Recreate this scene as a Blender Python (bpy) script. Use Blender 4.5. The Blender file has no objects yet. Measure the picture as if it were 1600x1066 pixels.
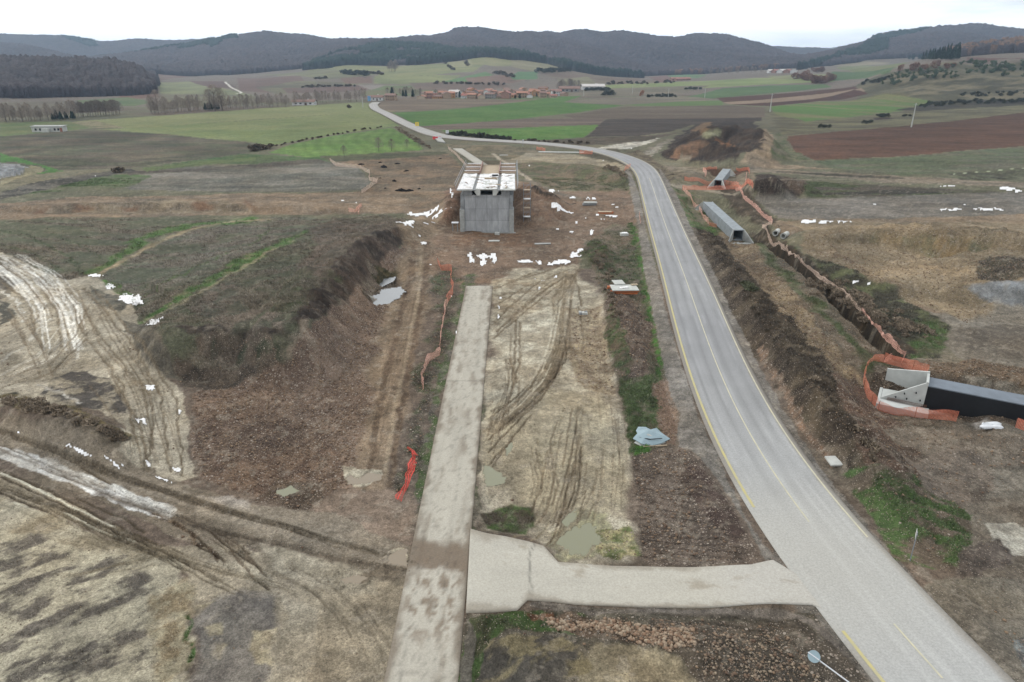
# Road works in a valley seen from 32 m above the ground.  Units: metres.  X right, Y away from the camera, Z up.
import bpy, bmesh, math, random, time
import numpy as np
from math import radians, sin, cos, pi
T0 = time.time()
random.seed(7)
rng = np.random.default_rng(7)
scene = bpy.context.scene
COL = scene.collection
# ------------------------------------------------------------------ camera, sky, sun, exposure
F_PX, PITCH, CAM_H = 1070.0, radians(22.0), 32.0
ST, CT = sin(PITCH), cos(PITCH)
cam_d = bpy.data.cameras.new('camera'); cam = bpy.data.objects.new('camera', cam_d); COL.objects.link(cam)
cam.location = (0, 0, CAM_H); cam.rotation_euler = (radians(90) - PITCH, 0, 0)
cam_d.sensor_width = 36.0; cam_d.lens = 36.0 * F_PX / 1600.0
cam_d.clip_start = 0.5; cam_d.clip_end = 20000
scene.camera = cam
SUN_EL, SUN_AZ = radians(36), radians(-42)          # azimuth from +Y towards +X
world = bpy.data.worlds.new("World"); scene.world = world; world.use_nodes = True
wn = world.node_tree.nodes; wl = world.node_tree.links
for n in list(wn): wn.remove(n)
w_out = wn.new('ShaderNodeOutputWorld'); w_bg = wn.new('ShaderNodeBackground')
w_sky = wn.new('ShaderNodeTexSky'); w_sky.sky_type = 'NISHITA'; w_sky.sun_disc = False
w_sky.sun_elevation = SUN_EL; w_sky.sun_rotation = SUN_AZ
w_mul = wn.new('ShaderNodeVectorMath'); w_mul.operation = 'SCALE'; w_mul.inputs['Scale'].default_value = 1.0
wl.new(w_sky.outputs[0], w_mul.inputs[0])
w_tc = wn.new('ShaderNodeTexCoord'); w_map = wn.new('ShaderNodeMapping'); w_map.inputs['Scale'].default_value = (1.6, 1.6, 9.0)
w_map.inputs['Location'].default_value = (3.1, 0.4, 0.2)
wl.new(w_tc.outputs['Generated'], w_map.inputs[0])
w_no = wn.new('ShaderNodeTexNoise'); w_no.inputs['Scale'].default_value = 2.2; w_no.inputs['Detail'].default_value = 6; w_no.inputs['Roughness'].default_value = 0.55
wl.new(w_map.outputs[0], w_no.inputs['Vector'])
# thicker, greyer cloud deck towards the right (+X), bright thin deck ahead
w_sep = wn.new('ShaderNodeSeparateXYZ'); wl.new(w_tc.outputs['Generated'], w_sep.inputs[0])
w_side = wn.new('ShaderNodeMapRange'); w_side.inputs['From Min'].default_value = 0.12; w_side.inputs['From Max'].default_value = 0.6
wl.new(w_sep.outputs['X'], w_side.inputs['Value'])
w_thick = wn.new('ShaderNodeMapRange'); w_thick.inputs['From Min'].default_value = 0.42; w_thick.inputs['From Max'].default_value = 0.64
wl.new(w_no.outputs[0], w_thick.inputs['Value'])
w_and = wn.new('ShaderNodeMath'); w_and.operation = 'MULTIPLY'; wl.new(w_side.outputs[0], w_and.inputs[0]); wl.new(w_thick.outputs[0], w_and.inputs[1])
w_cl = wn.new('ShaderNodeMixRGB'); w_cl.inputs['Color1'].default_value = (15.0, 15.1, 15.3, 1); w_cl.inputs['Color2'].default_value = (8.6, 9.3, 9.9, 1)
wl.new(w_and.outputs[0], w_cl.inputs['Fac'])
w_mix = wn.new('ShaderNodeMixRGB'); w_mix.inputs['Fac'].default_value = 0.93
wl.new(w_mul.outputs[0], w_mix.inputs['Color1']); wl.new(w_cl.outputs[0], w_mix.inputs['Color2'])
wl.new(w_mix.outputs[0], w_bg.inputs['Color']); w_bg.inputs['Strength'].default_value = 0.1
wl.new(w_bg.outputs[0], w_out.inputs['Surface'])
sun_d = bpy.data.lights.new('sun', 'SUN'); sun_d.energy = 1.5; sun_d.angle = radians(12); sun_d.color = (1.0, 0.965, 0.91)
sun = bpy.data.objects.new('sun', sun_d); COL.objects.link(sun)
sun.rotation_euler = (radians(90) - SUN_EL, 0, -SUN_AZ + pi); sun.location = (-100, 100, 200)
scene.view_settings.view_transform = 'Standard'; scene.view_settings.look = 'None'
scene.view_settings.exposure = 0.0; scene.view_settings.gamma = 1.0
scene.cycles.max_bounces = 6; scene.cycles.transparent_max_bounces = 16; scene.cycles.volume_bounces = 0
# ------------------------------------------------------------------ helpers: colour, noise
def lin(c): c = np.asarray(c, float) / 255.0; return np.where(c <= 0.04045, c / 12.92, ((c + 0.055) / 1.055) ** 2.4)
KL = 1.22
def C(*c):
    v = lin(c) / KL; g = v.mean(); return np.clip(g + (v - g) * .91, 0.004, 0.85)
def vnoise(x, y, seed=0):
    xi = np.floor(x).astype(np.int64); yi = np.floor(y).astype(np.int64); fx = x - xi; fy = y - yi
    fx = fx * fx * (3 - 2 * fx); fy = fy * fy * (3 - 2 * fy)
    def h(a, b):
        n = (a * 374761393 + b * 668265263 + seed * 974634777) & 0xffffffff
        n = ((n ^ (n >> 13)) * 1274126177) & 0xffffffff
        return ((n ^ (n >> 16)) & 0xffff) / 65535.0
    a = h(xi, yi); b = h(xi + 1, yi); c = h(xi, yi + 1); d = h(xi + 1, yi + 1)
    return a + (b - a) * fx + (c - a) * fy + (a - b - c + d) * fx * fy
def fbm(x, y, sc, o=4, seed=0, rough=0.5):
    x = x / sc; y = y / sc; s = 0; a = 1.0; t = 0
    for i in range(o):
        s = s + a * vnoise(x + 17.3 * i, y - 9.1 * i, seed + i); t += a; a *= rough; x = x * 2.03; y = y * 2.03
    return s / t
def sstep(a, b, x): t = np.clip((x - a) / (b - a), 0, 1); return t * t * (3 - 2 * t)
def zc_of(Y, z=0.0): return Y * CT + (CAM_H - z) * ST
# the survey: photo sight lines turned into points on the ground
def at_h(px, py, h=0.0):
    v = (np.asarray(py, float) - 533) / F_PX; u = (np.asarray(px, float) - 800) / F_PX
    t = (CAM_H - h) / (ST + v * CT); return u * t, (CT - v * ST) * t
def P(s): return np.array([[float(a) for a in t.split(',')] for t in s.split()])
# ------------------------------------------------------------------ far terrain: valley floor, foothills, ridges
def z_at(Y, py): v = (py - 533) / F_PX; return CAM_H - Y * (ST + v * CT) / (CT - v * ST)
TX = np.arange(-900, 2501, 10.0)
def line(y, p=None, z=None):
    yy = np.interp(TX, [a for a, _ in y], [b for _, b in y])
    if z is not None: zz = np.interp(TX, [a for a, _ in z], [b for _, b in z])
    else:
        pp = np.interp(TX, [a for a, _ in p], [b for _, b in p])
        pp = np.convolve(np.pad(pp, 1, 'edge'), [.2, .6, .2], 'valid'); zz = z_at(yy, pp)
    return yy, zz
def pl(s): return [tuple(float(c) for c in t.split(':')) for t in s.split()]
def ln(y, p=None, z=None): return line(pl(y), pl(p) if p else None, pl(z) if z else None)
LINES = [
 ln('0:-400', z='0:0'), ln('0:450', z='0:0'),
 ln('0:690 245:850 300:790 1300:720 1350:640 1600:610', z='0:0 1300:0 1350:1 1600:1'),
 ln('0:1000 1300:1000 1380:860 1600:840', p='-400:97 0:100 100:101.5 190:104 225:112 247:140 270:139 400:138 560:136 700:138 900:138 1100:136 1250:130 1340:127 1400:106 1450:98 1600:97 2000:90'),
 ln('0:1300 1400:1200', p='0:110 190:118 250:129 400:126 560:118 700:114 800:112 900:121 1000:128 1100:126 1200:121 1300:112 1400:98 1450:90 1500:79 1550:72 1600:68 2000:58'),
 ln('0:1700', p='0:111 140:110 218:114 295:118 400:115 470:109 545:101 613:102 650:100 720:93 750:88 800:89 822:93 890:103 935:116 1012:121 1100:115 1157:110 1250:106 1300:103 1400:102 1600:95'),
 ln('0:2100', p='0:98 140:104 250:99 330:95 400:92 470:98 525:87 575:77 640:72 720:68 800:74 900:80 1000:88 1100:93 1200:97 1250:101 1272:98 1325:86 1380:76 1440:70 1600:74'),
 ln('0:2600', p='-400:70 0:74 60:79 105:89 135:102 180:95 250:85 330:73 400:61 435:57 500:64 560:72 620:69 680:61 725:51 760:53 800:58 887:53 937:59 985:57 1050:63.5 1085:60 1125:62.5 1170:69 1200:78 1225:92 1250:103 1272:99 1300:83 1325:70 1380:60 1440:47.5 1487:42.5 1550:46.5 1600:53 2000:60'),
 ln('0:2950', p='0:84 135:98 330:84 500:80 560:84 800:78 1100:84 1250:104 1400:80 1600:80'),
 ln('0:3400', p='-400:60 0:55 40:56 105:58 140:64 170:68 230:64 270:67 330:64 440:80 530:72 560:66 620:66 700:75 1100:84 1170:77 1200:76 1225:77 1290:79 1310:83 1400:80 1600:80'),
 ln('0:4300', p='0:104'),
 ln('0:6000', p='0:95 1200:95 1270:78 1300:74 1330:68 1360:58.5 1385:64 1410:75 1500:90'),
 ln('0:7600', z='0:-60')]
LY = np.linspace(0, 1, 900) ** 2.0 * 7600 - 0.0
def _tab():
    T = np.zeros((len(TX), len(LY)))
    ys = np.array([l[0] for l in LINES]); zs = np.array([l[1] for l in LINES])
    for i in range(len(TX)): T[i] = np.interp(LY, ys[:, i], zs[:, i])
    k = np.array([1, 2, 3, 2, 1.0]) / 9
    for i in range(len(TX)):
        m = LY > 500; s = np.convolve(np.pad(T[i], 4, 'edge'), np.ones(9) / 9, 'valid'); T[i] = np.where(m, 0.5 * s + 0.5 * T[i], T[i])
    for j in range(len(LY)): T[:, j] = np.convolve(np.pad(T[:, j], 1, 'edge'), [.25, .5, .25], 'valid')
    return T
TAB = _tab()
def far_z(X, Y):
    Yc = np.maximum(Y, 0.0); px = 800 + F_PX * X / (Yc * CT + 12)
    a = np.clip((px - TX[0]) / 10.0, 0, len(TX) - 1.001); b = np.clip(np.sqrt(Yc / 7600) * 899, 0, 898.99)
    ai = a.astype(int); bi = b.astype(int); fa = a - ai; fb = b - bi
    z = (TAB[ai, bi] * (1 - fa) + TAB[ai + 1, bi] * fa) * (1 - fb) + (TAB[ai, bi + 1] * (1 - fa) + TAB[ai + 1, bi + 1] * fa) * fb
    w = sstep(1650, 2050, Y)
    if np.any(w > 0):
        r = 1 - np.abs(2 * fbm(X + 0.35 * Y, Y * 0.5, 330, 4, 5) - 1) * 2
        z = z + w * (r - 0.35) * 24 * np.clip((3300 - Y) / 900, 0.25, 1)
    w2 = sstep(950, 1200, Y) * (1 - w)
    z = z + w2 * (fbm(X, Y, 160, 3, 9) - .5) * 7 + sstep(250, 500, Y) * (fbm(X, Y, 120, 2, 19) - .5) * 1.2
    ws = sstep(640, 700, Y) * (1 - sstep(850, 950, Y)) * sstep(1330, 1380, px)
    return z + ws * (fbm(X, Y, 45, 3, 21) - .5) * 9
# ------------------------------------------------------------------ near relief: mounds, berms, trenches, road beds
def seg_dist(X, Y, pts, vals):
    """distance to a polyline and the value interpolated along it"""
    best = np.full(X.shape, 1e9); val = np.zeros(X.shape)
    for i in range(len(pts) - 1):
        ax, ay = pts[i]; bx, by = pts[i + 1]; dx, dy = bx - ax, by - ay; L = dx * dx + dy * dy + 1e-9
        t = np.clip(((X - ax) * dx + (Y - ay) * dy) / L, 0, 1); d = np.hypot(X - ax - t * dx, Y - ay - t * dy)
        m = d < best; best = np.where(m, d, best); val = np.where(m, vals[i] * (1 - t) + vals[i + 1] * t, val)
    return best, val
class Ridge:
    def __init__(s, spec, w, top=0.2, rough=0.25, rs=3.0, neg=False, plan=None):
        if plan is not None: q = P(plan); s.pts = q[:, :2]; s.h = q[:, 2]
        else:
            q = P(spec); x, y = at_h(q[:, 0], q[:, 1], q[:, 2] * (not neg)); s.pts = np.stack([x, y], 1); s.h = q[:, 2]
        s.w, s.top, s.rough, s.rs, s.neg = w, top, rough, rs, neg
        s.bb = (s.pts[:, 0].min() - w * 1.4, s.pts[:, 0].max() + w * 1.4, s.pts[:, 1].min() - w * 1.4, s.pts[:, 1].max() + w * 1.4)
    def add(s, X, Y, Z):
        m = (X > s.bb[0]) & (X < s.bb[1]) & (Y > s.bb[2]) & (Y < s.bb[3])
        if not m.any(): return
        x = X[m]; y = Y[m]; d, h = seg_dist(x, y, s.pts, s.h)
        w = s.w * (1 + s.rough * 1.2 * (fbm(x, y, s.w * 0.7 + 1, 3, 31) - .5))
        k = np.clip((w - d) / (w * (1 - s.top)), 0, 1); k = k * k * (3 - 2 * k)
        v = h * k * (1 + s.rough * (fbm(x, y, s.rs, 3, 33) - .5))
        Z[m] = np.minimum(Z[m], v) if s.neg else np.maximum(Z[m], v)
RIDGES = [
 Ridge('500,385,2.2 380,425,2.6 280,470,2.2 210,490,0.8', 20, .35, .3, 4),
 Ridge('640,346,1.2 600,350,3.4 560,370,4.6 520,400,5.2 480,436,5.6 455,474,5.8 440,496,5.6', 8.0, .18, .35, 2.2), Ridge('440,496,5.0 400,494,5.2 350,498,5.0 300,506,4.4 262,502,3.0', 6.2, .3, .25, 3.0),
 Ridge('1104,372,1.4 1140,420,2.6 1190,480,3.2 1240,540,3.4 1290,610,3.4 1335,670,3.2 1385,735,2.4 1430,790,1', 7, .15, .5, 2.0),
 Ridge('1190,385,1.2 1250,455,1.8 1310,525,1.8 1338,565,.6', 6, .25, .4, 2.2),
 Ridge('1110,200,7 1150,196,7.6 1176,203,7 1182,222,5.5 1165,238,4', 15, .12, .5, 4),
 Ridge('1072,228,3 1096,216,5 1108,208,6', 11, .1, .4, 4), Ridge('1120,222,5.2 1150,228,5.2', 10, .1, .4, 3),
 Ridge('1068,247,1.3 1090,250,1.3 1120,250,1.5 1135,249,1.6', 4, .1, .6, 2),
 Ridge('1188,280,4.2 1208,278,4.6', 7.5, .1, .3, 2), Ridge('1232,283,3.2 1252,285,2.6', 7, .1, .4, 2),
 Ridge('1275,368,1.8 1330,358,3.0 1430,356,3.6 1520,360,4.2 1600,366,4.8 1750,370,4.8', 8, .3, .6, 3),
 Ridge('1325,392,1.3 1390,417,1.6 1460,422,1.8 1530,415,2.8 1600,408,3.6', 13, .6, .4, 3), Ridge('1290,385,1.6 1340,412,1.7 1400,440,1.5', 4, .2, .7, 1.6),
 Ridge('5,628,1.2 50,636,2.1 110,652,2.2 160,668,2.2 192,686,1.4', 3.4, .15, .6, 1.3),
 Ridge('955,440,.5 965,470,1 975,500,1.2 985,530,1.4 990,560,1.4 1002,592,.8', 3.2, .2, .6, 1.3),
 Ridge('938,385,1.2 928,400,1', 3.5, .2, .5, 1.2), Ridge('1110,720,.5 1150,790,.8 1160,840,.3', 4, .3, .4, 1.2),
 Ridge('0,322,.8 120,314,1.4 300,314,1.3 470,318,1.2 570,322,.6', 7, .4, .5, 2.5),
 Ridge('', 5.5, .1, .4, 2, plan='-13.5,149,3 -14,160,4 -11,172,3'), Ridge('', 9, .1, .4, 2, plan='4.5,152,2.6 7,164,4 3,178,3.5'),
 Ridge('20,262,1.6 -60,258,2.2', 9, .3, .6, 2.5), Ridge('945,262,1.6 985,276,1.8 1010,290,1.0', 6, .2, .6, 2),
 Ridge('905,258,1.2 960,270,1.5', 9, .4, .5, 3), Ridge('1040,278,1.2 1075,268,1', 7, .3, .5, 2),
 Ridge('760,985,.7 800,1000,.8 840,1030,.5', 2.4, .2, .6, 1), Ridge('1430,800,.7 1500,860,.4', 5, .4, .5, 2),
 Ridge('1470,572,1.2 1560,585,1.5 1700,605,1.5', 3.4, .3, .6, 1.4), Ridge('1215,352,1.1 1235,356,.9', 4.5, .2, .5, 1.5),
 Ridge('1230,640,.9 1280,700,.9', 2.5, .2, .5, 1.2), Ridge('980,972,.5 1050,1000,.6 1120,1010,.6', 2.4, .2, .8, .8)]
PITS = [
 Ridge('1186,368,-3.6 1232,412,-3.8 1290,462,-3.8 1345,512,-3.8 1398,560,-3.4', 1.9, .45, .15, 2, True),
 Ridge('', 7.5, .5, .2, 3, True, plan='47,134,-2.0 47,150,-2.0 49,172,-1.8'), Ridge('', 6, .5, .2, 3, True, plan='58,197,-1.2 71,229,-1.2'),
 Ridge('606,420,-1.2 602,455,-1.2', 4.5, .4, .4, 2, True), Ridge('', 5.0, .5, .15, 2, True, plan='36.5,65.5,-.7 39.5,62.5,-1.1 42.5,60,-.8'),
 Ridge('1235,560,-.7 1300,660,-.7 1340,700,-.5', 2.0, .2, .4, 2, True), Ridge('880,345,-1.1 790,300,-.6 770,285,-.2', 1.6, .2, .2, 2, True)]
# road centre line from its two edges
EL = P('1369,1064 1318,1005 1287,969 1250,920 1194,845 1150,768 1122,702 1098,652 1068,560 1051,498 1033,422 1018,367 1005,314 998,283 992.5,268 977,255 952,243 921,235 889,230 830,224.5 763,221 701,217 671,212.5 640,199 620.5,189 597,177 582,168 579,163.5 584,160')
ER = P('1572,1064 1510,1001 1470,957 1440,927 1355,848 1293,778 1244,712 1200,640 1163,568 1134,498 1099,422 1071,367 1049.5,319 1035.6,286 1023,263 1002.6,250 977,241 942,232 905,227 840,219.5 763,215.5 701,211.5 678,204.5 652,197 632,189 608,178 590,170 586,163.5 592,160')
def resample(p, step):
    d = np.r_[0, np.cumsum(np.hypot(*np.diff(p, axis=0).T))]; n = max(2, int(d[-1] / step) + 1); s = np.linspace(0, d[-1], n)
    return np.stack([np.interp(s, d, p[:, i]) for i in range(p.shape[1])], 1)
def smooth(p, k=3, it=1):
    for _ in range(it):
        q = np.vstack([np.repeat(p[:1], k, 0), p, np.repeat(p[-1:], k, 0)]); ker = np.ones(2 * k + 1) / (2 * k + 1)
        r = np.stack([np.convolve(q[:, i], ker, 'valid') for i in range(p.shape[1])], 1); r[0] = p[0]; r[-1] = p[-1]; p = r
    return p
def near_road():
    a = np.stack(at_h(EL[:, 0], EL[:, 1], .6), 1); b = np.stack(at_h(ER[:, 0], ER[:, 1], .6), 1)
    # same count on both edges; near part keeps its measured edges, far part a constant width
    mid = (a + b) / 2; wv = np.hypot(*(b - a).T)
    return a, b, mid
RA, RB, RMID = near_road()
_ext = RMID[0] - (RMID[1] - RMID[0]) / np.hypot(*(RMID[1] - RMID[0])) * 30
RC = smooth(resample(np.vstack([_ext, RMID]), 2.0), 4, 3)
# half width along the line: perpendicular distance to the measured edges
def poly_d(q, line_): return seg_dist(q[:, 0], q[:, 1], line_, np.zeros(len(line_)))[0]
_ea = np.vstack([RA[0] - (RA[1] - RA[0]) * 20, RA]); _eb = np.vstack([RB[0] - (RB[1] - RB[0]) * 20, RB])
RW = (poly_d(RC, _ea) + poly_d(RC, _eb)) / 2
RW = np.clip(RW, 3.3, 6.5); RW[RC[:, 1] > 110] = np.clip(RW[RC[:, 1] > 110], 3.4, 4.2); RW = smooth(RW[:, None], 6, 3)[:, 0]
CX0, CX1, CY0, CY1 = -7.15, -3.0, 6.0, 101.5               # the straight concrete track
ACC = P('733,828 760,834 790,839 826,847 850,854 872,880 950,886 1050,888 1120,890 1172,892 1206,885 1225,900 1290,960 1266,954 1180,952 1100,951 1000,949 900,945 860,939 832,931 822,940 808,954 728,958 731,900')
ACCW = np.stack(at_h(ACC[:, 0], ACC[:, 1], .15), 1)
def poly_sdf(X, Y, pts):
    ins = np.zeros(X.shape, bool); best = np.full(X.shape, 1e9); n = len(pts)
    for i in range(n):
        ax, ay = pts[i]; bx, by = pts[(i + 1) % n]; dx, dy = bx - ax, by - ay
        t = np.clip(((X - ax) * dx + (Y - ay) * dy) / (dx * dx + dy * dy + 1e-9), 0, 1)
        best = np.minimum(best, (X - ax - t * dx) ** 2 + (Y - ay - t * dy) ** 2)
        if dy != 0:
            c = ((ay > Y) != (by > Y)) & (X < ax + (Y - ay) * dx / dy); ins ^= c
    d = np.sqrt(best); return np.where(ins, d, -d)
RCs = RC[::4]; RWs = RW[::4]
def beds(X, Y):
    """-> (road bed weight, bed height)"""
    w = np.zeros(X.shape); h = np.zeros(X.shape)
    m = (Y < 620) & (X > RC[:, 0].min() - 20) & (X < RC[:, 0].max() + 20)
    if m.any():
        d, hw = seg_dist(X[m], Y[m], RCs, RWs); k = 1 - sstep(hw + 1.3, hw + 4.0, d); w[m] = k; h[m] = 0.6 * (1 - sstep(200, 330, Y[m]))
    dx = np.maximum(np.maximum(CX0 - X, X - CX1), 0); dy = np.maximum(Y - CY1, 0); k = 1 - sstep(.3, 1.3, np.hypot(dx, dy)); k = np.where(Y > CY1 + 3, 0, k)
    h = np.where(k > w, .10, h); w = np.maximum(w, k)
    m = (Y > 20) & (Y < 60) & (X > -10) & (X < 25)
    if m.any():
        k = sstep(-1.2, -.2, poly_sdf(X[m], Y[m], ACCW)); hh = h[m]; ww = w[m]; tgt = .10 + .5 * sstep(11, 17, X[m]); hh = np.where(k > ww, tgt, hh); h[m] = hh; w[m] = np.maximum(ww, k)
    return w, h
def micro(X, Y):
    r = sstep(400, 100, Y)
    return (fbm(X, Y, 2.6, 4, 51) - .5) * .34 * r + (fbm(X, Y, 14, 2, 53) - .5) * .7 * sstep(900, 300, Y)
def H(X, Y, detail=True):
    X = np.asarray(X, float); Y = np.asarray(Y, float); shp = X.shape; X = np.atleast_1d(X).ravel(); Y = np.atleast_1d(Y).ravel()
    m = np.zeros(X.shape)
    for r in RIDGES: r.add(X, Y, m)
    n = np.zeros(X.shape)
    for r in PITS: r.add(X, Y, n)
    w, h = beds(X, Y); rel = m + n
    if detail: rel = rel + micro(X, Y)
    return (far_z(X, Y) + rel * (1 - w) + h * w).reshape(shp)
def H1(x, y): return float(H(np.array([x]), np.array([y]))[0])
_D = np.exp(np.linspace(math.log(14), math.log(7000), 700))
_marchY = None
def gp(px, py):
    """photo sight line -> (X, Y) where it meets the ground"""
    px = np.atleast_1d(np.asarray(px, float)); py = np.atleast_1d(np.asarray(py, float)); X = np.zeros(len(px)); Y = np.zeros(len(px))
    for i in range(len(px)):
        u = (px[i] - 800) / F_PX; v = (py[i] - 533) / F_PX; dy = CT - v * ST; dz = ST + v * CT
        ys = _D; xs = ys * u / dy; zr = CAM_H - ys * dz / dy; zt = H(xs, ys, False); hit = np.nonzero(zr <= zt)[0]
        k = hit[0] if len(hit) else int(np.argmin(zr - zt)); k = max(k, 1); a, b = ys[k - 1], ys[k]
        for _ in range(2):
            yy = np.linspace(a, b, 12); d = CAM_H - yy * dz / dy - H(yy * u / dy, yy, False); j = np.nonzero(d <= 0)[0]; j = j[0] if len(j) and j[0] > 0 else 11
            a, b = yy[j - 1], yy[j]
        Y[i] = (a + b) / 2; X[i] = Y[i] * u / dy
    return X, Y
def gpt(px, py): x, y = gp([px], [py]); return float(x[0]), float(y[0])
# ------------------------------------------------------------------ materials
def new_mat(name):
    m = bpy.data.materials.new(name); m.use_nodes = True; nt = m.node_tree
    b = nt.nodes['Principled BSDF']; return m, nt, b
def nd(nt, t, **k):
    n = nt.nodes.new(t)
    for a, v in k.items():
        if a.startswith('i_'): n.inputs[a[2:].replace('_', ' ')].default_value = v
        else: setattr(n, a, v)
    return n
def simple_mat(name, col, rough=.8, noise=.25, nscale=3.0, bump=.2, col2=None, metallic=0, spec=.3, detail=6, grime=None):
    m, nt, b = new_mat(name); L = nt.links.new
    col = list(col) + [1]; tc = nd(nt, 'ShaderNodeTexCoord'); n1 = nd(nt, 'ShaderNodeTexNoise', i_Scale=nscale, i_Detail=detail, i_Roughness=.6); L(tc.outputs['Object'], n1.inputs['Vector'])
    r = nd(nt, 'ShaderNodeMapRange'); r.inputs['From Min'].default_value = .3; r.inputs['From Max'].default_value = .7; L(n1.outputs[0], r.inputs['Value'])
    mx = nd(nt, 'ShaderNodeMixRGB'); c2 = list(col2) + [1] if col2 is not None else [c * (1 - noise) for c in col[:3]] + [1]
    c1 = col if col2 is not None else [min(.9, c * (1 + noise * .6)) for c in col[:3]] + [1]
    mx.inputs['Color1'].default_value = c1; mx.inputs['Color2'].default_value = c2; L(r.outputs[0], mx.inputs['Fac'])
    L(mx.outputs[0], b.inputs['Base Color']); b.inputs['Roughness'].default_value = rough; b.inputs['Metallic'].default_value = metallic
    b.inputs['Specular IOR Level'].default_value = spec
    if bump:
        n2 = nd(nt, 'ShaderNodeTexNoise', i_Scale=nscale * 5, i_Detail=5); L(tc.outputs['Object'], n2.inputs['Vector'])
        bp = nd(nt, 'ShaderNodeBump', i_Strength=bump, i_Distance=.05); L(n2.outputs[0], bp.inputs['Height']); L(bp.outputs[0], b.inputs['Normal'])
    return m
# the ground: per-point soil colour, stoniness, plant cover, wetness, all refined by procedural textures
def ground_mat():
    m, nt, b = new_mat('soil'); L = nt.links.new
    at = nd(nt, 'ShaderNodeAttribute', attribute_name='soil'); st = nd(nt, 'ShaderNodeAttribute', attribute_name='traits')
    sp = nd(nt, 'ShaderNodeSeparateColor'); L(st.outputs['Color'], sp.inputs[0])    # R stone, G plants, B wet
    tc = nd(nt, 'ShaderNodeTexCoord')
    n1 = nd(nt, 'ShaderNodeTexNoise', i_Scale=3.0, i_Detail=10, i_Roughness=.80); L(tc.outputs['Object'], n1.inputs['Vector'])
    n2 = nd(nt, 'ShaderNodeTexNoise', i_Scale=.28, i_Detail=7, i_Roughness=.65); L(tc.outputs['Object'], n2.inputs['Vector'])
    r1 = nd(nt, 'ShaderNodeMapRange'); r1.inputs['From Min'].default_value = .25; r1.inputs['From Max'].default_value = .75; r1.inputs['To Min'].default_value = .42; r1.inputs['To Max'].default_value = 1.58; L(n1.outputs[0], r1.inputs['Value'])
    r2 = nd(nt, 'ShaderNodeMapRange'); r2.inputs['From Min'].default_value = .25; r2.inputs['From Max'].default_value = .75; r2.inputs['To Min'].default_value = .8; r2.inputs['To Max'].default_value = 1.2; L(n2.outputs[0], r2.inputs['Value'])
    mu0 = nd(nt, 'ShaderNodeMath', operation='MULTIPLY'); L(r1.outputs[0], mu0.inputs[0]); L(r2.outputs[0], mu0.inputs[1]); last = mu0
    for scl, lo, hi in ((9.0, .55, 1.5), (1.1, .72, 1.3)):
        n3 = nd(nt, 'ShaderNodeTexNoise', i_Scale=scl, i_Detail=5, i_Roughness=.75); L(tc.outputs['Object'], n3.inputs['Vector']); r3 = nd(nt, 'ShaderNodeMapRange'); r3.inputs['From Min'].default_value = .32; r3.inputs['From Max'].default_value = .68; r3.inputs['To Min'].default_value = lo; r3.inputs['To Max'].default_value = hi; L(n3.outputs[0], r3.inputs['Value'])
        mm = nd(nt, 'ShaderNodeMath', operation='MULTIPLY'); L(last.outputs[0], mm.inputs[0]); L(r3.outputs[0], mm.inputs[1]); last = mm
    mu = last
    sc = nd(nt, 'ShaderNodeVectorMath', operation='SCALE'); L(at.outputs['Color'], sc.inputs[0]); L(mu.outputs[0], sc.inputs['Scale'])
    # stones: two sizes of cells, only some of them pale
    prev = sc.outputs[0]; hts = []
    for scl, thr, seed in ((4.2, .86, 0), (10.0, .72, 5)):
        vo = nd(nt, 'ShaderNodeTexVoronoi', i_Scale=scl, i_Randomness=1.0); mp = nd(nt, 'ShaderNodeMapping'); mp.inputs['Location'].default_value = (seed, seed * 2, 0)
        L(tc.outputs['Object'], mp.inputs[0]); L(mp.outputs[0], vo.inputs['Vector'])
        c = nd(nt, 'ShaderNodeSeparateColor'); L(vo.outputs['Color'], c.inputs[0])
        ad = nd(nt, 'ShaderNodeMath', operation='MULTIPLY_ADD'); L(sp.outputs[0], ad.inputs[0]); ad.inputs[1].default_value = -.42; ad.inputs[2].default_value = thr + .22
        g = nd(nt, 'ShaderNodeMath', operation='GREATER_THAN'); L(c.outputs[0], g.inputs[0]); L(ad.outputs[0], g.inputs[1])
        e = nd(nt, 'ShaderNodeMath', operation='LESS_THAN', ); L(vo.outputs['Distance'], e.inputs[0]); e.inputs[1].default_value = .38
        k = nd(nt, 'ShaderNodeMath', operation='MULTIPLY'); L(g.outputs[0], k.inputs[0]); L(e.outputs[0], k.inputs[1])
        k2 = nd(nt, 'ShaderNodeMath', operation='MULTIPLY'); L(k.outputs[0], k2.inputs[0])
        gs = nd(nt, 'ShaderNodeMath', operation='GREATER_THAN'); L(sp.outputs[0], gs.inputs[0]); gs.inputs[1].default_value = .05; L(gs.outputs[0], k2.inputs[1])
        mx = nd(nt, 'ShaderNodeMixRGB'); L(k2.outputs[0], mx.inputs['Fac']); L(prev, mx.inputs['Color1'])
        ra = nd(nt, 'ShaderNodeMixRGB'); ra.inputs['Color1'].default_value = (.20, .155, .12, 1); ra.inputs['Color2'].default_value = (.37, .32, .265, 1); L(c.outputs[1], ra.inputs['Fac']); L(ra.outputs[0], mx.inputs['Color2'])
        prev = mx.outputs[0]; hts.append(k2.outputs[0])
    L(prev, b.inputs['Base Color'])
    ro = nd(nt, 'ShaderNodeMapRange'); ro.inputs['To Min'].default_value = .95; ro.inputs['To Max'].default_value = .32; L(sp.outputs[2], ro.inputs['Value']); L(ro.outputs[0], b.inputs['Roughness'])
    sl = nd(nt, 'ShaderNodeMapRange'); sl.inputs['To Min'].default_value = .12; sl.inputs['To Max'].default_value = .6; L(sp.outputs[2], sl.inputs['Value']); L(sl.outputs[0], b.inputs['Specular IOR Level'])
    hs = nd(nt, 'ShaderNodeMath', operation='ADD'); L(hts[0], hs.inputs[0]); L(hts[1], hs.inputs[1])
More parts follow.
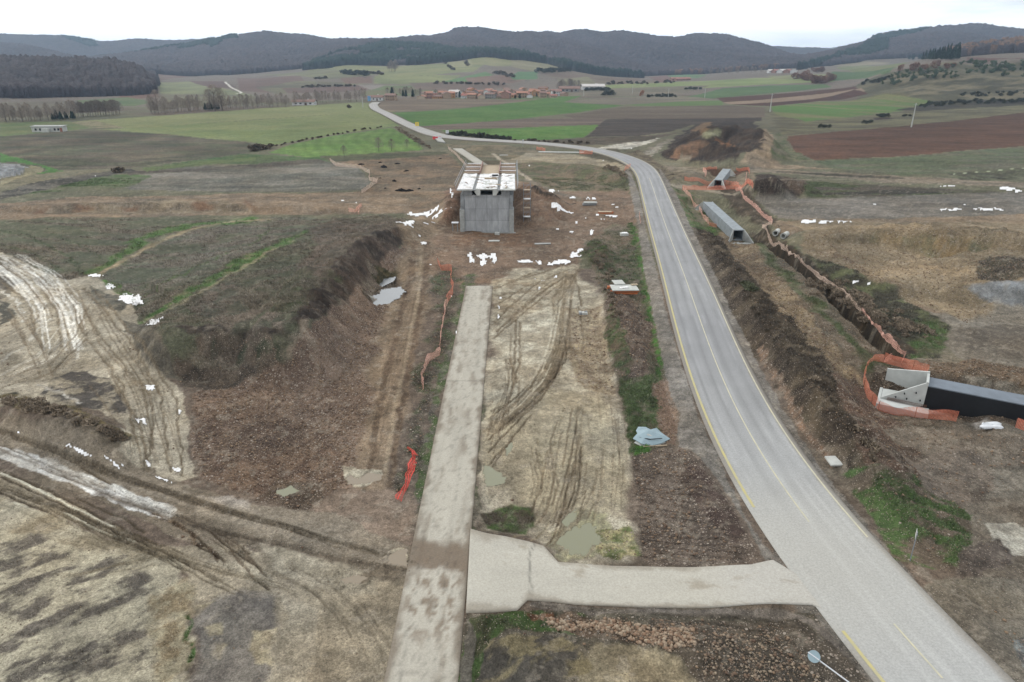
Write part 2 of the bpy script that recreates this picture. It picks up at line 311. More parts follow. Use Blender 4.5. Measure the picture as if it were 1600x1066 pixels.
    h2 = nd(nt, 'ShaderNodeMath', operation='MULTIPLY_ADD'); L(hs.outputs[0], h2.inputs[0]); h2.inputs[1].default_value = .35; L(n1.outputs[0], h2.inputs[2])
    bp = nd(nt, 'ShaderNodeBump', i_Strength=.9, i_Distance=.28); L(h2.outputs[0], bp.inputs['Height']); L(bp.outputs[0], b.inputs['Normal'])
    return m
def attr_mat(name, attr, nscale=.12, lo=.75, hi=1.3, rough=.95, bump=0, bscale=1.0, bdist=.3, trans=False):
    m, nt, b = new_mat(name); L = nt.links.new; at = nd(nt, 'ShaderNodeAttribute', attribute_name=attr); tc = nd(nt, 'ShaderNodeTexCoord')
    n1 = nd(nt, 'ShaderNodeTexNoise', i_Scale=nscale, i_Detail=8, i_Roughness=.7); L(tc.outputs['Object'], n1.inputs['Vector'])
    r1 = nd(nt, 'ShaderNodeMapRange'); r1.inputs['From Min'].default_value = .28; r1.inputs['From Max'].default_value = .72; r1.inputs['To Min'].default_value = lo; r1.inputs['To Max'].default_value = hi; L(n1.outputs[0], r1.inputs['Value'])
    sc = nd(nt, 'ShaderNodeVectorMath', operation='SCALE'); L(at.outputs['Color'], sc.inputs[0]); L(r1.outputs[0], sc.inputs['Scale']); L(sc.outputs[0], b.inputs['Base Color'])
    b.inputs['Roughness'].default_value = rough; b.inputs['Specular IOR Level'].default_value = .12
    if bump:
        n2 = nd(nt, 'ShaderNodeTexNoise', i_Scale=bscale, i_Detail=5); L(tc.outputs['Object'], n2.inputs['Vector'])
        bp = nd(nt, 'ShaderNodeBump', i_Strength=bump, i_Distance=bdist); L(n2.outputs[0], bp.inputs['Height']); L(bp.outputs[0], b.inputs['Normal'])
    return m
# ------------------------------------------------------------------ mesh + tagging helpers
def tag(o, label=None, cat=None, group=None, kind=None):
    if label: o['label'] = label
    if cat: o['category'] = cat
    if group: o['group'] = group
    if kind: o['kind'] = kind
    return o
def np_mesh(name, V, F, mat, parent=None, attrs=None, smooth=False, uv=None):
    V = np.ascontiguousarray(V, np.float32); F = np.ascontiguousarray(F, np.int32); me = bpy.data.meshes.new(name); n = F.shape[1]
    me.vertices.add(len(V)); me.vertices.foreach_set('co', V.ravel()); me.loops.add(F.size); me.loops.foreach_set('vertex_index', F.ravel())
    me.polygons.add(len(F)); me.polygons.foreach_set('loop_start', np.arange(0, F.size, n, dtype=np.int32)); me.polygons.foreach_set('loop_total', np.full(len(F), n, np.int32))
    if smooth: me.polygons.foreach_set('use_smooth', np.ones(len(F), bool))
    for k, a in (attrs or {}).items():
        at = me.attributes.new(k, 'FLOAT_COLOR', 'POINT'); a4 = np.ones((len(V), 4), np.float32); a4[:, :3] = a; at.data.foreach_set('color', a4.ravel())
    if uv is not None: u = me.uv_layers.new(name='UVMap'); u.data.foreach_set('uv', np.ascontiguousarray(uv[F.ravel()], np.float32).ravel())
    me.update(calc_edges=True); me.materials.append(mat); o = bpy.data.objects.new(name, me); COL.objects.link(o)
    if parent: o.parent = parent
    return o
def empty(name, loc, rz=0.0):
    o = bpy.data.objects.new(name, None); o.location = loc; o.rotation_euler = (0, 0, rz); o.empty_display_size = .3; COL.objects.link(o); return o
# ------------------------------------------------------------------ the ground sheet
rows = [-14.0, -6, 0, 6, 10]; y = 13.0
while y < 7600:
    rows.append(y); dpy = 1.5 * (y * y + 1000) / (F_PX * CAM_H) * .95
    lim = 3.2 if y < 760 else (6.0 if y < 1650 else (5.2 if y < 3050 else (9 if y < 3500 else 60))); y += max(.05, min(dpy, lim))
ROWS = np.array(rows)
sc_ = np.r_[-3.2, -2.2, -1.7, -1.4, -1.2, -1.08, np.arange(-1.0, -.765, .012), np.arange(-.765, .7651, .00142), np.arange(.777, 1.0, .012), 1.08, 1.2, 1.4, 1.7, 2.2, 3.2]
NR, NC = len(ROWS), len(sc_)
GX = sc_[None, :] * (np.maximum(ROWS, 0) * CT + 12)[:, None]; GY = np.repeat(ROWS[:, None], NC, 1)
GX = GX.ravel(); GY = GY.ravel()
GZ = H(GX, GY)
print('grid', NR, NC, 'height', round(time.time() - T0, 1))
N = len(GX)
COLR = np.zeros((N, 3)); COLR[:] = C(118, 107, 96)
TR = np.zeros((N, 3)); TR[:, 0] = .25
def mixn(c1, c2, k): return c1 + (c2 - c1) * k[:, None]
def row_slice(y0, y1):
    a = np.searchsorted(ROWS, y0) ; b = np.searchsorted(ROWS, y1); return max(a - 1, 0), min(b + 1, NR)
def paint(idx, w, c1, c2=None, sc=2.0, k0=.35, k1=.65, st=0.0, veg=0.0, wet=0.0, ani=None, rows=None, seed=1):
    x, yv = GX[idx], GY[idx]; c = np.repeat(np.asarray(c1)[None], len(x), 0)
    if c2 is not None:
        if ani:                                                     # patches stretched along a direction (degrees, ratio)
            a, r = radians(ani[0]), ani[1]; u = (x * cos(a) + yv * sin(a)) / r; v = -x * sin(a) + yv * cos(a)
        else: u, v = x, yv
        k = sstep(k0, k1, fbm(u, v, sc, 5, seed * 7 + 3, .6)); c = mixn(c, np.asarray(c2)[None], k)
    else: k = np.zeros(len(x))
    if rows:                                                        # plough lines: (degrees, spacing, strength)
        a = radians(rows[0]); t = (x * cos(a) + yv * sin(a)) / rows[1] + (fbm(x, yv, rows[1] * 14, 2, 77) - .5) * 2.5
        c = c * (1 + rows[2] * np.sin(2 * pi * t) * (.4 + .8 * vnoise(x / 3, yv / 3, 4)))[:, None]
    COLR[idx] = COLR[idx] * (1 - w[:, None]) + c * w[:, None]
    vg = veg * (1 - .6 * k) if not isinstance(veg, tuple) else veg[0] + (veg[1] - veg[0]) * k
    TR[idx] = TR[idx] * (1 - w[:, None]) + np.stack([np.full(len(x), st), vg, np.full(len(x), wet)], 1) * w[:, None]
def Z(spec, c1, c2=None, warp=3.0, soft=1.5, **kw):
    q = P(spec); X, Y = gp(q[:, 0], q[:, 1]); D = float(np.median(Y)) * CT + 12; pxm = D / F_PX
    m = 3 * (warp + soft) * pxm + 1; r0, r1 = row_slice(Y.min() - m, Y.max() + m)
    ii = np.arange(r0 * NC, r1 * NC); x, yv = GX[ii], GY[ii]; k = (x > X.min() - m) & (x < X.max() + m); ii = ii[k]; x = x[k]; yv = yv[k]
    if not len(ii): return
    wa = warp * pxm * 3.2; ws = 8 * warp * pxm + .5
    xx = x + wa * (fbm(x, yv, ws, 4, 91, .65) - .5) * 2; yy = yv + wa * (fbm(x + 500, yv, ws, 4, 92, .65) - .5) * 2
    sd = poly_sdf(xx, yy, np.stack([X, Y], 1)); w = sstep(-soft * pxm, soft * pxm, sd) if soft > 0 else (sd > 0).astype(float)
    k = w > .003; paint(ii[k], w[k], c1, c2, **kw)
def S(spec, wpx, c1, c2=None, warp=1.5, soft=1.0, depth=0.0, opacity=1.0, lip=0.0, **kw):
    """a stripe along a line: tracks, ruts, hedge feet. wpx = half width in photo pixels (sideways)"""
    q = P(spec); X, Y = gp(q[:, 0], q[:, 1]); pts = smooth(resample(np.stack([X, Y], 1), max(.8, (Y.max() - Y.min() + 2) / 60)), 1, 1)
    hw = wpx * (pts[:, 1] * CT + 12) / F_PX if wpx > 0 else np.full(len(pts), -wpx); pm = float(np.median(hw)) * .35 + .02
    m = hw.max() * 2 + 3 * warp * pm + .5; r0, r1 = row_slice(Y.min() - m, Y.max() + m)
    ii = np.arange(r0 * NC, r1 * NC); x, yv = GX[ii], GY[ii]; k = (x > X.min() - m) & (x < X.max() + m); ii = ii[k]; x = x[k]; yv = yv[k]
    if not len(ii): return
    d, h = seg_dist(x + warp * pm * (fbm(x, yv, 8 * pm + .5, 3, 93) - .5) * 4, yv + warp * pm * (fbm(x + 99, yv, 8 * pm + .5, 3, 94) - .5) * 4, pts, hw)
    w = 1 - sstep(h * (1 - .35 * soft), h * (1 + .35 * soft), d); w = w * opacity * (1 if opacity > .97 else np.clip(.35 + 1.3 * fbm(x, yv, 14 * pm + .6, 3, 97), 0, 1)); w = np.clip(w, 0, 1); k = w > .003
    if c1 is not None: paint(ii[k], w[k], c1, c2, **kw)
    if depth:
        bw = beds(x, yv)[0] < .3; GZ[ii] -= np.where(bw, depth * (1 - sstep(0, h * 1.2, d)), 0)
    if lip: GZ[ii] += lip * np.exp(-((d - h * 1.5) / (h * .45)) ** 2)
# ------------------------------------------------------------------ what lies where: far fields and woods first
g_field, olive, tan, brown = C(96, 124, 62), C(122, 128, 88), C(140, 126, 106), C(116, 97, 86)
# base of the far land
Z('-900,182 -400,182 0,176 400,160 800,150 1200,146 1600,150 2400,150 2400,-20 -900,-20', C(112, 112, 86), C(110, 96, 84), warp=0, soft=0, sc=90)
Z('-900,182 -400,184 2400,170 2400,420 -900,420', C(112, 106, 86), C(100, 98, 78), warp=0, soft=0, sc=30, veg=.2)
# foothill fields
for s, a, b_ in [
 ('245,128 300,127 340,136 370,143 400,150 330,148 250,146', C(132, 134, 96), C(118, 122, 88)),
 ('295,127 350,127 370,137 330,138', C(108, 84, 76), None), ('220,116 270,112 300,117 250,126', C(118, 92, 80), C(124, 104, 88)),
 ('370,122 470,118 480,135 430,146 375,142', C(116, 92, 82), None), ('190,148 245,145 248,152 180,156', C(118, 88, 76), None),
 ('120,157 200,152 240,160 210,166 120,166', C(92, 114, 72), C(104, 116, 78)), ('0,160 120,158 130,172 0,185', C(118, 112, 92), C(108, 100, 84)),
 ('250,146 400,150 400,160 250,170', C(124, 122, 92), C(112, 104, 86)),
 ('400,117 470,113 500,104 545,102 540,112 480,120', C(116, 116, 84), C(124, 118, 90)), ('500,104 545,101 607,104 607,112 540,112', C(134, 132, 90), C(122, 124, 84)),
 ('400,126 450,124 460,136 400,140', C(112, 90, 80), None), ('470,118 530,112 600,114 570,122 500,124', C(122, 120, 86), C(110, 108, 82)),
 ('400,137 460,127 560,130 600,134 560,140 430,147', C(118, 114, 84), C(104, 98, 80)), ('530,122 580,119 582,130 540,131', C(122, 96, 82), None),
 ('440,138 560,133 582,139 540,144 450,146', C(114, 88, 78), C(108, 92, 82)), ('558,132 632,134 625,139 582,141', C(132, 122, 114), None),
 ('615,104 700,99 760,100 740,112 640,120 600,122 590,118', C(136, 134, 92), C(124, 128, 86)), ('585,119 660,117 720,118 700,128 640,132 585,131', C(132, 134, 90), C(118, 124, 82)),
 ('690,128 760,112 770,118 740,130', C(96, 126, 82), None), ('730,90 760,89 800,95 830,104 780,104 735,100', C(126, 126, 84), C(138, 132, 94)),
 ('700,97 735,94 740,104 700,106', C(140, 136, 98), None), ('600,134 680,134 700,142 640,150 560,150 570,143', C(106, 118, 78), C(116, 112, 82)),
 ('640,130 700,128 780,129 800,136 700,142 650,140', C(114, 96, 84), C(122, 104, 90)), ('725,122 800,117 840,122 800,130 735,130', C(124, 98, 86), C(130, 108, 94)),
 ('798,119 812,112 840,112 840,124 800,125', C(92, 124, 84), None), ('800,94 822,94 892,104 885,110 840,112 800,105', C(136, 128, 98), C(126, 120, 88)),
 ('840,112 885,109 940,118 1000,124 1040,128 960,134 880,130', C(122, 110, 92), C(114, 96, 84)), ('870,124 920,120 930,130 880,134', C(126, 120, 92), None),
 ('1015,121 1060,117 1080,124 1030,128', C(122, 92, 82), None), ('1040,117 1060,113 1105,117 1090,122 1050,122', C(98, 124, 84), None),
 ('940,134 1060,128 1180,122 1290,121 1330,118 1300,128 1180,133 1040,140 960,139', C(120, 134, 80), C(132, 138, 90)),
 ('960,138 1080,134 1110,134 1060,148 960,150 820,152 800,150 900,142', C(124, 114, 96), C(112, 104, 86)),
 ('1070,152 1130,138 1200,134 1290,132 1300,136 1200,146 1110,154', C(86, 110, 70), C(92, 116, 72)),
 ('1200,118 1290,116 1300,122 1210,124', C(128, 128, 92), None), ('1305,106 1340,100 1420,98 1400,106 1330,112', C(108, 118, 78), C(126, 122, 90)),
 ('1290,100 1330,95 1390,98 1330,104', C(138, 128, 106), None), ('1300,112 1400,105 1390,116 1330,124 1290,126', C(84, 106, 68), C(92, 112, 74)),
 ('1510,90 1600,91 1700,90 1700,97 1510,97', C(108, 76, 66), None),
 ('1345,160 1330,140 1345,128 1400,112 1460,99 1600,98 1750,95 1750,172 1600,165 1480,166 1440,158', C(116, 108, 84), C(92, 88, 68))]:
    Z(s, a, b_, warp=1.3, soft=.6, sc=45, veg=0)
Z('1380,118 1430,122 1500,112 1600,118 1700,120 1700,160 1600,158 1500,150 1420,148', C(124, 114, 90), C(86, 82, 64), warp=4, soft=3, sc=10, ani=(15, 3))
# field edges, lanes
for s, w in [('480,120 545,116 575,122', 1.6), ('458,130 500,132 560,136', 1), ('470,137 560,135', 1.3), ('640,118 680,119', 1), ('760,128 860,127 880,124', 1.3), ('840,123 890,124 925,129', 1.3), ('985,133 1020,134', 1)]:
    S(s, w, C(78, 74, 66), warp=2)
S('352,128 360,136 372,142 378,145 368,147', 1.6, C(196, 192, 182), warp=.5)
# valley fields
Z('-300,185 0,192 110,190 150,200 0,213 -300,216', C(98, 116, 70), C(112, 118, 78), warp=1.2, soft=.8, sc=12, veg=.3)
Z('115,190 250,181 400,170 560,160 610,163 640,172 590,176 400,187 200,200 140,200', C(132, 134, 90), C(122, 128, 84), warp=.8, soft=.5, sc=40, rows=(80, 6, .05))
Z('112,191 150,189 196,200 140,200', C(140, 130, 102), C(118, 116, 84), warp=.8, soft=.5, sc=4)
Z('150,203 400,187.5 590,176 625,197 520,210 425,228 390,222 200,205', C(112, 124, 76), C(124, 130, 84), warp=.8, soft=.5, sc=30, rows=(80, 5, .06))
Z('-500,220 0,213 120,205 200,206 300,214 390,223 402,236 330,247 200,262 80,268 -20,262 -500,250', C(84, 86, 66), C(100, 90, 76), warp=1.2, soft=.8, sc=5, ani=(4, 4), rows=(86, 3.2, .2), veg=.2)
Z('0,255 -300,250 -300,300 40,284 0,290', C(104, 98, 78), C(84, 96, 58), warp=2, soft=1, sc=6)
Z('418,238 455,226 520,212 612,200 655,225 662,234 560,242 480,246', C(92, 122, 56), C(104, 128, 66), warp=.8, soft=.5, sc=10, rows=(-55, 3.0, .1), veg=.35)
Z('380,241 480,246 525,247 522,256 400,256 250,258 330,247', C(72, 98, 56), C(88, 100, 64), warp=2, soft=1, sc=6, veg=.5)
Z('0,238 0,255 20,253 60,258 76,266 50,272 100,268 60,256 20,245', C(74, 116, 52), warp=1, soft=.6, veg=.6)
Z('-200,253 0,255 30,257 48,263 35,272 0,280 -200,280', C(134, 136, 138), C(108, 110, 110), warp=1.5, soft=1, sc=1.5, st=.6)
Z('48,258 68,262 66,268 20,282 0,290 0,283 40,272', C(130, 122, 96), warp=1.5, soft=1)
Z('250,262 390,258 505,252 560,262 580,285 570,298 400,300 200,296 180,285', C(116, 110, 100), C(96, 94, 84), warp=1.5, soft=1, sc=5, ani=(2, 6), rows=(88, 2.2, .12))
Z('40,292 110,276 200,272 240,276 200,292 80,300 20,305', C(80, 102, 60), C(98, 98, 76), warp=2, soft=2, sc=4, ani=(5, 3), veg=.5)
Z('0,300 60,284 150,270 205,262 210,268 140,280 60,298 0,312', C(66, 64, 58), C(104, 98, 88), warp=2, soft=1.5, sc=3, ani=(10, 4))
Z('195,268 330,262 400,256 500,248 510,254 400,262 300,268 200,274', C(78, 70, 62), C(96, 90, 78), warp=1.5, soft=1.2, sc=4, ani=(4, 6))
Z('220,262 330,250 400,246 400,250 330,257 230,268', C(92, 104, 64), warp=1, soft=1, veg=.4)
Z('510,250 620,243 700,240 725,262 722,300 690,335 600,325 560,303 590,286 575,264', C(124, 104, 84), C(104, 92, 76), warp=3, soft=3, sc=6, k0=.3, k1=.7, veg=.25)
Z('500,243 600,240 690,236 700,241 620,248 520,254', C(92, 92, 66), C(78, 80, 60), warp=2, soft=1.5, sc=3, ani=(2, 4), veg=.5)
Z('-300,322 0,318 120,308 300,304 560,300 640,310 640,332 560,334 350,338 0,342 -300,342', C(134, 114, 92), C(110, 96, 80), warp=2.5, soft=2, sc=3, ani=(2, 4), st=.55)
Z('130,316 250,312 350,316 400,332 200,336 60,334', C(104, 92, 76), C(132, 118, 96), warp=4, soft=3, sc=1.5, ani=(2, 3), st=.8)
for s in ('55,322 75,322 70,332 50,332', '120,318 150,320 140,328 118,328', '195,321 220,322 212,330 196,330', '300,316 330,314 335,330 305,330', '380,312 400,314 398,330'):
    Z(s, C(120, 92, 70), warp=5, soft=6, st=.4)
# right of the road: valley fields
Z('585,160 640,152 720,153 800,151 870,152 870,157 800,160 720,168 640,173 606,174 588,168', C(126, 112, 92), C(114, 98, 84), warp=1, soft=.6, sc=12, ani=(8, 5))
Z('690,152 800,149 880,150 900,155 800,156 700,154', C(104, 112, 74), warp=1, soft=.6)
Z('612,176 700,172 800,161 880,151 910,150 880,160 975,165 900,176 800,187 700,195 655,197 635,187', C(80, 118, 52), C(92, 122, 60), warp=1, soft=.5, sc=14, rows=(70, 4, .05), veg=.3)
Z('650,198 800,187.5 950,183 936,195 800,200 690,203', C(120, 104, 92), C(106, 92, 82), warp=1, soft=.6, sc=12, ani=(3, 5))
Z('690,204 800,200 937,195 912,215 850,219 780,216 705,210', C(84, 122, 52), C(98, 128, 62), warp=.8, soft=.6, sc=8, rows=(30, 3, .05), veg=.35)
Z('880,160 940,153 1030,150 1090,152 1130,156 1130,164 980,164', C(116, 106, 94), C(124, 116, 96), warp=1, soft=.6, sc=14, ani=(3, 5))
Z('975,164 1060,159 1130,157 1130,165 1000,166', C(96, 118, 66), warp=.8, soft=.6, sc=12)
Z('880,181 980,167 1130,164.5 1195,168 1195,184 1000,186 900,186', C(112, 99, 84), C(102, 88, 76), warp=.8, soft=.6, sc=12, ani=(3, 5))
Z('946,187 1000,186 1190,184 1190,189 1080,195 1050,206 1000,212 915,215', C(86, 76, 68), C(76, 66, 60), warp=1, soft=.6, sc=6, ani=(3, 5), rows=(86, 2.5, .08))
Z('1120,153 1200,148 1290,140 1335,135 1345,140 1330,143 1200,160 1130,160', C(96, 66, 54), warp=.6, soft=.5)
Z('1130,160 1210,154 1310,143 1345,138 1352,143 1210,163 1140,163', C(140, 120, 100), warp=.6, soft=.5)
Z('1140,164 1210,160 1335,140 1356,147 1280,158 1208,166', C(92, 60, 48), C(84, 56, 46), warp=.6, soft=.5, sc=10)
Z('1205,167 1280,159 1388,146.5 1465,160 1440,170 1340,182 1260,190 1212,183', C(90, 122, 58), C(118, 116, 78), warp=.8, soft=.6, sc=14, ani=(-60, 5), rows=(50, 6, .08), veg=.25)
Z('1195,170 1215,180 1262,190 1440,171 1470,164 1600,162 1750,160 1750,170 1600,177 1400,198 1225,212', C(118, 112, 84), C(98, 92, 72), warp=2, soft=1.2, sc=6, ani=(5, 4), veg=.35)
Z('1460,158 1530,156 1600,156 1700,154 1700,164 1600,164 1500,170 1440,174 1400,172', C(66, 60, 52), C(92, 86, 66), warp=3, soft=2, sc=8, ani=(4, 4))
Z('1362,184 1390,184 1400,186 1370,188', C(70, 56, 48), warp=2, soft=2)
Z('1226,213 1400,198 1600,176 1760,166 1760,222 1600,228 1400,245 1272,250 1244,238', C(104, 74, 58), C(92, 66, 52), warp=.8, soft=.6, sc=8, ani=(6, 6), rows=(84, 2.6, .09))
Z('1215,206 1228,213 1244,238 1272,251 1300,256 1240,252 1205,240 1195,222', C(110, 102, 84), C(84, 92, 62), warp=3, soft=2, sc=3, veg=.4)
Z('1272,251 1400,246 1600,229 1760,222 1760,262 1600,268 1500,272 1400,274 1300,262', C(102, 98, 82), C(88, 96, 70), warp=2, soft=1.5, sc=5, ani=(2, 5), veg=.35)
Z('1168,200 1195,200 1210,215 1205,245 1230,258 1300,263 1180,262 1160,255 1178,232', C(140, 122, 100), C(124, 108, 90), warp=3, soft=2, sc=4)
Z('1000,255 1100,262 1200,262 1400,275 1600,285 1750,290 1750,300 1550,292 1400,285 1200,270 1080,272', C(124, 112, 96), C(110, 100, 88), warp=3, soft=2, sc=4, ani=(-3, 4))
S('940,262 1000,248 1020,232 1050,218', 6, C(128, 120, 106), C(112, 104, 92), warp=2)
S('1015,262 1012,245 1030,228', 5, C(140, 132, 118), warp=2)
Z('930,232 960,225 1000,218 1030,214 1020,222 990,232 960,236', C(170, 164, 148), C(130, 122, 106), warp=3, soft=1.5, sc=3, wet=.5)
Z('800,220 900,217 1010,212 1060,208 1000,222 930,226 890,228', C(98, 86, 72), C(84, 76, 62), warp=2, soft=1.5, sc=4, veg=.3)
Z('1028,246 1060,212 1090,193 1140,186 1180,188 1196,210 1190,232 1150,252 1080,252', C(78, 64, 54), C(54, 46, 42), warp=4, soft=2, sc=3, st=.2)
Z('1045,245 1060,230 1090,218 1105,222 1095,232 1075,248', C(124, 94, 72), C(108, 86, 68), warp=4, soft=2, sc=2)
Z('1080,205 1095,192 1110,190 1105,202 1095,212', C(122, 98, 74), warp=3, soft=3)
Z('1095,210 1110,204 1128,208 1120,216 1100,217', C(124, 122, 96), warp=3, soft=2)
Z('1118,216 1142,220 1148,230 1130,226', C(118, 84, 58), warp=3, soft=2); Z('1064,242 1084,242 1080,250 1064,250', C(124, 112, 96), warp=2, soft=1.5)
Z('1172,292 1180,276 1200,272 1222,277 1262,282 1262,298 1240,306 1185,306', C(58, 50, 44), C(74, 62, 54), warp=3, soft=1.2, sc=2, st=.2)
Z('1222,278 1262,282 1260,296 1230,302', C(98, 82, 68), C(80, 68, 58), warp=2, soft=2, sc=1.5, st=.3)
Z('1262,284 1400,290 1560,300 1540,306 1300,308 1255,305', C(84, 96, 62), C(86, 78, 68), warp=2.5, soft=2, sc=4, ani=(-2, 5), veg=.5)
Z('1262,293 1400,296 1500,302 1400,303 1270,300', C(66, 62, 54), warp=2, soft=1.5)
Z('1205,268 1300,271 1430,279 1300,276', C(74, 70, 58), warp=2, soft=1.5, veg=.4)
Z('1480,272 1600,262 1750,255 1750,280 1600,276 1540,284 1500,282', C(78, 74, 62), C(92, 94, 72), warp=3, soft=2, sc=4, veg=.4)
S('1490,272 1600,263 1760,256', 1.2, C(150, 156, 130), warp=.6)
Z('1180,308 1400,306 1600,300 1800,300 1800,350 1600,338 1400,342 1280,346 1215,340', C(116, 108, 98), C(98, 92, 82), warp=3, soft=2, sc=4, ani=(-2, 5), wet=.2)
Z('1190,345 1290,342 1420,340 1600,335 1800,336 1800,372 1600,352 1400,352 1280,362 1210,362', C(136, 116, 94), C(118, 102, 84), warp=4, soft=3, sc=4, ani=(0, 3), st=.3)
Z('1275,365 1350,352 1450,350 1560,356 1620,360 1800,365 1800,470 1600,440 1540,445 1500,462 1420,455 1340,420 1290,392', C(132, 116, 92), C(108, 96, 76), warp=4, soft=2, sc=5, ani=(-15, 2), st=.6)
Z('1340,366 1420,362 1520,372 1560,388 1500,392 1430,386 1360,378', C(106, 100, 76), C(126, 106, 78), warp=4, soft=3, sc=4, st=.4)
Z('1360,385 1430,388 1500,396 1540,410 1510,445 1440,440 1390,415', C(138, 124, 102), C(128, 112, 92), warp=4, soft=3, sc=4, st=.4)
Z('1520,372 1600,378 1700,382 1700,410 1600,402 1540,400', C(112, 86, 62), C(126, 106, 78), warp=5, soft=4, sc=3, st=.4)
Z('1525,412 1560,402 1610,402 1700,410 1700,440 1600,432 1565,446 1535,440', C(76, 68, 56), C(92, 84, 66), warp=4, soft=2, sc=2.5, st=.5)
Z('1275,390 1330,388 1400,430 1440,455 1400,462 1340,440 1290,415', C(112, 92, 74), C(136, 120, 98), warp=4, soft=3, sc=2, st=.8)
Z('1340,366 1390,372 1388,376 1345,372', C(98, 74, 64), warp=4, soft=2)
# right side earth ground
Z('1240,395 1300,400 1420,460 1560,450 1800,440 1800,1300 1480,1300 1500,1000 1480,900 1530,820 1450,740 1500,650 1500,560 1440,500 1330,440', C(124, 115, 102), C(108, 100, 88), warp=5, soft=4, sc=6, ani=(-25, 2.5), st=.2)
Z('1330,440 1420,465 1500,475 1470,490 1400,475 1340,455', C(144, 118, 94), C(128, 110, 92), warp=4, soft=4, sc=4, st=.2)
Z('1510,450 1600,436 1800,430 1800,480 1600,480 1550,472', C(128, 130, 132), C(112, 110, 106), warp=4, soft=3, sc=2, ani=(-10, 4), wet=.5)
Z('1450,520 1560,510 1800,520 1800,570 1600,560 1500,560', C(118, 108, 94), C(104, 94, 82), warp=5, soft=5, sc=4)
Z('1500,780 1600,770 1750,800 1750,1100 1640,1040 1560,940 1500,900', C(114, 102, 88), C(124, 114, 100), warp=6, soft=5, sc=3, st=.1)
Z('1535,818 1580,816 1615,830 1610,862 1575,868 1555,850', C(172, 166, 152), C(152, 144, 130), warp=4, soft=1, sc=1.5)
Z('1420,925 1480,905 1560,900 1700,910 1700,1200 1600,1066 1510,1000 1460,950', C(112, 104, 92), C(124, 116, 102), warp=3, soft=3, sc=3, ani=(-15, 3), st=.2)
Z('1590,1000 1650,990 1650,1060 1600,1040', C(126, 128, 124), C(96, 92, 88), warp=4, soft=3, sc=.6, st=.5)
Z('1230,350 1300,345 1450,346 1600,348 1800,350 1800,470 1600,470 1500,500 1420,470 1330,435 1265,400', C(142, 124, 98), C(120, 106, 84), warp=8, soft=8, sc=6, ani=(-15, 2), st=.5)
Z('1350,370 1430,364 1520,372 1570,388 1500,394 1430,388 1365,380', C(112, 108, 84), C(134, 114, 84), warp=5, soft=4, sc=3, st=.4)
Z('1525,410 1560,400 1610,400 1700,408 1700,440 1600,434 1565,448 1530,440', C(66, 58, 48), C(86, 78, 62), warp=5, soft=2, sc=2.0, st=.5)
S('1290,395 1340,420 1400,448', 9, C(104, 86, 68), C(140, 124, 100), warp=4, soft=2, sc=1.2, st=.9)
Z('1510,452 1600,440 1800,434 1800,480 1600,480 1550,474', C(128, 130, 132), C(112, 110, 106), warp=5, soft=4, sc=2, ani=(-10, 4), wet=.4)
# berms and trench right of the road
Z('1075,345 1110,352 1180,362 1215,390 1300,470 1400,560 1500,660 1480,700 1440,760 1330,740 1290,690 1240,630 1180,540 1120,460 1090,390', C(112, 98, 82), C(92, 84, 70), warp=4, soft=2, sc=2.5, st=.4, veg=.35)
Z('1085,355 1120,358 1180,410 1250,500 1310,590 1360,660 1440,745 1420,780 1340,745 1290,690 1230,620 1170,540 1120,460', C(76, 66, 56), C(96, 84, 68), warp=5, soft=3, sc=1.6, k0=.4, k1=.7, st=.3, veg=.7)
Z('1120,352 1160,362 1220,430 1290,520 1340,590 1400,660 1470,700 1380,670 1320,600 1250,520 1190,450 1140,395', C(136, 118, 92), C(104, 90, 72), warp=6, soft=3, sc=2.5, ani=(-60, 2), st=.75, veg=.15)
Z('1300,585 1340,580 1400,660 1430,700 1440,760 1400,760 1340,700', C(106, 84, 70), C(92, 78, 66), warp=6, soft=4, sc=1.5, st=.5)
Z('1350,650 1500,660 1620,690 1700,720 1500,740 1420,700', C(108, 98, 86), C(120, 108, 94), warp=6, soft=5, sc=3, ani=(-20, 3), st=.4)
S('1175,372 1215,418 1270,475 1325,530 1372,575', 9, C(82, 92, 58), C(96, 96, 72), warp=3, soft=2, veg=.6)

S('1205,376 1245,408 1300,452 1350,495 1395,535', 6, C(82, 100, 56), C(100, 92, 72), warp=3, soft=2, veg=.6)
Z('1230,395 1330,420 1420,470 1480,510 1470,560 1420,560 1380,520 1300,455 1240,410', C(82, 78, 66), C(98, 100, 70), warp=5, soft=4, sc=2.2, k0=.4, k1=.7, veg=.7)
Z('1430,500 1480,505 1475,545 1420,560 1410,540 1440,525', C(80, 108, 54), C(92, 92, 66), warp=4, soft=3, sc=1.5, veg=.8)
S('1186,369 1232,412 1291,462 1346,512 1399,561', -1.7, C(84, 70, 54), C(62, 54, 44), warp=.8, soft=.5, sc=.8, k0=.35, k1=.65)
Z('1400,560 1450,568 1520,560 1600,575 1760,595 1760,630 1600,608 1480,588 1420,580', C(120, 100, 80), C(98, 84, 68), warp=4, soft=2, sc=1.5, st=.8)
Z('1365,570 1450,585 1600,620 1750,650 1750,690 1600,672 1500,655 1400,648 1355,610', C(98, 84, 70), C(82, 70, 58), warp=3, soft=2, sc=1.5, st=.4)
Z('1370,632 1395,622 1450,640 1480,648 1420,650 1385,644', C(150, 138, 130), C(128, 116, 106), warp=2, soft=1.5, sc=1)
Z('1515,660 1540,655 1560,668 1530,672', C(158, 150, 142), warp=3, soft=3)
Z('1105,290 1130,285 1175,292 1215,345 1200,358 1150,330', C(92, 80, 66), C(76, 68, 56), warp=2.5, soft=2, sc=2.5, veg=.2)
Z('1075,300 1105,310 1135,355 1105,352 1085,330', C(128, 116, 98), C(92, 98, 66), warp=3, soft=2, sc=1.5, veg=.3)
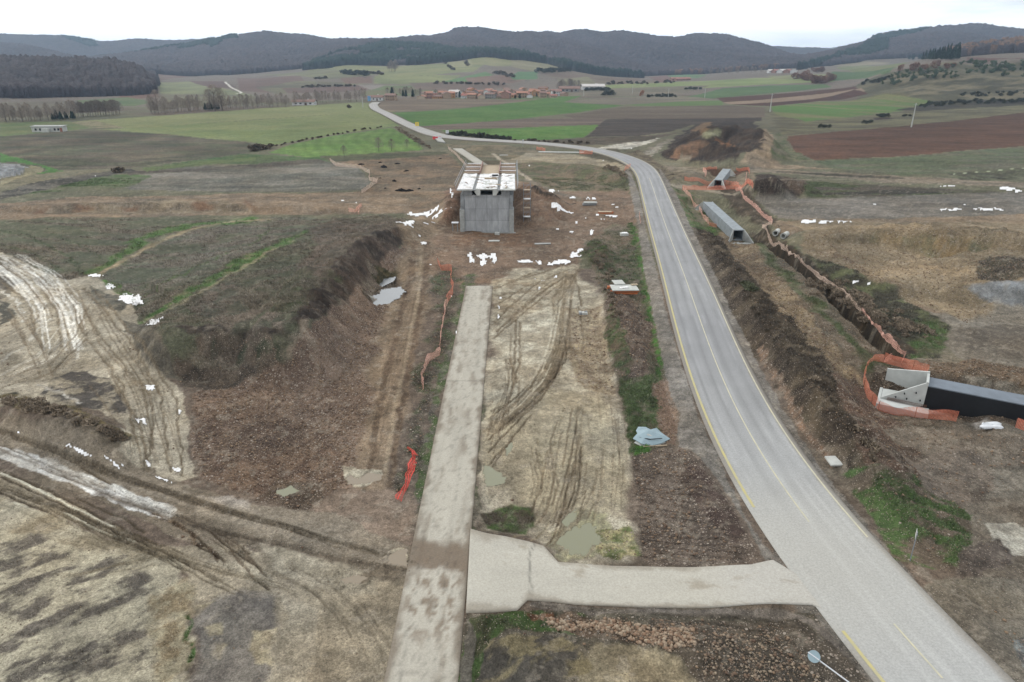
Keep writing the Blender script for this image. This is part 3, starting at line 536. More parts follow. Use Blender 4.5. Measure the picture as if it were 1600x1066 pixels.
Z('1075,340 1135,352 1130,362 1095,362 1075,350', C(82, 110, 58), C(98, 92, 70), warp=3, soft=1.5, sc=1.2, veg=.8); Z('1097,326 1112,328 1112,338 1100,336', C(80, 104, 56), warp=2, soft=2, veg=.8)
Z('1052,262 1100,262 1180,268 1180,285 1130,280 1060,282', C(130, 118, 98), C(110, 98, 82), warp=3, soft=2, sc=2.5); Z('1100,262 1170,263 1170,270 1105,269', C(92, 66, 50), warp=2, soft=1.5)
Z('1040,288 1060,284 1180,290 1180,294 1060,294', C(134, 124, 108), warp=2, soft=1.5); Z('1045,290 1068,300 1090,345 1075,348 1055,312', C(86, 102, 64), C(116, 104, 86), warp=3, soft=2, sc=1.5, veg=.5)
# scrubby verge above the road bend
Z('965,240 1000,235 1030,255 1060,270 1050,290 1020,275 995,252', C(92, 82, 68), C(112, 102, 82), warp=3, soft=2, sc=2.5, veg=.6, st=.3)
Z('905,238 965,232 985,250 990,268 960,262 920,250', C(96, 88, 70), C(84, 78, 62), warp=3, soft=2, sc=3, veg=.5)
# the works area between the bridge and the road
Z('780,232 870,236 950,252 985,262 975,276 880,276 820,268 790,258', C(144, 132, 110), C(122, 112, 94), warp=4, soft=3, sc=4, ani=(-5, 4))
Z('790,256 850,252 980,268 1000,280 1002,300 940,300 870,296 820,278', C(96, 96, 70), C(112, 98, 80), warp=4, soft=3, sc=3, k0=.4, k1=.65, veg=.6)
Z('700,225 800,228 830,232 800,250 720,245', C(98, 92, 72), C(120, 108, 88), warp=3, soft=2, sc=5, veg=.4)
Z('800,280 870,300 985,296 1005,330 1000,350 960,350 920,380 900,420 780,445 690,440 640,400 620,350 690,330 720,300', C(126, 104, 86), C(112, 94, 78), warp=4, soft=4, sc=5, st=.25)
Z('800,285 850,300 890,330 860,345 810,340 802,310', C(126, 100, 80), C(114, 92, 76), warp=4, soft=3, sc=3, st=.2)
Z('695,300 722,285 720,340 700,352 690,335', C(122, 94, 76), C(110, 88, 72), warp=3, soft=3, sc=2)
Z('700,362 830,362 840,385 700,385', C(122, 96, 76), C(112, 92, 76), warp=4, soft=4, sc=3)
S('800,262 830,282 860,298 905,312', 6, C(122, 112, 98), C(104, 94, 82), warp=1.5); S('832,292 855,306 885,318 898,318', 3, C(66, 58, 50), warp=1.5)
S('770,240 800,262 830,282', 3, C(150, 138, 120), warp=1)
# left bank
Z('200,475 290,440 400,385 500,345 600,335 650,345 620,390 570,445 500,500 460,560 400,590 340,620 290,600 250,540 215,510', C(114, 104, 90), C(88, 88, 70), warp=4, soft=3, sc=2.2, ani=(35, 2.5), k0=.35, k1=.65, veg=.85)
Z('480,345 620,345 640,360 600,400 540,430 500,440 460,420 500,380', C(112, 98, 86), C(90, 82, 70), warp=6, soft=6, sc=2, ani=(35, 3), veg=.6)
Z('560,375 600,360 640,350 620,390 565,445 500,498 470,520 455,500 500,440', C(92, 78, 68), C(66, 58, 52), warp=4, soft=3, sc=1.2, ani=(50, 3), veg=.5)
Z('262,520 300,512 360,506 430,510 450,520 420,526 350,524 300,530', C(66, 58, 52), C(84, 74, 64), warp=5, soft=4, sc=1.0, veg=.4)
Z('305,525 350,520 400,522 440,530 450,560 400,570 350,575 310,560', C(98, 86, 74), C(74, 76, 60), warp=4, soft=3, sc=1.1, k0=.45, k1=.7, st=.3, veg=.3)
S('478,505 468,530 452,553', 5, C(126, 112, 96), warp=3, soft=2)
Z('270,560 330,572 400,575 440,560 420,590 350,615 300,605', C(98, 86, 74), C(76, 68, 60), warp=4, soft=3, sc=1.5, st=.25, veg=.4)
Z('320,450 360,440 440,500 440,520 340,510 300,480', C(112, 100, 88), C(88, 86, 72), warp=4, soft=4, sc=1.6, veg=.5)
S('215,505 262,480 330,440 400,400 450,375 480,350', 11, C(84, 112, 60), C(110, 108, 78), warp=2.5, soft=1.5, sc=1.6, k0=.5, k1=.75, veg=.5); S('230,500 300,464 380,418 440,384', 3.5, C(130, 120, 94), warp=2, soft=1.8, opacity=.8)
S('400,500 440,480 500,450 520,430', 7, C(80, 96, 62), C(92, 82, 70), warp=5, soft=3, sc=1.5, veg=.7, opacity=.6)
Z('-300,345 0,345 200,340 340,344 390,347 330,352 250,372 180,405 140,432 100,440 60,420 0,395 -300,370', C(108, 98, 84), C(90, 92, 72), warp=3, soft=2, sc=3, ani=(-12, 4), veg=.5)
Z('390,342 480,340 520,345 470,365 380,400 280,450 220,475 170,460 150,440 190,405 260,375 330,355', C(116, 107, 96), C(92, 94, 76), warp=3, soft=2, sc=2, ani=(25, 3), veg=.6)
S('380,345 330,350 270,360 225,380 180,405 150,425', 13, C(84, 112, 60), C(104, 108, 74), warp=3, soft=1.6, sc=2, k0=.5, k1=.8, veg=.5)
S('420,344 350,349 290,362 240,382 195,407 155,432 130,445', 5, C(144, 128, 102), C(122, 112, 86), warp=1.5, soft=1.5, sc=1.5)
for s in ('0,360 60,375 110,400 130,430', '30,362 90,390 125,415', '80,365 130,385 160,405', '0,380 50,395 100,425'): S(s, 2.2, C(74, 84, 56), warp=3, soft=2, veg=.4, opacity=.6)
Z('158,438 190,445 215,468 200,480 150,460', C(84, 120, 54), C(96, 96, 70), warp=3, soft=2, sc=1.5, veg=.7)
S('175,470 260,440 330,410 420,362', 3, C(88, 108, 60), warp=3, soft=2, veg=.5, opacity=.7)
# stony ploughed flat
Z('640,380 655,390 640,450 610,560 575,680 545,760 520,800 460,790 380,770 310,740 300,690 300,620 350,610 400,590 460,560 500,500 560,450 600,405', C(128, 108, 92), C(106, 88, 76), warp=4, soft=3, sc=1.6, st=.85)
Z('300,640 420,640 520,680 540,740 500,790 400,775 310,740', C(118, 98, 82), C(98, 80, 68), warp=5, soft=4, sc=1.0, st=.7)
for i in range(26):
    t = i / 25.0; x0 = 298 + 4 * t; y0 = 618 + 128 * t; S(f'{x0:.0f},{y0:.0f} {x0+60:.0f},{y0+6:.0f} {x0+120:.0f},{y0+22+8*t:.0f} {x0+185:.0f},{y0+60:.0f}', 1.0, C(82, 66, 56), warp=1.2, soft=2, depth=.08, opacity=.55)
Z('430,745 500,755 520,790 450,795 400,780 420,765', C(102, 88, 74), C(88, 74, 62), warp=6, soft=6, sc=.8, st=.6)
Z('575,405 640,410 640,450 600,470 560,450', C(114, 102, 90), C(92, 82, 68), warp=4, soft=4, sc=1.2, st=.5)
Z('588,415 625,412 632,425 600,445 585,435', C(74, 70, 48), C(96, 84, 62), warp=3, soft=2, sc=.8, veg=.6)
Z('575,462 600,456 630,460 625,470 590,474', C(158, 158, 152), C(116, 106, 94), warp=4, soft=2, sc=.9, wet=.8)
# dirt track right of it
S('665,340 655,380 648,440 632,520 615,600 600,680 590,760 585,800', 26, C(136, 118, 98), C(120, 104, 86), warp=1.5, soft=1.2, sc=2, ani=(80, 4), st=.12)
for s in ('650,380 640,440 618,520 600,600 585,690 578,760', '668,380 664,440 650,520 634,600 620,690 612,760'): S(s, 5, C(104, 86, 70), C(120, 102, 84), warp=1.2, soft=1.5, sc=1, depth=.07, lip=.05)
S('659,400 652,470 634,560 614,650 602,740', 3, C(150, 134, 112), warp=1, soft=2, opacity=.7)
S('700,425 697,480 680,560 665,640 650,720 640,800', 15, C(96, 86, 76), C(82, 88, 62), warp=3, soft=1.5, sc=1.2, st=.45, veg=.45)
S('735,430 715,520 690,600 670,690 650,800', 8, C(104, 96, 86), C(82, 96, 58), warp=2, soft=1, sc=1.2, st=.3, veg=.4)
Z('535,725 560,735 600,735 595,755 560,760 540,750', C(168, 160, 142), C(144, 134, 116), warp=4, soft=1.5, sc=1)
Z('520,770 640,770 650,850 600,860 520,830 480,800', C(136, 118, 102), C(120, 104, 90), warp=5, soft=5, sc=2)
# junction of dirt roads, far left
Z('-200,380 0,392 60,420 100,438 150,430 200,470 230,510 200,520 250,570 290,620 300,742 280,750 190,705 195,665 120,620 0,640 -200,640', C(160, 150, 132), C(142, 132, 114), warp=3, soft=2, sc=3, st=.1)
Z('185,500 225,505 260,545 285,600 250,590 215,550', C(92, 86, 76), C(108, 100, 86), warp=4, soft=2, sc=1.2, veg=.3); Z('140,445 180,460 200,475 190,490 150,478', C(94, 90, 80), C(118, 110, 94), warp=3, soft=2, sc=1.2, veg=.3)
Z('0,400 20,410 30,440 0,470 -100,470 -100,400', C(96, 88, 78), C(120, 112, 98), warp=4, soft=2, sc=1.2); Z('0,470 25,480 20,500 0,510', C(92, 88, 78), warp=3, soft=2)
Z('70,590 110,583 140,580 175,595 195,620 205,645 170,648 130,640 90,630 60,615', C(88, 82, 76), C(140, 130, 112), warp=5, soft=2, sc=1.4, k0=.5, k1=.66, ani=(-10, 1.5))
for s, w, c in (('0,398 50,425 95,470 115,510 120,560', 3, C(176, 170, 158)), ('0,425 35,440 65,480 70,520', 4, C(178, 172, 162)), ('20,412 80,445 120,480', 2.4, C(186, 182, 174)), ('0,560 40,540 80,500', 3, C(172, 166, 152)), ('0,450 25,470 38,505', 3, C(182, 178, 168)), ('60,600 100,620 130,630', 3, C(180, 176, 168))):
    S(s, w, c, C(142, 132, 114), warp=3, soft=2, sc=.8, wet=.5, opacity=.85)
for s in ('0,410 60,440 92,490 95,540', '0,440 45,470 55,520', '40,415 105,465 135,520', '90,450 130,520 190,600 215,690', '110,455 160,530 225,610 240,700', '130,450 200,530 250,610 265,735', '150,455 225,540 275,620 285,740', '0,590 60,570 110,520 120,470', '0,605 80,580 135,530', '0,530 50,510 80,470', '235,610 240,650 232,735', '210,640 225,690 228,735'):
    S(s, 1.9, C(116, 102, 82), warp=1.8, soft=2, depth=.09, lip=.05, opacity=.75)
S('0,620 60,632 120,645 200,682', 13, C(116, 102, 72), C(72, 68, 54), warp=5, soft=1.5, sc=.9, k0=.4, k1=.6, veg=.5)
# the diagonal haul road, bottom left
Z('-300,630 0,648 100,690 200,735 300,760 400,790 520,800 600,840 650,860 640,880 720,890 740,920 640,925 600,910 480,880 380,850 300,850 200,800 100,760 0,700 -300,640', C(130, 118, 102), C(112, 101, 86), warp=2.5, soft=2.5, sc=2.5, ani=(-35, 5), st=.1)
S('-60,668 60,700 200,755 330,797 440,830 560,862 660,885 740,905', 8, C(114, 102, 87), C(130, 119, 103), warp=1.5, soft=1.5, sc=1, ani=(-35, 5), wet=.3, opacity=.9)
S('-60,640 60,668 200,722 330,772 440,806 560,845 650,868', 4, C(118, 106, 90), warp=1.5, soft=1.5, wet=.2, opacity=.8)
Z('-200,680 0,735 60,760 130,795 230,845 290,850 380,850 480,880 600,905 650,910 620,1000 600,1200 440,1200 300,960 290,900 200,850 0,775 -300,760', C(150, 138, 118), C(128, 117, 100), warp=4, soft=4, sc=3, ani=(-30, 3))
Z('-100,680 0,697 60,715 120,738 200,765 280,795 260,812 200,795 130,765 60,738 0,715 -100,700', C(184, 182, 178), C(164, 158, 148), warp=2, soft=1.5, sc=1, ani=(-38, 4), wet=.6)
S('-60,640 60,682 200,742 330,785 440,820 560,858 660,885', 5, C(104, 92, 78), C(120, 106, 92), warp=1.5, soft=2, sc=1)
S('150,770 300,818 440,858 560,880 650,898', 4, C(104, 92, 78), warp=1.5, soft=2, opacity=.7)
Z('300,770 380,775 410,800 350,800', C(140, 132, 124), warp=5, soft=4)
for i, s in enumerate(('0,732 60,760 140,800 230,842', '0,742 60,772 130,806 200,838', '0,768 70,800 150,840 200,858', '10,790 90,825 170,858', '240,800 300,830 350,880 400,905', '250,795 320,822 370,865 410,890', '60,700 160,748 240,790', '300,845 360,880 420,920', '120,780 200,812 225,830')):
    S(s, 2.0, C(96, 84, 68), warp=1, soft=1, depth=.10, lip=.05)
for s in ('2,737 40,754 90,780', '22,745 60,765 120,797', '100,802 150,825 210,845', '110,792 180,823', '20,783 60,802 120,832'): S(s, 1.6, C(176, 170, 150), warp=1, soft=1, wet=.5)
S('235,795 290,825 330,860 370,890', 5, C(84, 68, 52), C(128, 110, 90), warp=4, soft=2, sc=.5, k0=.4, k1=.6, st=.3, depth=.1)
Z('-300,770 0,778 60,800 130,825 200,850 280,880 300,930 300,960 290,1066 280,1300 -500,1300', C(158, 149, 129), C(142, 130, 108), warp=5, soft=5, sc=2.5, ani=(40, 2), veg=.15)
Z('-300,820 0,830 100,850 200,870 270,920 280,1000 270,1300 -300,1300', C(158, 149, 128), C(108, 100, 90), warp=6, soft=6, sc=.95, ani=(42, 2.2), k0=.47, k1=.66, veg=(.05, .4), seed=4)
Z('230,930 290,900 300,960 285,1040 240,1066 220,1000', C(134, 118, 92), C(152, 141, 116), warp=8, soft=9, sc=.8, veg=.3)
S('297,955 292,990 290,1040', 4, C(82, 108, 58), C(128, 116, 90), warp=4, soft=2, sc=.4, k0=.4, k1=.6, veg=.7)
Z('300,960 330,930 390,915 430,930 445,1000 440,1300 285,1300 295,1000', C(126, 119, 110), C(112, 105, 98), warp=9, soft=10, sc=1.2, ani=(60, 2))
for s in ('320,975 345,968 350,990 330,995', '340,1005 358,1004 355,1016 340,1016', '390,985 430,980 442,1010 430,1040 405,1030', '300,945 330,940 310,955'): Z(s, C(158, 147, 122), C(140, 128, 106), warp=5, soft=4, sc=.6)
for s, c in (('400,850 520,880 600,905 600,930 500,915 420,890', C(138, 128, 110)), ('300,870 400,880 440,930 420,1066 480,1066 500,950', C(142, 132, 115))): Z(s, c, C(152, 142, 124), warp=7, soft=7, sc=1.8)
Z('600,862 630,858 640,868 636,884 610,884', C(156, 144, 120), warp=2, soft=1, wet=.7)
Z('640,852 735,850 735,905 700,905 640,895', C(122, 108, 92), C(106, 94, 80), warp=2, soft=2, sc=.7)
# pale mud right of the concrete track
Z('772,445 800,425 880,415 915,430 940,485 958,560 975,640 990,740 1005,830 985,870 900,885 855,860 830,848 735,828 745,700 757,560', C(166, 157, 138), C(144, 133, 114), warp=12, soft=11, sc=2.2, st=.12)
Z('760,640 840,600 940,620 985,720 960,800 860,800 760,760', C(160, 149, 126), C(150, 139, 118), warp=6, soft=8, sc=3)
Z('880,480 940,480 955,560 960,620 900,600 890,540', C(146, 132, 108), C(128, 112, 92), warp=4, soft=4, sc=.8, st=.5)
Z('770,440 900,410 905,430 860,480 770,520', C(132, 118, 98), C(154, 144, 124), warp=4, soft=4, sc=1.2)
S('755,460 752,540 748,640 742,760 738,828', 6, C(106, 98, 84), C(92, 92, 70), warp=2, soft=1, sc=1, veg=.2)
for s in ('900,430 870,480 885,540 868,590 820,640 765,690', '890,430 862,470 878,530 860,580 812,630 765,672', '882,470 876,530 855,580 800,630 765,655', '870,440 830,470 775,520', '880,425 820,450 772,478', '890,410 830,432 775,450', '910,420 868,450 800,505 770,530', '888,500 885,560 850,620 790,680 765,708',
          '892,470 890,540 892,545', '806,500 805,560 800,610', '812,505 812,560 806,600', '860,450 845,440 820,460 775,500', '850,590 810,625 768,645', '800,690 765,735', '830,650 790,700 765,725', '905,480 912,540', '895,430 905,450 908,480', '870,430 840,425 800,440'):
    S(s, 1.7, C(112, 97, 77), warp=1.6, soft=2, depth=.09, lip=.06, opacity=.8)
for s in ('868,480 882,530 862,585 812,636 768,680', '888,440 862,475'): S(s, 6, C(134, 120, 98), warp=1, soft=2, opacity=.5)
for s in ('890,700 880,780 900,830', '910,680 905,760 890,840', '925,760 930,830 900,870', '850,780 830,830 800,840', '870,760 860,820 830,845', '940,800 950,860', '960,840 920,850 880,870', '795,800 775,830', '900,650 905,700', '880,640 860,720', '840,690 850,740'):
    S(s, 2.2, C(134, 120, 96), C(156, 146, 124), warp=2, soft=2.5, sc=.5, depth=.06, opacity=.7)
Z('745,800 790,785 830,795 840,820 800,835 760,825', C(98, 88, 74), C(86, 104, 60), warp=4, soft=3, sc=.8, veg=.5)
Z('845,850 870,815 900,790 940,800 960,840 930,872 880,880', C(152, 146, 112), C(134, 124, 98), warp=7, soft=4, sc=.6, ani=(60, 2.5), wet=.5)
Z('935,830 990,820 1010,860 960,875 930,860', C(158, 148, 108), C(104, 110, 70), warp=5, soft=3, sc=.7, st=.3, veg=.2)
# verge strip with grass and rubble
Z('910,380 960,355 1005,345 1015,400 1028,480 1038,560 1035,640 1030,700 990,715 975,650 960,560 945,480 930,430', C(96, 92, 72), C(110, 96, 82), warp=3, soft=2, sc=1.6, st=.4, veg=.5)
Z('930,390 1000,380 1005,430 990,460 950,450', C(84, 94, 66), C(98, 88, 76), warp=4, soft=3, sc=1.2, veg=.7)
S('985,350 1000,400 1012,470 1022,540 1030,600', 5, C(74, 112, 50), C(92, 92, 66), warp=3, soft=1.5, sc=1, veg=.9)
Z('945,440 985,470 1015,510 1015,570 1005,600 975,600 960,560 950,500', C(104, 88, 76), C(82, 70, 62), warp=4, soft=2, sc=1, st=.6, veg=.3)
Z('958,470 975,520 985,570 975,590 950,550 945,500', C(82, 96, 60), C(98, 86, 70), warp=3, soft=2, sc=.8, veg=.6)
Z('965,590 1000,590 1030,585 1032,650 1028,690 985,712 975,650', C(82, 98, 60), C(98, 94, 74), warp=3, soft=2, sc=1.0, k0=.45, k1=.7, veg=.9)
Z('905,395 925,375 945,380 950,400 920,410', C(78, 90, 56), C(92, 80, 66), warp=3, soft=2, sc=1, veg=.7); Z('990,700 1018,702 1015,715 988,714', C(74, 112, 48), warp=2, soft=1.5, veg=.9)
Z('1018,600 1040,590 1055,620 1060,690 1045,700 1032,690 1030,640', C(136, 114, 96), C(116, 96, 82), warp=4, soft=2, sc=.5, st=.95)
# gravel shoulders of the road
S('1378,1090 1312,1010 1255,945', 26, C(118, 112, 104), C(104, 98, 90), warp=1, soft=1, sc=1, st=.2)
Z('1192,850 1150,775 1118,705 1092,650 1062,560 1044,498 1026,422 1010,362 998,300 985,268 975,262 985,300 996,350 1006,420 1018,480 1035,560 1045,610 1062,650 1058,700 1095,715 1130,760 1170,820 1200,890 1230,890', C(126, 119, 111), C(112, 106, 98), warp=1.5, soft=1, sc=1.5, st=.12)
Z('1030,262 1060,310 1082,360 1115,425 1150,500 1185,570 1225,640 1270,715 1330,790 1390,860 1430,905 1470,950 1440,930 1350,850 1290,780 1240,710 1195,640 1155,565 1128,498 1095,422 1066,367 1045,319 1032,286', C(126, 119, 111), C(110, 104, 97), warp=1.5, soft=1, sc=1.5, st=.12)
S('1185,545 1225,612 1262,680 1300,730', 4, C(130, 104, 84), C(106, 90, 76), warp=2, soft=1, sc=.5, st=.9)
# dark stony triangle beside the junction
Z('985,715 1060,700 1095,715 1125,765 1165,830 1190,880 1100,888 1010,882 1000,830 990,760', C(112, 98, 86), C(92, 80, 70), warp=3, soft=2, sc=1.2, st=.7)
Z('1080,720 1125,765 1165,830 1150,850 1100,800 1060,750', C(86, 70, 62), C(98, 84, 72), warp=4, soft=3, sc=1, st=.5, veg=.2)
for i in range(15):
    t = i / 14.0; S(f'{992+8*t:.0f},{735+135*t:.0f} {1050+10*t:.0f},{745+132*t:.0f} {1110+25*t:.0f},{752+128*t:.0f} {1130+45*t:.0f},{770+112*t:.0f}', 1.4, C(72, 60, 54), warp=2, soft=1.5, depth=.1, opacity=.55)
S('880,885 960,890 1060,893 1180,893 1215,870 1230,850', 6, C(112, 104, 96), C(98, 90, 82), warp=1.5, soft=1.2, sc=1, st=.2)
# grass slope right of the road
Z('1325,735 1400,740 1470,755 1520,810 1500,890 1450,885 1400,880 1350,800 1310,745', C(104, 92, 78), C(84, 104, 60), warp=4, soft=2.5, sc=1.0, ani=(-20, 2), k0=.42, k1=.58, st=.3, veg=(.2, .9))
Z('1400,700 1520,690 1560,760 1500,790 1440,755', C(124, 110, 96), C(112, 100, 88), warp=6, soft=5, sc=2, st=.35)
Z('1500,850 1560,840 1590,870 1540,900 1490,900', C(92, 82, 74), C(110, 98, 88), warp=5, soft=3, sc=.8, st=.2, veg=.2)
# lower right corner, in front of the access road
Z('728,962 830,955 900,950 1100,955 1265,958 1310,1010 1370,1080 1450,1300 700,1300 715,1066', C(104, 96, 82), C(88, 82, 70), warp=3, soft=1, sc=1.5, st=.35, veg=.15)
S('835,946 950,955 1100,958 1250,962 1300,1000 1350,1060', 7, C(124, 115, 106), C(104, 96, 88), warp=1.5, soft=1, sc=1, st=.1)
Z('1020,965 1250,968 1310,1015 1360,1066 1380,1200 1100,1200 1070,1040 1010,990', C(98, 88, 76), C(84, 76, 66), warp=4, soft=2, sc=1, st=.6, ani=(-30, 2))
for s in ('1050,975 1150,980 1250,1005 1320,1066', '1080,990 1180,1000 1260,1040', '1120,1010 1220,1040 1260,1066', '1040,963 1140,966 1240,980'): S(s, 2, C(76, 68, 58), warp=2, soft=2, depth=.07, opacity=.6)
Z('930,1010 1000,1000 1060,1025 1085,1066 1100,1300 820,1300 900,1066', C(146, 135, 112), C(128, 117, 96), warp=7, soft=5, sc=1.5)
Z('770,1000 830,990 900,1000 920,1040 880,1066 760,1120 750,1040', C(128, 116, 88), C(88, 82, 74), warp=5, soft=3, sc=1.0, k0=.4, k1=.6, ani=(40, 2), veg=.3)
Z('735,965 835,955 920,965 910,990 830,985 760,1010 735,1100 720,1066', C(88, 88, 64), C(78, 98, 54), warp=4, soft=2, sc=.9, st=.2, veg=.7)
Z('732,965 745,1000 735,1066 715,1066', C(104, 98, 88), warp=1.5, soft=1)
Z('850,960 920,962 1000,985 1080,980 1090,1010 1050,1020 960,1000 880,985', C(116, 98, 82), C(92, 80, 68), warp=4, soft=2, sc=.6, st=.9)
Z('820,958 860,955 862,965 830,968', C(118, 84, 62), warp=3, soft=1.5, st=.3)
S('-60,662 60,694 200,745 330,790 440,822 560,858 660,884', 17, C(136, 124, 107), C(122, 110, 94), warp=1.5, soft=1.6, sc=2, ani=(-35, 6), st=.1, wet=.15, opacity=.99)
S('-60,700 0,704 60,722 130,748 200,772 265,800', 7, C(182, 179, 172), C(150, 142, 130), warp=2.5, soft=1.5, sc=.8, ani=(-38, 4), wet=.5, opacity=.99)
S('560,905 610,890 650,882 740,892', 9, C(112, 100, 84), C(126, 113, 96), warp=2, soft=1.6, sc=.8)
# tyre marks: bundles of thin wandering ruts
def tracks(spec, n, spread, c, w=1.0, depth=.05, op=.6, seed=0):
    q = P(spec); rg = np.random.default_rng(seed + 11)
    for i in range(n):
        o = rg.uniform(-spread, spread); p = q + np.column_stack([o + rg.normal(size=len(q)) * spread * .12, rg.normal(size=len(q)) * 2.0]); t0, t1 = sorted(rg.uniform(-.3, 1.3, 2)); p = resample(p, 6.0); a, b_ = int(np.clip(t0, 0, .5) * len(p)), int(np.clip(t1, .6, 1) * len(p)); p = p[a:max(b_, a + 3)]
        if len(p) < 3: continue
        S(' '.join(f'{x:.1f},{y_:.1f}' for x, y_ in p[::3 if len(p) > 9 else 1]), w * rg.uniform(.6, 1.5), c * rg.uniform(.85, 1.15), warp=1.2, soft=2, depth=depth, lip=depth * .6, opacity=op * rg.uniform(.5, 1.2))
mud_d, mud_l = C(122, 107, 87), C(176, 167, 148)
tracks('885,425 878,480 876,540 855,590 815,635 770,675', 26, 16, mud_d, 1.5, seed=1); tracks('885,425 876,480 872,540 850,590 812,635 768,675', 1, 1, C(134, 120, 98), 12, .0, .8, seed=41); tracks('890,640 880,700 870,760 850,820', 14, 26, mud_d, 1.6, seed=2); tracks('930,700 925,760 905,820 880,860', 12, 30, mud_d, 1.8, seed=3)
tracks('890,420 840,455 790,500 768,525', 10, 14, mud_d, seed=4); tracks('880,470 868,540 840,600 800,640 770,665', 6, 12, mud_l, 1.2, .0, seed=5); tracks('810,520 806,580 800,640 780,720', 7, 12, mud_d, 1.0, seed=6)
tracks('920,500 935,600 950,700 960,800', 8, 24, mud_d, .9, .03, .4, seed=7); tracks('120,450 165,530 220,610 255,735', 14, 32, mud_d, 1.1, seed=8); tracks('0,400 50,432 90,480 108,550', 30, 42, C(200, 196, 188), 1.4, .03, .8, seed=9); tracks('0,590 70,555 120,500', 9, 22, C(190, 184, 172), 1.2, .0, .8, seed=39); tracks('0,405 50,440 85,490 100,560', 8, 18, mud_d, 1.2, seed=10)
tracks('0,610 80,575 130,520 160,460', 10, 20, mud_d, 1.0, seed=12); tracks('-20,668 60,696 200,746 330,790 440,822 560,858 660,884', 26, 13, C(108, 96, 80), 1.3, .05, .7, seed=51)
tracks('-20,690 80,735 220,790 360,835 520,870 650,895', 16, 14, C(106, 94, 80), 1.3, .04, .5, seed=13); tracks('-20,735 90,795 200,845 320,880 460,920', 12, 22, C(118, 106, 86), 1.2, .05, .5, seed=14)
tracks('655,380 645,450 622,540 603,640 588,740', 9, 18, C(112, 96, 80), 1.2, .04, .5, seed=15); tracks('600,1066 560,980 500,920 420,880', 8, 40, C(118, 106, 88), 1.6, .03, .4, seed=16); tracks('1440,940 1500,1000 1580,1060', 8, 40, C(100, 92, 82), 2, .04, .4, seed=17)
tracks('1560,480 1540,600 1560,720 1590,850', 10, 60, C(100, 90, 78), 1.6, .03, .35, seed=18); tracks('740,375 800,400 880,395 960,350', 10, 20, C(100, 84, 70), 1.5, .04, .4, seed=19); tracks('1240,322 1400,320 1600,316', 10, 5, C(96, 88, 78), .8, .0, .5, seed=20); tracks('1200,280 1330,282 1600,294', 8, 3, C(142, 132, 114), .8, .0, .5, seed=21)
tracks('840,946 960,956 1120,962 1260,975 1350,1050', 6, 6, C(92, 84, 74), 1.2, .04, .5, seed=22); tracks('790,560 800,600 780,650 765,700', 10, 14, mud_d, 1.1, seed=30); tracks('850,700 860,760 840,810 810,830', 8, 22, mud_d, 1.4, seed=31); tracks('960,640 965,720 960,800', 8, 14, mud_d, .9, .03, .4, seed=32); tracks('780,460 830,455 880,430', 8, 10, mud_d, 1.1, seed=33)
tracks('20,480 60,540 80,590', 8, 26, mud_d, 1.2, seed=34); tracks('160,600 200,660 215,730', 8, 20, mud_d, 1.1, seed=35); tracks('0,760 120,805 260,862 380,930', 14, 26, C(108, 96, 78), 1.3, .07, .6, seed=36); tracks('100,900 180,880 260,860', 10, 60, C(126, 114, 92), 1.6, .04, .4, seed=37)
tracks('330,830 370,860 410,900', 8, 16, C(90, 74, 58), 1.5, .08, .6, seed=23)
# unevenness of colour and surface at every scale
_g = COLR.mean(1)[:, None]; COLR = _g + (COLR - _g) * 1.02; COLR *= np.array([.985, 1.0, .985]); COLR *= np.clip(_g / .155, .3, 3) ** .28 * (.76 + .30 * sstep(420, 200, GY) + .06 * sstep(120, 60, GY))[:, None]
near = np.nonzero(GY < 420)[0]; x_, y_ = GX[near], GY[near]; mt = np.zeros(len(near))
for sc_m, am, sd in ((.45, .20, 301), (1.5, .26, 302), (5.5, .26, 303), (22, .22, 304)): mt = mt + am * (fbm(x_, y_, sc_m, 3, sd, .6) - .5) * 2 * (sstep(420, 200, y_) if sc_m < 20 else 1)
hue = (fbm(x_, y_, 7, 4, 310) - .5) * .13; COLR[near] *= (1 + mt)[:, None] * np.stack([1 + hue, np.ones(len(near)), 1 - hue * 1.3], 1)
far_i = np.nonzero(GY >= 420)[0]; COLR[far_i] *= (1 + .22 * (fbm(GX[far_i], GY[far_i], 60, 5, 320, .65) - .5) * 2)[:, None]
pale = sstep(.60, .70, fbm(x_, y_, 1.1, 4, 330, .7)) * .30 * (1 - np.clip(TR[near, 1] * 1.5, 0, 1)) * sstep(300, 120, y_); COLR[near] = COLR[near] * (1 - pale[:, None]) + C(170, 160, 142) * pale[:, None]
amp = (.035 + .13 * TR[near, 0] + (.16 + .18 * (TR[near, 1] > .45)) * TR[near, 1]) * sstep(260, 90, y_) * (1 - beds(x_, y_)[0]); GZ[near] += amp * (fbm(x_, y_, .55, 3, 340, .65) - .5) * 2 + amp * 1.2 * (fbm(x_, y_, 1.7, 2, 341) - .5) * 2
print('painted', round(time.time() - T0, 1))
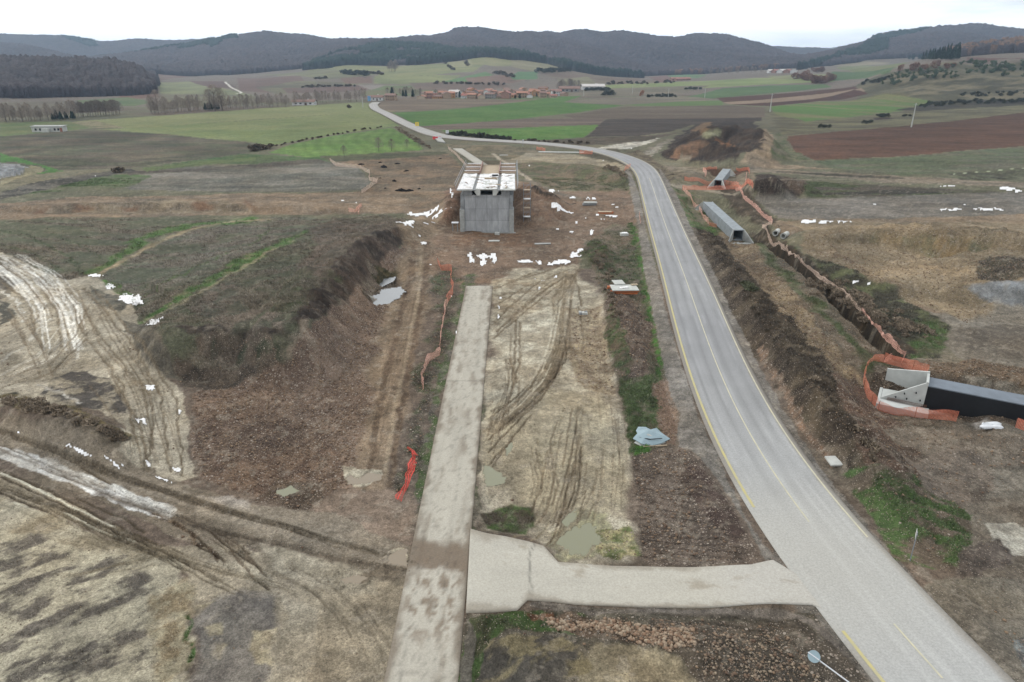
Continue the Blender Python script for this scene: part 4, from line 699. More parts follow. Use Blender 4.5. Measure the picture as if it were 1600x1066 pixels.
# ------------------------------------------------------------------ woods: which ground is covered by trees
PXG = 800 + F_PX * GX / (np.maximum(GY, 0) * CT + 12)
wood = np.zeros(N); pine = np.zeros(N)
def W(spec, arr, warp=3.0, on=1.0):
    q = P(spec); X, Y = gp(q[:, 0], q[:, 1]); D = float(np.median(Y)) * CT + 12; wa = warp * D / F_PX * 2; ws = 10 * warp * D / F_PX
    k = np.nonzero((GX > X.min() - wa) & (GX < X.max() + wa) & (GY > Y.min() - wa * 8) & (GY < Y.max() + wa * 8))[0]; x, yv = GX[k], GY[k]
    sd = poly_sdf(x + wa * (fbm(x, yv, ws, 3, 95) - .5), yv + 3 * wa * (fbm(x + 9, yv, ws, 3, 96) - .5), np.stack([X, Y], 1)); arr[k[sd > 0]] = on
foot = np.interp(PXG, [-900, 0, 140, 218, 295, 400, 470, 1272, 1300, 1400, 2500], [1760, 1800, 1740, 1700, 1700, 1700, 1700, 1700, 1760, 1800, 1900])
foot = foot + 130 * (fbm(GX, GY, 130, 3, 8) - .5)
wood[(GY > foot) & (GY < 4000)] = 1
fy = np.interp(PXG, [-900, 0, 60, 150, 200, 245], [690, 705, 730, 770, 800, 850])
wood[(PXG < 247 + 10 * (fbm(GX, GY, 40, 3, 3) - .5)) & (GY > fy + 16 * (fbm(GX, GY, 30, 3, 6) - .5)) & (GY < 1500)] = 1
wood[(PXG > 1500) & (GY > 985 + 40 * fbm(GX, GY, 60, 3, 7)) & (GY < 1600)] = 1
wood[(PXG > 1460) & (PXG <= 1505) & (GY > 1000) & (GY < 1500)] = 1
W('472,110 500,98 525,89 560,81 575,78 640,74 690,78 740,84 800,86 840,95 900,112 1010,122 960,120 890,105 822,95 800,94 750,90 700,97 650,102 600,103 545,102 510,107', pine, 2)
W('1240,110 1275,101 1310,90 1345,78 1378,66 1388,72 1385,84 1360,92 1300,98 1270,106', pine, 2)
pine[(PXG > 130) & (PXG < 380) & (GY > 2480) & (GY < 2640)] = 1
W('1290,72 1380,60 1440,47 1450,50 1390,66', pine, 2)
for a in ('95,58 150,66 160,78 110,66', '300,70 350,70 330,80'): W(a, pine, 3)
pine *= (fbm(GX, GY, 60, 3, 12) > .36)
u = GX / 11.0; v = GY / 11.0                                         # crowns about 9 m across
cell = np.full(N, 9.0); cid = np.zeros(N)
sel = np.nonzero(wood + pine > 0)[0]; us, vs = u[sel], v[sel]; iu, iv = np.floor(us), np.floor(vs); cs = np.full(len(sel), 9.0); ci = np.zeros(len(sel))
for du in (-1, 0, 1):
    for dv in (-1, 0, 1):
        a, b_ = iu + du, iv + dv; jx = a + .15 + .7 * vnoise(a, b_, 61); jy = b_ + .15 + .7 * vnoise(a, b_, 62); d = (us - jx) ** 2 + (vs - jy) ** 2; m = d < cs; cs = np.where(m, d, cs); ci = np.where(m, vnoise(a, b_, 63), ci)
dome = np.sqrt(np.clip(1 - cs * 1.6, 0, 1)); LIFT = np.zeros(N); TREEC = np.zeros((N, 3))
isp = pine[sel] > 0
LIFT[sel] = np.where(isp, 6.5 + 7 * dome + 4 * ci, 3.5 + 5.5 * dome + 3.5 * ci) * np.where(GY[sel] > 3100, .9, 1) * (1 + .5 * (vnoise(GX[sel] / 3.1, GY[sel] / 3.1, 5) - .5))
cw1, cw2, cp1, cp2 = C(62, 57, 62), C(80, 72, 74), C(30, 44, 42), C(42, 56, 48)
big = fbm(GX[sel], GY[sel], 140, 4, 71)[:, None]
base = np.where(isp[:, None], cp1 + (cp2 - cp1) * ci[:, None], cw1 + (cw2 - cw1) * ci[:, None]) * (.75 + .5 * big)
rust = (~isp) & (GX[sel] > 350) & (GY[sel] < 1700) & (ci > .7); base[rust] = C(112, 88, 72) * (.8 + .4 * big[rust]); dk = (~isp) & (GY[sel] < 1600) & (GX[sel] < 0); base[dk] *= .8
TREEC[sel] = base
# hollows that hold water: outline, kind, direction of the ruts (degrees)
PUD_ = [('868,850 882,828 897,814 906,822 916,820 934,830 932,846 915,868 895,864 885,858', 'g', 62), ('757,726 775,737 792,746 778,757 760,762 754,748', 'g', 20), ('606,868 634,858 638,870 634,884 608,882', 'b', 15),
 ('572,466 592,457 624,459 632,466 608,474 584,473', 'i', 5), ('590,439 604,433 620,437 613,447 598,448', 'i', 60), ('430,765 455,759 464,768 445,775 428,772', 'g', 5), ('538,748 545,738 560,745 575,737 600,741 592,753 565,757 545,757', 'b', 5), ('880,815 890,800 900,795 896,812 886,826', 'g', 62), ('535,905 560,898 575,902 560,912 538,912', 'b', 5), ('790,700 800,690 802,700 792,712', 'g', 50)]
PUDDLES = []
for spec, kd, an in PUD_:
    q = P(spec); X, Y = gp(q[:, 0], q[:, 1]); lvl = float(np.median(H(X, Y, False))) - .02
    k = np.nonzero((GX > X.min() - 1.5) & (GX < X.max() + 1.5) & (GY > Y.min() - 1.5) & (GY < Y.max() + 1.5))[0]; x, yv = GX[k], GY[k]; a = radians(an); u = (x * cos(a) + yv * sin(a)) / 3.2; v = -x * sin(a) + yv * cos(a); sz = min(X.max() - X.min(), Y.max() - Y.min())
    d = poly_sdf(x, yv, np.stack([X, Y], 1)) + (fbm(u, v, .22 * sz + .1, 4, 611, .6) - .5) * sz * .55; GZ[k] = np.where(d > 0, np.minimum(GZ[k], lvl - .03 - .1 * sstep(0, .4, d)), np.where(d > -.35, np.maximum(lvl + .015 + (-d) * .08, np.minimum(GZ[k], lvl + .10)), GZ[k])); m = np.zeros(N, bool); m[k[d > -.12]] = True; PUDDLES.append((m, lvl, kd))
def grid_faces(keep_vert=None, any_=False):
    i = np.arange(NR - 1)[:, None] * NC + np.arange(NC - 1)[None, :]; f = np.stack([i, i + 1, i + 1 + NC, i + NC], -1).reshape(-1, 4)
    if keep_vert is not None: k = keep_vert[f]; f = f[k.any(1) if any_ else k.all(1)]
    return f
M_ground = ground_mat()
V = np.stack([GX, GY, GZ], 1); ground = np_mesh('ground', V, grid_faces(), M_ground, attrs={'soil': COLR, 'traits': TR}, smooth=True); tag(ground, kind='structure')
def canopy(name, mask, mat, label, cat):
    f = grid_faces(mask, any_=True); ids, inv = np.unique(f.ravel(), return_inverse=True); v = V[ids].copy(); v[:, 2] += np.where(mask[ids], LIFT[ids], -.5)
    tc = TREEC[ids].copy(); z = tc.sum(1) == 0; tc[z] = cw1 * .7
    o = np_mesh(name, v, inv.reshape(-1, 4), mat, attrs={'crown': tc}); return tag(o, label, cat, kind='stuff')
M_wood = attr_mat('bare_crowns', 'crown', nscale=.22, lo=.62, hi=1.36, bump=.8, bscale=.5, bdist=2.0); M_pine = attr_mat('pine_crowns', 'crown', nscale=.22, lo=.5, hi=1.5, bump=.9, bscale=.5, bdist=2.0)
isw = (wood > 0) & (pine == 0); isp_ = pine > 0
canopy('bare_woodland', isw & (GY > 1600), M_wood, 'bare purplish brown winter woodland covering the far hills', 'woodland')
canopy('bare_woodland', isw & (GY <= 1600) & (GX < 0), M_wood, 'dark brown bare wood on the low hill at the left edge', 'woodland')
canopy('bare_woodland', isw & (GY <= 1600) & (GX > 0), M_wood, 'rusty brown wood on the rise at the right edge', 'woodland')
canopy('pine_plantation', isp_ & (GX < 700), M_pine, 'dark green pine plantation along the foot of the middle hills', 'woodland')
canopy('pine_plantation', isp_ & (GX >= 700), M_pine, 'dark green pine plantation on the slope of the right hill', 'woodland')
print('ground mesh', round(time.time() - T0, 1))
# ------------------------------------------------------------------ mesh builder for the things
class MB:
    def __init__(s): s.v = []; s.f = []
    def quad(s, *p): n = len(s.v); s.v += [tuple(q) for q in p]; s.f.append(tuple(range(n, n + len(p))))
    def box(s, x0, x1, y0, y1, z0, z1, rz=0.0, o=(0, 0, 0)):
        n = len(s.v); c, d = cos(rz), sin(rz)
        for z in (z0, z1):
            for x, y in ((x0, y0), (x1, y0), (x1, y1), (x0, y1)): s.v.append((o[0] + x * c - y * d, o[1] + x * d + y * c, o[2] + z))
        for f in ((0, 3, 2, 1), (4, 5, 6, 7), (0, 1, 5, 4), (1, 2, 6, 5), (2, 3, 7, 6), (3, 0, 4, 7)): s.f.append(tuple(n + i for i in f))
    def prism(s, poly, axis, a, b):
        """poly of 2-D points extruded along an axis ('x','y','z') from a to b"""
        n = len(s.v); m = len(poly)
        for t in (a, b):
            for p, q in poly: s.v.append({'x': (t, p, q), 'y': (p, t, q), 'z': (p, q, t)}[axis])
        s.f.append(tuple(n + i for i in range(m))[::-1]); s.f.append(tuple(n + m + i for i in range(m)))
        for i in range(m): j = (i + 1) % m; s.f.append((n + i, n + j, n + m + j, n + m + i))
    def tube(s, p, q, r, r2=None, seg=8, caps=True):
        r2 = r if r2 is None else r2; p = np.array(p, float); q = np.array(q, float); d = q - p; L = np.linalg.norm(d)
        if L < 1e-6: return
        d /= L; a = np.cross(d, (0, 0, 1) if abs(d[2]) < .9 else (1, 0, 0)); a /= np.linalg.norm(a); b = np.cross(d, a); n = len(s.v)
        for c, rr in ((p, r), (q, r2)):
            for i in range(seg): t = 2 * pi * i / seg; s.v.append(tuple(c + a * rr * cos(t) + b * rr * sin(t)))
        for i in range(seg): j = (i + 1) % seg; s.f.append((n + i, n + j, n + seg + j, n + seg + i))
        if caps: s.f.append(tuple(n + i for i in range(seg))[::-1]); s.f.append(tuple(n + seg + i for i in range(seg)))
    def strip(s, pts, w, z0, z1):
        """wall following a 2-D line"""
        for (a, b) in zip(pts[:-1], pts[1:]): s.quad((a[0], a[1], z0), (b[0], b[1], z0), (b[0], b[1], z1), (a[0], a[1], z1))
    def build(s, name, mat, parent=None, bevel=0.0, smooth=False):
        me = bpy.data.meshes.new(name); me.from_pydata(s.v, [], s.f); me.materials.append(mat)
        bm = bmesh.new(); bm.from_mesh(me); bmesh.ops.recalc_face_normals(bm, faces=bm.faces)
        if bevel: bmesh.ops.bevel(bm, geom=bm.edges[:], offset=bevel, segments=1, affect='EDGES')
        bm.to_mesh(me); bm.free()
        if smooth:
            for p in me.polygons: p.use_smooth = True
        o = bpy.data.objects.new(name, me); COL.objects.link(o)
        if parent: o.parent = parent
        return o
def kids(o): return [c for c in bpy.data.objects if c.parent == o]
def copy_tree(o, loc, rz=None, scale=None, label=None, group=None, _k={}):
    c = o.copy(); COL.objects.link(c); c.location = loc
    if rz is not None: c.rotation_euler = (0, 0, rz)
    if scale: c.scale = scale
    if label: c['label'] = label
    if group: c['group'] = group
    if o.name not in _k: _k[o.name] = [(k, kids(k)) for k in kids(o)]
    for k, subs in _k[o.name]:
        d = k.copy(); COL.objects.link(d); d.parent = c
        for q in subs: e = q.copy(); COL.objects.link(e); e.parent = d
    return c
ORD = ['first', 'second', 'third', 'fourth', 'fifth', 'sixth', 'seventh', 'eighth', 'ninth', 'tenth', 'eleventh', 'twelfth', 'thirteenth', 'fourteenth', 'fifteenth', 'sixteenth', 'seventeenth', 'eighteenth', 'nineteenth', 'twentieth']
M_conc = simple_mat('concrete', C(160, 162, 158), .85, .3, .8, .25); M_conc_l = simple_mat('pale_concrete', C(186, 188, 182), .8, .2, 1.2, .2)
M_conc_d = simple_mat('grey_concrete', C(138, 141, 142), .85, .3, .9, .3); M_black = simple_mat('bitumen_coating', (.008, .009, .011), .55, .3, 2, .1)
M_snow = simple_mat('snow', (.78, .79, .80), .6, .12, 2.4, .6, col2=(.46, .45, .43)); M_timber = simple_mat('orange_timber', C(176, 98, 48), .7, .3, 4, .2); M_wood_r = simple_mat('red_formwork', C(146, 116, 102), .75, .3, 3, .2)
M_wood_y = simple_mat('planks', C(176, 158, 132), .8, .3, 3, .2); M_steel = simple_mat('galvanised_steel', C(150, 156, 162), .45, .15, 3, .05, metallic=.5); M_rust = simple_mat('rusty_steel', C(112, 80, 64), .8, .4, 8, .2)
M_tarp = simple_mat('blue_grey_panel', C(142, 164, 172), .55, .15, 1.2, .15); M_white = simple_mat('white_plastic', C(214, 218, 222), .5, .12, 3, .2); M_red = simple_mat('red_plastic', C(210, 60, 66), .5, .15, 2, .1)
M_yellow = simple_mat('yellow_sign', C(222, 196, 60), .5, .1, 2, 0); M_dark = simple_mat('dark_void', (.01, .01, .012), .9, .2, 1, 0); M_paint_y = simple_mat('yellow_road_paint', C(196, 182, 106), .7, .3, 1.4, 0, col2=C(172, 168, 138)); M_paint_w = simple_mat('cream_road_paint', C(206, 198, 164), .7, .3, 1.2, 0, col2=C(178, 176, 158))
# wall of the abutment: cast in panels, with joints and stains
def panel_mat():
    m, nt, b = new_mat('board_marked_concrete'); L = nt.links.new; tc = nd(nt, 'ShaderNodeTexCoord'); mp = nd(nt, 'ShaderNodeMapping'); mp.inputs['Rotation'].default_value = (radians(90), 0, 0)
    L(tc.outputs['Object'], mp.inputs[0]); br = nd(nt, 'ShaderNodeTexBrick'); br.offset = 0; br.inputs['Scale'].default_value = 1; br.inputs['Brick Width'].default_value = 2.3; br.inputs['Row Height'].default_value = 2.4; br.inputs['Mortar Size'].default_value = .022
    br.inputs['Color1'].default_value = list(C(176, 179, 180)) + [1]; br.inputs['Color2'].default_value = list(C(160, 163, 165)) + [1]; br.inputs['Mortar'].default_value = list(C(112, 116, 120)) + [1]; L(mp.outputs[0], br.inputs['Vector'])
    wv = nd(nt, 'ShaderNodeTexWave'); wv.inputs['Scale'].default_value = 1.6; wv.inputs['Distortion'].default_value = .6; L(tc.outputs['Object'], wv.inputs['Vector'])
    no = nd(nt, 'ShaderNodeTexNoise', i_Scale=.8, i_Detail=7, i_Roughness=.65); m2 = nd(nt, 'ShaderNodeMapping'); m2.inputs['Scale'].default_value = (1.6, 1.6, .45); L(tc.outputs['Object'], m2.inputs[0]); L(m2.outputs[0], no.inputs['Vector'])
    a = nd(nt, 'ShaderNodeMapRange'); a.inputs['From Min'].default_value = .3; a.inputs['From Max'].default_value = .7; a.inputs['To Min'].default_value = .68; a.inputs['To Max'].default_value = 1.15; L(no.outputs[0], a.inputs['Value'])
    w2 = nd(nt, 'ShaderNodeMapRange'); w2.inputs['To Min'].default_value = .86; w2.inputs['To Max'].default_value = 1.04; L(wv.outputs['Fac'], w2.inputs['Value'])
    mu = nd(nt, 'ShaderNodeMath', operation='MULTIPLY'); L(a.outputs[0], mu.inputs[0]); L(w2.outputs[0], mu.inputs[1])
    sc = nd(nt, 'ShaderNodeVectorMath', operation='SCALE'); L(br.outputs['Color'], sc.inputs[0]); L(mu.outputs[0], sc.inputs['Scale']); L(sc.outputs[0], b.inputs['Base Color']); b.inputs['Roughness'].default_value = .85; return m
M_panel = panel_mat()
# ------------------------------------------------------------------ roads
def lift(y): return .05 + np.maximum(np.asarray(y, float) - 60, 0) * .0012
def ribbon(name, cl, hw, off0, off1, nx, mat, colf=None, parent=None, extra=0.0, step=.6, skirt=True):
    """strip following centre line cl, between sideways offsets off0..off1 (fractions of half width)"""
    n = max(3, int(np.hypot(*np.diff(cl, axis=0).T).sum() / step)); q = resample(np.column_stack([cl, hw]), step); c = q[:, :2]; w = q[:, 2]
    t = np.gradient(c, axis=0); t /= np.hypot(*t.T)[:, None]; nrm = np.stack([t[:, 1], -t[:, 0]], 1); s = np.r_[0, np.cumsum(np.hypot(*np.diff(c, axis=0).T))]
    u = np.linspace(0, 1, nx); off = (off0(w)[:, None] * (1 - u) + off1(w)[:, None] * u)
    X = c[:, 0][:, None] + nrm[:, 0][:, None] * off; Y = c[:, 1][:, None] + nrm[:, 1][:, None] * off
    Zc = H(c[:, 0], c[:, 1], False); Zc = np.convolve(np.pad(Zc, 4, 'edge'), np.ones(9) / 9, 'valid')
    Z_ = Zc[:, None] + lift(Y) + extra - .012 * np.abs(off) ; Vv = np.stack([X, Y, Z_], -1).reshape(-1, 3); m = len(c)
    if skirt: e0 = Vv.reshape(m, nx, 3)[:, 0].copy(); e1 = Vv.reshape(m, nx, 3)[:, -1].copy(); e0[:, 2] -= .35; e1[:, 2] -= .35
    i = np.arange(m - 1)[:, None] * nx + np.arange(nx - 1)[None]; F = np.stack([i, i + 1, i + 1 + nx, i + nx], -1).reshape(-1, 4)
    S_ = np.repeat(s[:, None], nx, 1).ravel(); U_ = (off / w[:, None]).ravel()
    if skirt:
        b0 = len(Vv); Vv = np.vstack([Vv, e0, e1]); k = np.arange(m - 1)
        F = np.vstack([F, np.stack([k * nx, k * nx + nx, b0 + k + 1, b0 + k], -1), np.stack([k * nx + nx - 1, b0 + m + k, b0 + m + k + 1, k * nx + 2 * nx - 1], -1)])
        S_ = np.r_[S_, s, s]; U_ = np.r_[U_, -np.ones(m), np.ones(m)]
    at = {'paving': colf(Vv, S_, U_)} if colf else None
    return np_mesh(name, Vv, F, mat, parent, at, smooth=False)
M_pave = attr_mat('paving', 'paving', nscale=7, lo=.80, hi=1.18, rough=.82, bump=.4, bscale=18, bdist=.03)
def road_col(Vv, s, u):
    x, y = Vv[:, 0], Vv[:, 1]; a = C(146, 147, 148); b = C(170, 171, 168); c = C(166, 162, 154)
    k = sstep(75, 34, y) * .8 + .35 * (fbm(s, u * 3, 14, 3, 3) - .3); col = a + (b - a) * np.clip(k, 0, 1)[:, None]
    k = sstep(240, 330, y); col = col + (c - col) * (k * .6)[:, None]
    tr = sum(np.exp(-((u - p) / .10) ** 2) for p in (-.72, -.3, .28, .70)); st = fbm(s * .12, u * 9, 1.0, 4, 7)
    dark = tr * (.35 + .9 * (st - .35)) * (1 - .75 * sstep(60, 38, y)); col = col * (1 - .34 * np.clip(dark, 0, 1))[:, None]; sl = sstep(.58, .7, fbm(s * .09, u * 14, 1.0, 4, 17)); col = col * (1 + .16 * sl * (np.abs(u) < .9))[:, None]
    mott = fbm(s, u * 4, 3.0, 5, 11, .65); col = col * (.90 + .2 * mott)[:, None]
    edge = sstep(.90, 1.0, np.abs(u) + .14 * (fbm(x, y, 1.4, 4, 31, .65) - .5)) * (1 - sstep(11, 7, np.hypot(x - 14, y - 38))); col = col + (C(134, 126, 114) - col) * (edge * .75)[:, None]
    dust = sstep(14, 2, np.hypot((x - 15.5) / 1.6, y - 37.5)); return col + (C(176, 173, 162) - col) * (dust * .6)[:, None]
road = ribbon('road', RC, RW, lambda w: -w - .35, lambda w: w + .35, 29, M_pave, road_col, extra=.06); tag(road, kind='structure')
def sub_line(y0, y1):
    k = (RC[:, 1] >= y0) & (RC[:, 1] <= y1); return RC[k], RW[k]
def paint_line(name, y0, y1, off, w, mat):
    c, hw = sub_line(y0, y1)
    if len(c) < 3: return
    ribbon(name, c, hw, lambda q: off(q) - w / 2, lambda q: off(q) + w / 2, 2, mat, parent=road, extra=.074, skirt=False)
paint_line('edge_line', 42.5, 300, lambda q: -q + .12, .21, M_paint_y); paint_line('edge_line', 14, 33.8, lambda q: -q + .12, .21, M_paint_y)
paint_line('edge_line', 39.5, 300, lambda q: q - .12, .14, M_paint_w); paint_line('centre_line', 41.6, 205, lambda q: q * 0, .12, M_paint_w)
for a_, b_ in ((39.6, 40.8), (37.4, 39.0), (35.2, 36.6), (27.0, 33.0), (20, 24)): paint_line('centre_line_dash', a_, b_, lambda q: q * 0, .12, M_paint_w)
# straight concrete track and the access road to the junction
def track_col(Vv, s, u):
    x, y = Vv[:, 0], Vv[:, 1]; col = C(174, 169, 155) * (.86 + .28 * fbm(x * 2.2, y * .5, 2.2, 5, 21, .65))[:, None]
    m = sstep(.50, .72, fbm(x * 1.5, y * .45, 1.6, 5, 23, .7)) * (.25 + .6 * sstep(.5, .0, np.abs(np.abs(u) - .45))); col = col + (C(124, 112, 96) - col) * (m * .75)[:, None]
    mud = sstep(2.0, .9, np.abs(y - 38.7 + .28 * (x + 5) + 1.6 * (fbm(x, y, .7, 3, 25) - .5))) ; col = col + (C(116, 102, 86) - col) * (mud * .92)[:, None]
    br = sstep(6.0, 2, np.abs(y - 35.2)) * sstep(.5, .62, fbm(x, y * .6, .45, 4, 27, .7)) * sstep(-.9, -.2, -np.abs(np.abs(u) - .35)); col = col + (C(120, 104, 86) - col) * (br * .8)[:, None]
    e = sstep(.74, 1.0, np.abs(u) + .62 * (fbm(x, y, 1.6, 5, 29, .65) - .5)); col = col + (C(120, 109, 94) - col) * (e * .85)[:, None]
    jt = np.exp(-(((y + .12 * (x + 5)) % 6.2 - 3.1) / .06) ** 2) * .10 + np.exp(-((y - 67.3) / .09) ** 2) * .25; sp_ = sstep(.62, .72, fbm(x, y, .28, 3, 33, .7)); tm = sum(np.exp(-((x + 5.07 - o_ - .25 * np.sin(y / 9)) / .16) ** 2) for o_ in (-1.15, .75)) * (.3 + .7 * fbm(x * 3, y * .3, 1.0, 4, 35)); return col * (1 - jt - .22 * sp_ - .13 * tm)[:, None]
tc_ = np.array([[(CX0 + CX1) / 2, CY0], [(CX0 + CX1) / 2, CY1]]); tr_o = ribbon('concrete_track', resample(tc_, 2), np.full(len(resample(tc_, 2)), (CX1 - CX0) / 2), lambda w: -w, lambda w: w, 24, M_pave, track_col, extra=.015, step=.3); tag(tr_o, kind='structure')
def quadsheet(name, top, bot, nx, ny, mat, colf, extra=.03):
    a = P(top); b = P(bot); ax, ay = at_h(a[:, 0], a[:, 1], .12); bx, by = at_h(b[:, 0], b[:, 1], .12)
    def rs(x, y): p = resample(np.stack([x, y], 1), .01 if False else 1e9) if False else np.stack([x, y], 1); d = np.r_[0, np.cumsum(np.hypot(*np.diff(p, axis=0).T))]; s = np.linspace(0, d[-1], nx); return np.stack([np.interp(s, d, p[:, 0]), np.interp(s, d, p[:, 1])], 1)
    A, B = rs(ax, ay), rs(bx, by); t = np.linspace(0, 1, ny)[:, None, None]; G = A[None] * (1 - t) + B[None] * t; X, Y = G[..., 0].ravel(), G[..., 1].ravel()
    dr, hr = seg_dist(X, Y, RCs, RWs); Zz = H(X, Y, False) + lift(Y) + extra - .35 * sstep(.2, -.5, dr - hr); Vv = np.stack([X, Y, Zz], 1); i = np.arange(ny - 1)[:, None] * nx + np.arange(nx - 1)[None]; F = np.stack([i, i + 1, i + 1 + nx, i + nx], -1).reshape(-1, 4)
    bd = np.r_[np.arange(nx), (np.arange(1, ny)) * nx + nx - 1, (ny - 1) * nx + np.arange(nx - 2, -1, -1), np.arange(ny - 2, 0, -1) * nx]; e = Vv[bd].copy(); e[:, 2] -= .4; n0 = len(Vv); k = np.arange(len(bd)); k2 = (k + 1) % len(bd)
    F = np.vstack([F, np.stack([bd[k], n0 + k, n0 + k2, bd[k2]], -1)]); U = np.tile(np.linspace(-1, 1, nx), ny); Tt = np.repeat(np.linspace(-1, 1, ny), nx); Vv = np.vstack([Vv, e]); U = np.r_[U, U[bd]]; Tt = np.r_[Tt, Tt[bd]]
    return np_mesh(name, Vv, F, mat, None, {'paving': colf(Vv, U, Tt)}, smooth=False)
def acc_col(Vv, u, t):
    x, y = Vv[:, 0], Vv[:, 1]; col = C(178, 174, 161) * (.90 + .2 * fbm(x * .5, y * 2, 2.0, 5, 41, .6))[:, None]
    jn = sstep(11.5, 16, x); col = col + (C(178, 175, 166) - col) * (jn * .8)[:, None]; cx = np.interp(y, [38.2, 42.5], [1.2, 2.2]) + .35 * (fbm(y, y * 0, .7, 3, 43) - .5); col = col * (1 - .5 * np.exp(-((x - cx) / .07) ** 2))[:, None]
    m = sstep(.60, .75, fbm(x * .6, y * 1.6, 1.5, 5, 45, .7)); col = col + (C(140, 128, 108) - col) * (m * .55)[:, None]
    k = sstep(1.6, .2, np.hypot((x - 2.8) / 1.6, y - 43.2)); col = col + (C(150, 138, 114) - col) * (k * .7 * sstep(.4, .6, fbm(x, y, .5, 3, 47)))[:, None]
    e = (1 - .8 * sstep(11, 15, x)) * sstep(.74, 1.0, np.abs(t) + .6 * (fbm(x, y, 1.6, 5, 29, .65) - .5)); return col + (C(132, 122, 106) - col) * (e * .6)[:, None]
acc = quadsheet('access_road', '735,827 760,834 790,839 826,847 850,854 872,879 950,885 1050,887 1120,890 1172,892 1206,885 1255,915', '728,958 770,957 808,954 824,938 860,940 900,945 1000,949 1100,951 1180,952 1266,955 1310,972', 150, 26, M_pave, acc_col); tag(acc, kind='structure')
fc = quadsheet('concrete_track', '708,233 722,233', '752,262 768,262', 6, 40, M_pave, lambda v, u, t: C(168, 164, 152) * (.9 + .2 * fbm(v[:, 0], v[:, 1], 3, 3, 5))[:, None], .05); tag(fc, kind='structure')
fc = quadsheet('pavement', '676,213 686,213', '684,222 696,224', 6, 20, M_pave, lambda v, u, t: C(164, 164, 158) * (.9 + .2 * fbm(v[:, 0], v[:, 1], 3, 3, 6))[:, None], .25); tag(fc, kind='structure')
print('roads', round(time.time() - T0, 1))
# ------------------------------------------------------------------ bridge abutment under construction
AB = empty('bridge_abutment', (-5.15, 139.6, H1(-5.15, 139.4))); tag(AB, 'unfinished grey concrete bridge abutment with snow on its deck beyond the straight concrete track', 'bridge abutment')
mb = MB(); mb.box(-4.55, 4.55, .35, 1.6, -1.5, 7.6); mb.build('front_wall', M_panel, AB)
for s in (-1, 1):
    mb = MB(); x0, x1 = (-5.55, -4.56) if s < 0 else (4.56, 5.55); mb.box(x0, x1, -.1, 3.2, -1.5, 4.7); mb.build('column', M_conc, AB, .04)
    mb = MB(); x0, x1 = (-5.35, -4.6) if s < 0 else (4.6, 5.35); mb.prism([(.1, 4.71), (3.1, 4.71), (12, 4.71), (12, 7.6), (.5, 7.6), (.1, 6.2)], 'x', x0, x1); mb.build('wing_wall', M_conc_d, AB)
    mb = MB(); mb.box((-5.2 if s < 0 else 4.7), (-4.7 if s < 0 else 5.2), 3.3, 22, -1.5, 4.69); mb.build('side_wall', M_conc_d, AB)
mb = MB(); mb.box(-4.55, 4.55, 12, 12.6, -1.5, 7.5); mb.build('back_wall', M_conc_d, AB)
mb = MB(); mb.box(-5.9, 5.9, -.5, -.15, -.5, .12); mb.build('footing', M_conc, AB)
for s in (-1, 1):
    mb = MB(); mb.prism([(s * 4.65, 7.65), (s * 2.95, 7.65), (s * 2.95, 8.66), (s * 4.65, 8.66)], 'y', -.15, 20); mb.build('edge_beam', M_conc_d, AB)
    mb = MB(); a = s * 1.25; mb.prism([(a, 7.62), (a + s * .7, 7.62), (a + s * 1.35, 8.68), (a, 8.68)], 'y', -.35, 20); mb.build('girder', M_conc_l, AB, .02)
for nm, x0, x1 in (('deck_slab', -5.95, -2.75), ('deck_slab', -2.2, 2.2), ('deck_slab', 2.75, 5.85)):
    mb = MB(); mb.box(x0, x1, -.9 if abs(x0) > 2.3 or x1 > 2.3 else -.3, 20.5, 8.7, 8.92); mb.build(nm, M_conc_l, AB, .02)
for x0, x1 in ((-2.74, -2.21), (2.21, 2.74)): mb = MB(); mb.box(x0, x1, -.5, 20.4, 8.62, 8.74); mb.build('deck_joint', M_conc_d, AB)
def snow_sheet(x0, x1, y0, y1, z, holes, seed):
    nx, ny = int((x1 - x0) / .18) + 1, int((y1 - y0) / .25) + 1; X, Y = np.meshgrid(np.linspace(x0, x1, nx), np.linspace(y0, y1, ny)); x, y = X.ravel(), Y.ravel()
    h = .10 + .08 * fbm(x, y, 1.2, 3, seed); ed = np.minimum(np.minimum(x - x0, x1 - x), np.minimum(y - y0, y1 - y)); h *= sstep(-.1, .25, ed)
    gone = fbm(x, y, 2.2, 5, seed + 5, .65) > .575
    for hx, hy, hr in holes: gone |= np.hypot(x - hx, (y - hy) * .6) < hr
    h = np.where(gone, -.03, h); i = np.arange(ny - 1)[:, None] * nx + np.arange(nx - 1)[None]; F = np.stack([i, i + 1, i + 1 + nx, i + nx], -1).reshape(-1, 4); return np_mesh('snow_cover', np.stack([x, y, z + h], 1), F, M_snow, AB, smooth=True)
snow_sheet(-5.9, -2.8, -.8, 20.3, 8.93, [(-4.5, 3.5, .5)], 1); snow_sheet(-2.15, 2.15, -.25, 20.3, 8.93, [(1.3, 16.5, .7), (.2, 9.5, .3)], 2); snow_sheet(2.8, 5.8, -.8, 20.3, 8.93, [(4.3, 6, .5), (4.0, 0, .8)], 3)
mb = MB(); mb.box(.7, 2.0, 15.8, 17.6, 8.93, 9.2); mb.build('hatch', M_dark, AB)
mb = MB(); mb.box(-.8, 1.9, 11.4, 11.9, 8.94, 9.35); mb.build('timber_beam', M_wood_y, AB)
_r = random.Random(5)
for k in range(16):                                                     # boards and bars left lying on the deck
    x, y, a_ = _r.uniform(-5, 4.8), _r.uniform(1, 19), _r.uniform(0, 3.1); mb = MB(); mb.box(-_r.uniform(.5, 1.5), _r.uniform(.4, 1.4), -.09, .09, 0, .1, a_, (x, y, 9.02)); mb.build('board', M_wood_y if k % 3 else M_rust, AB)
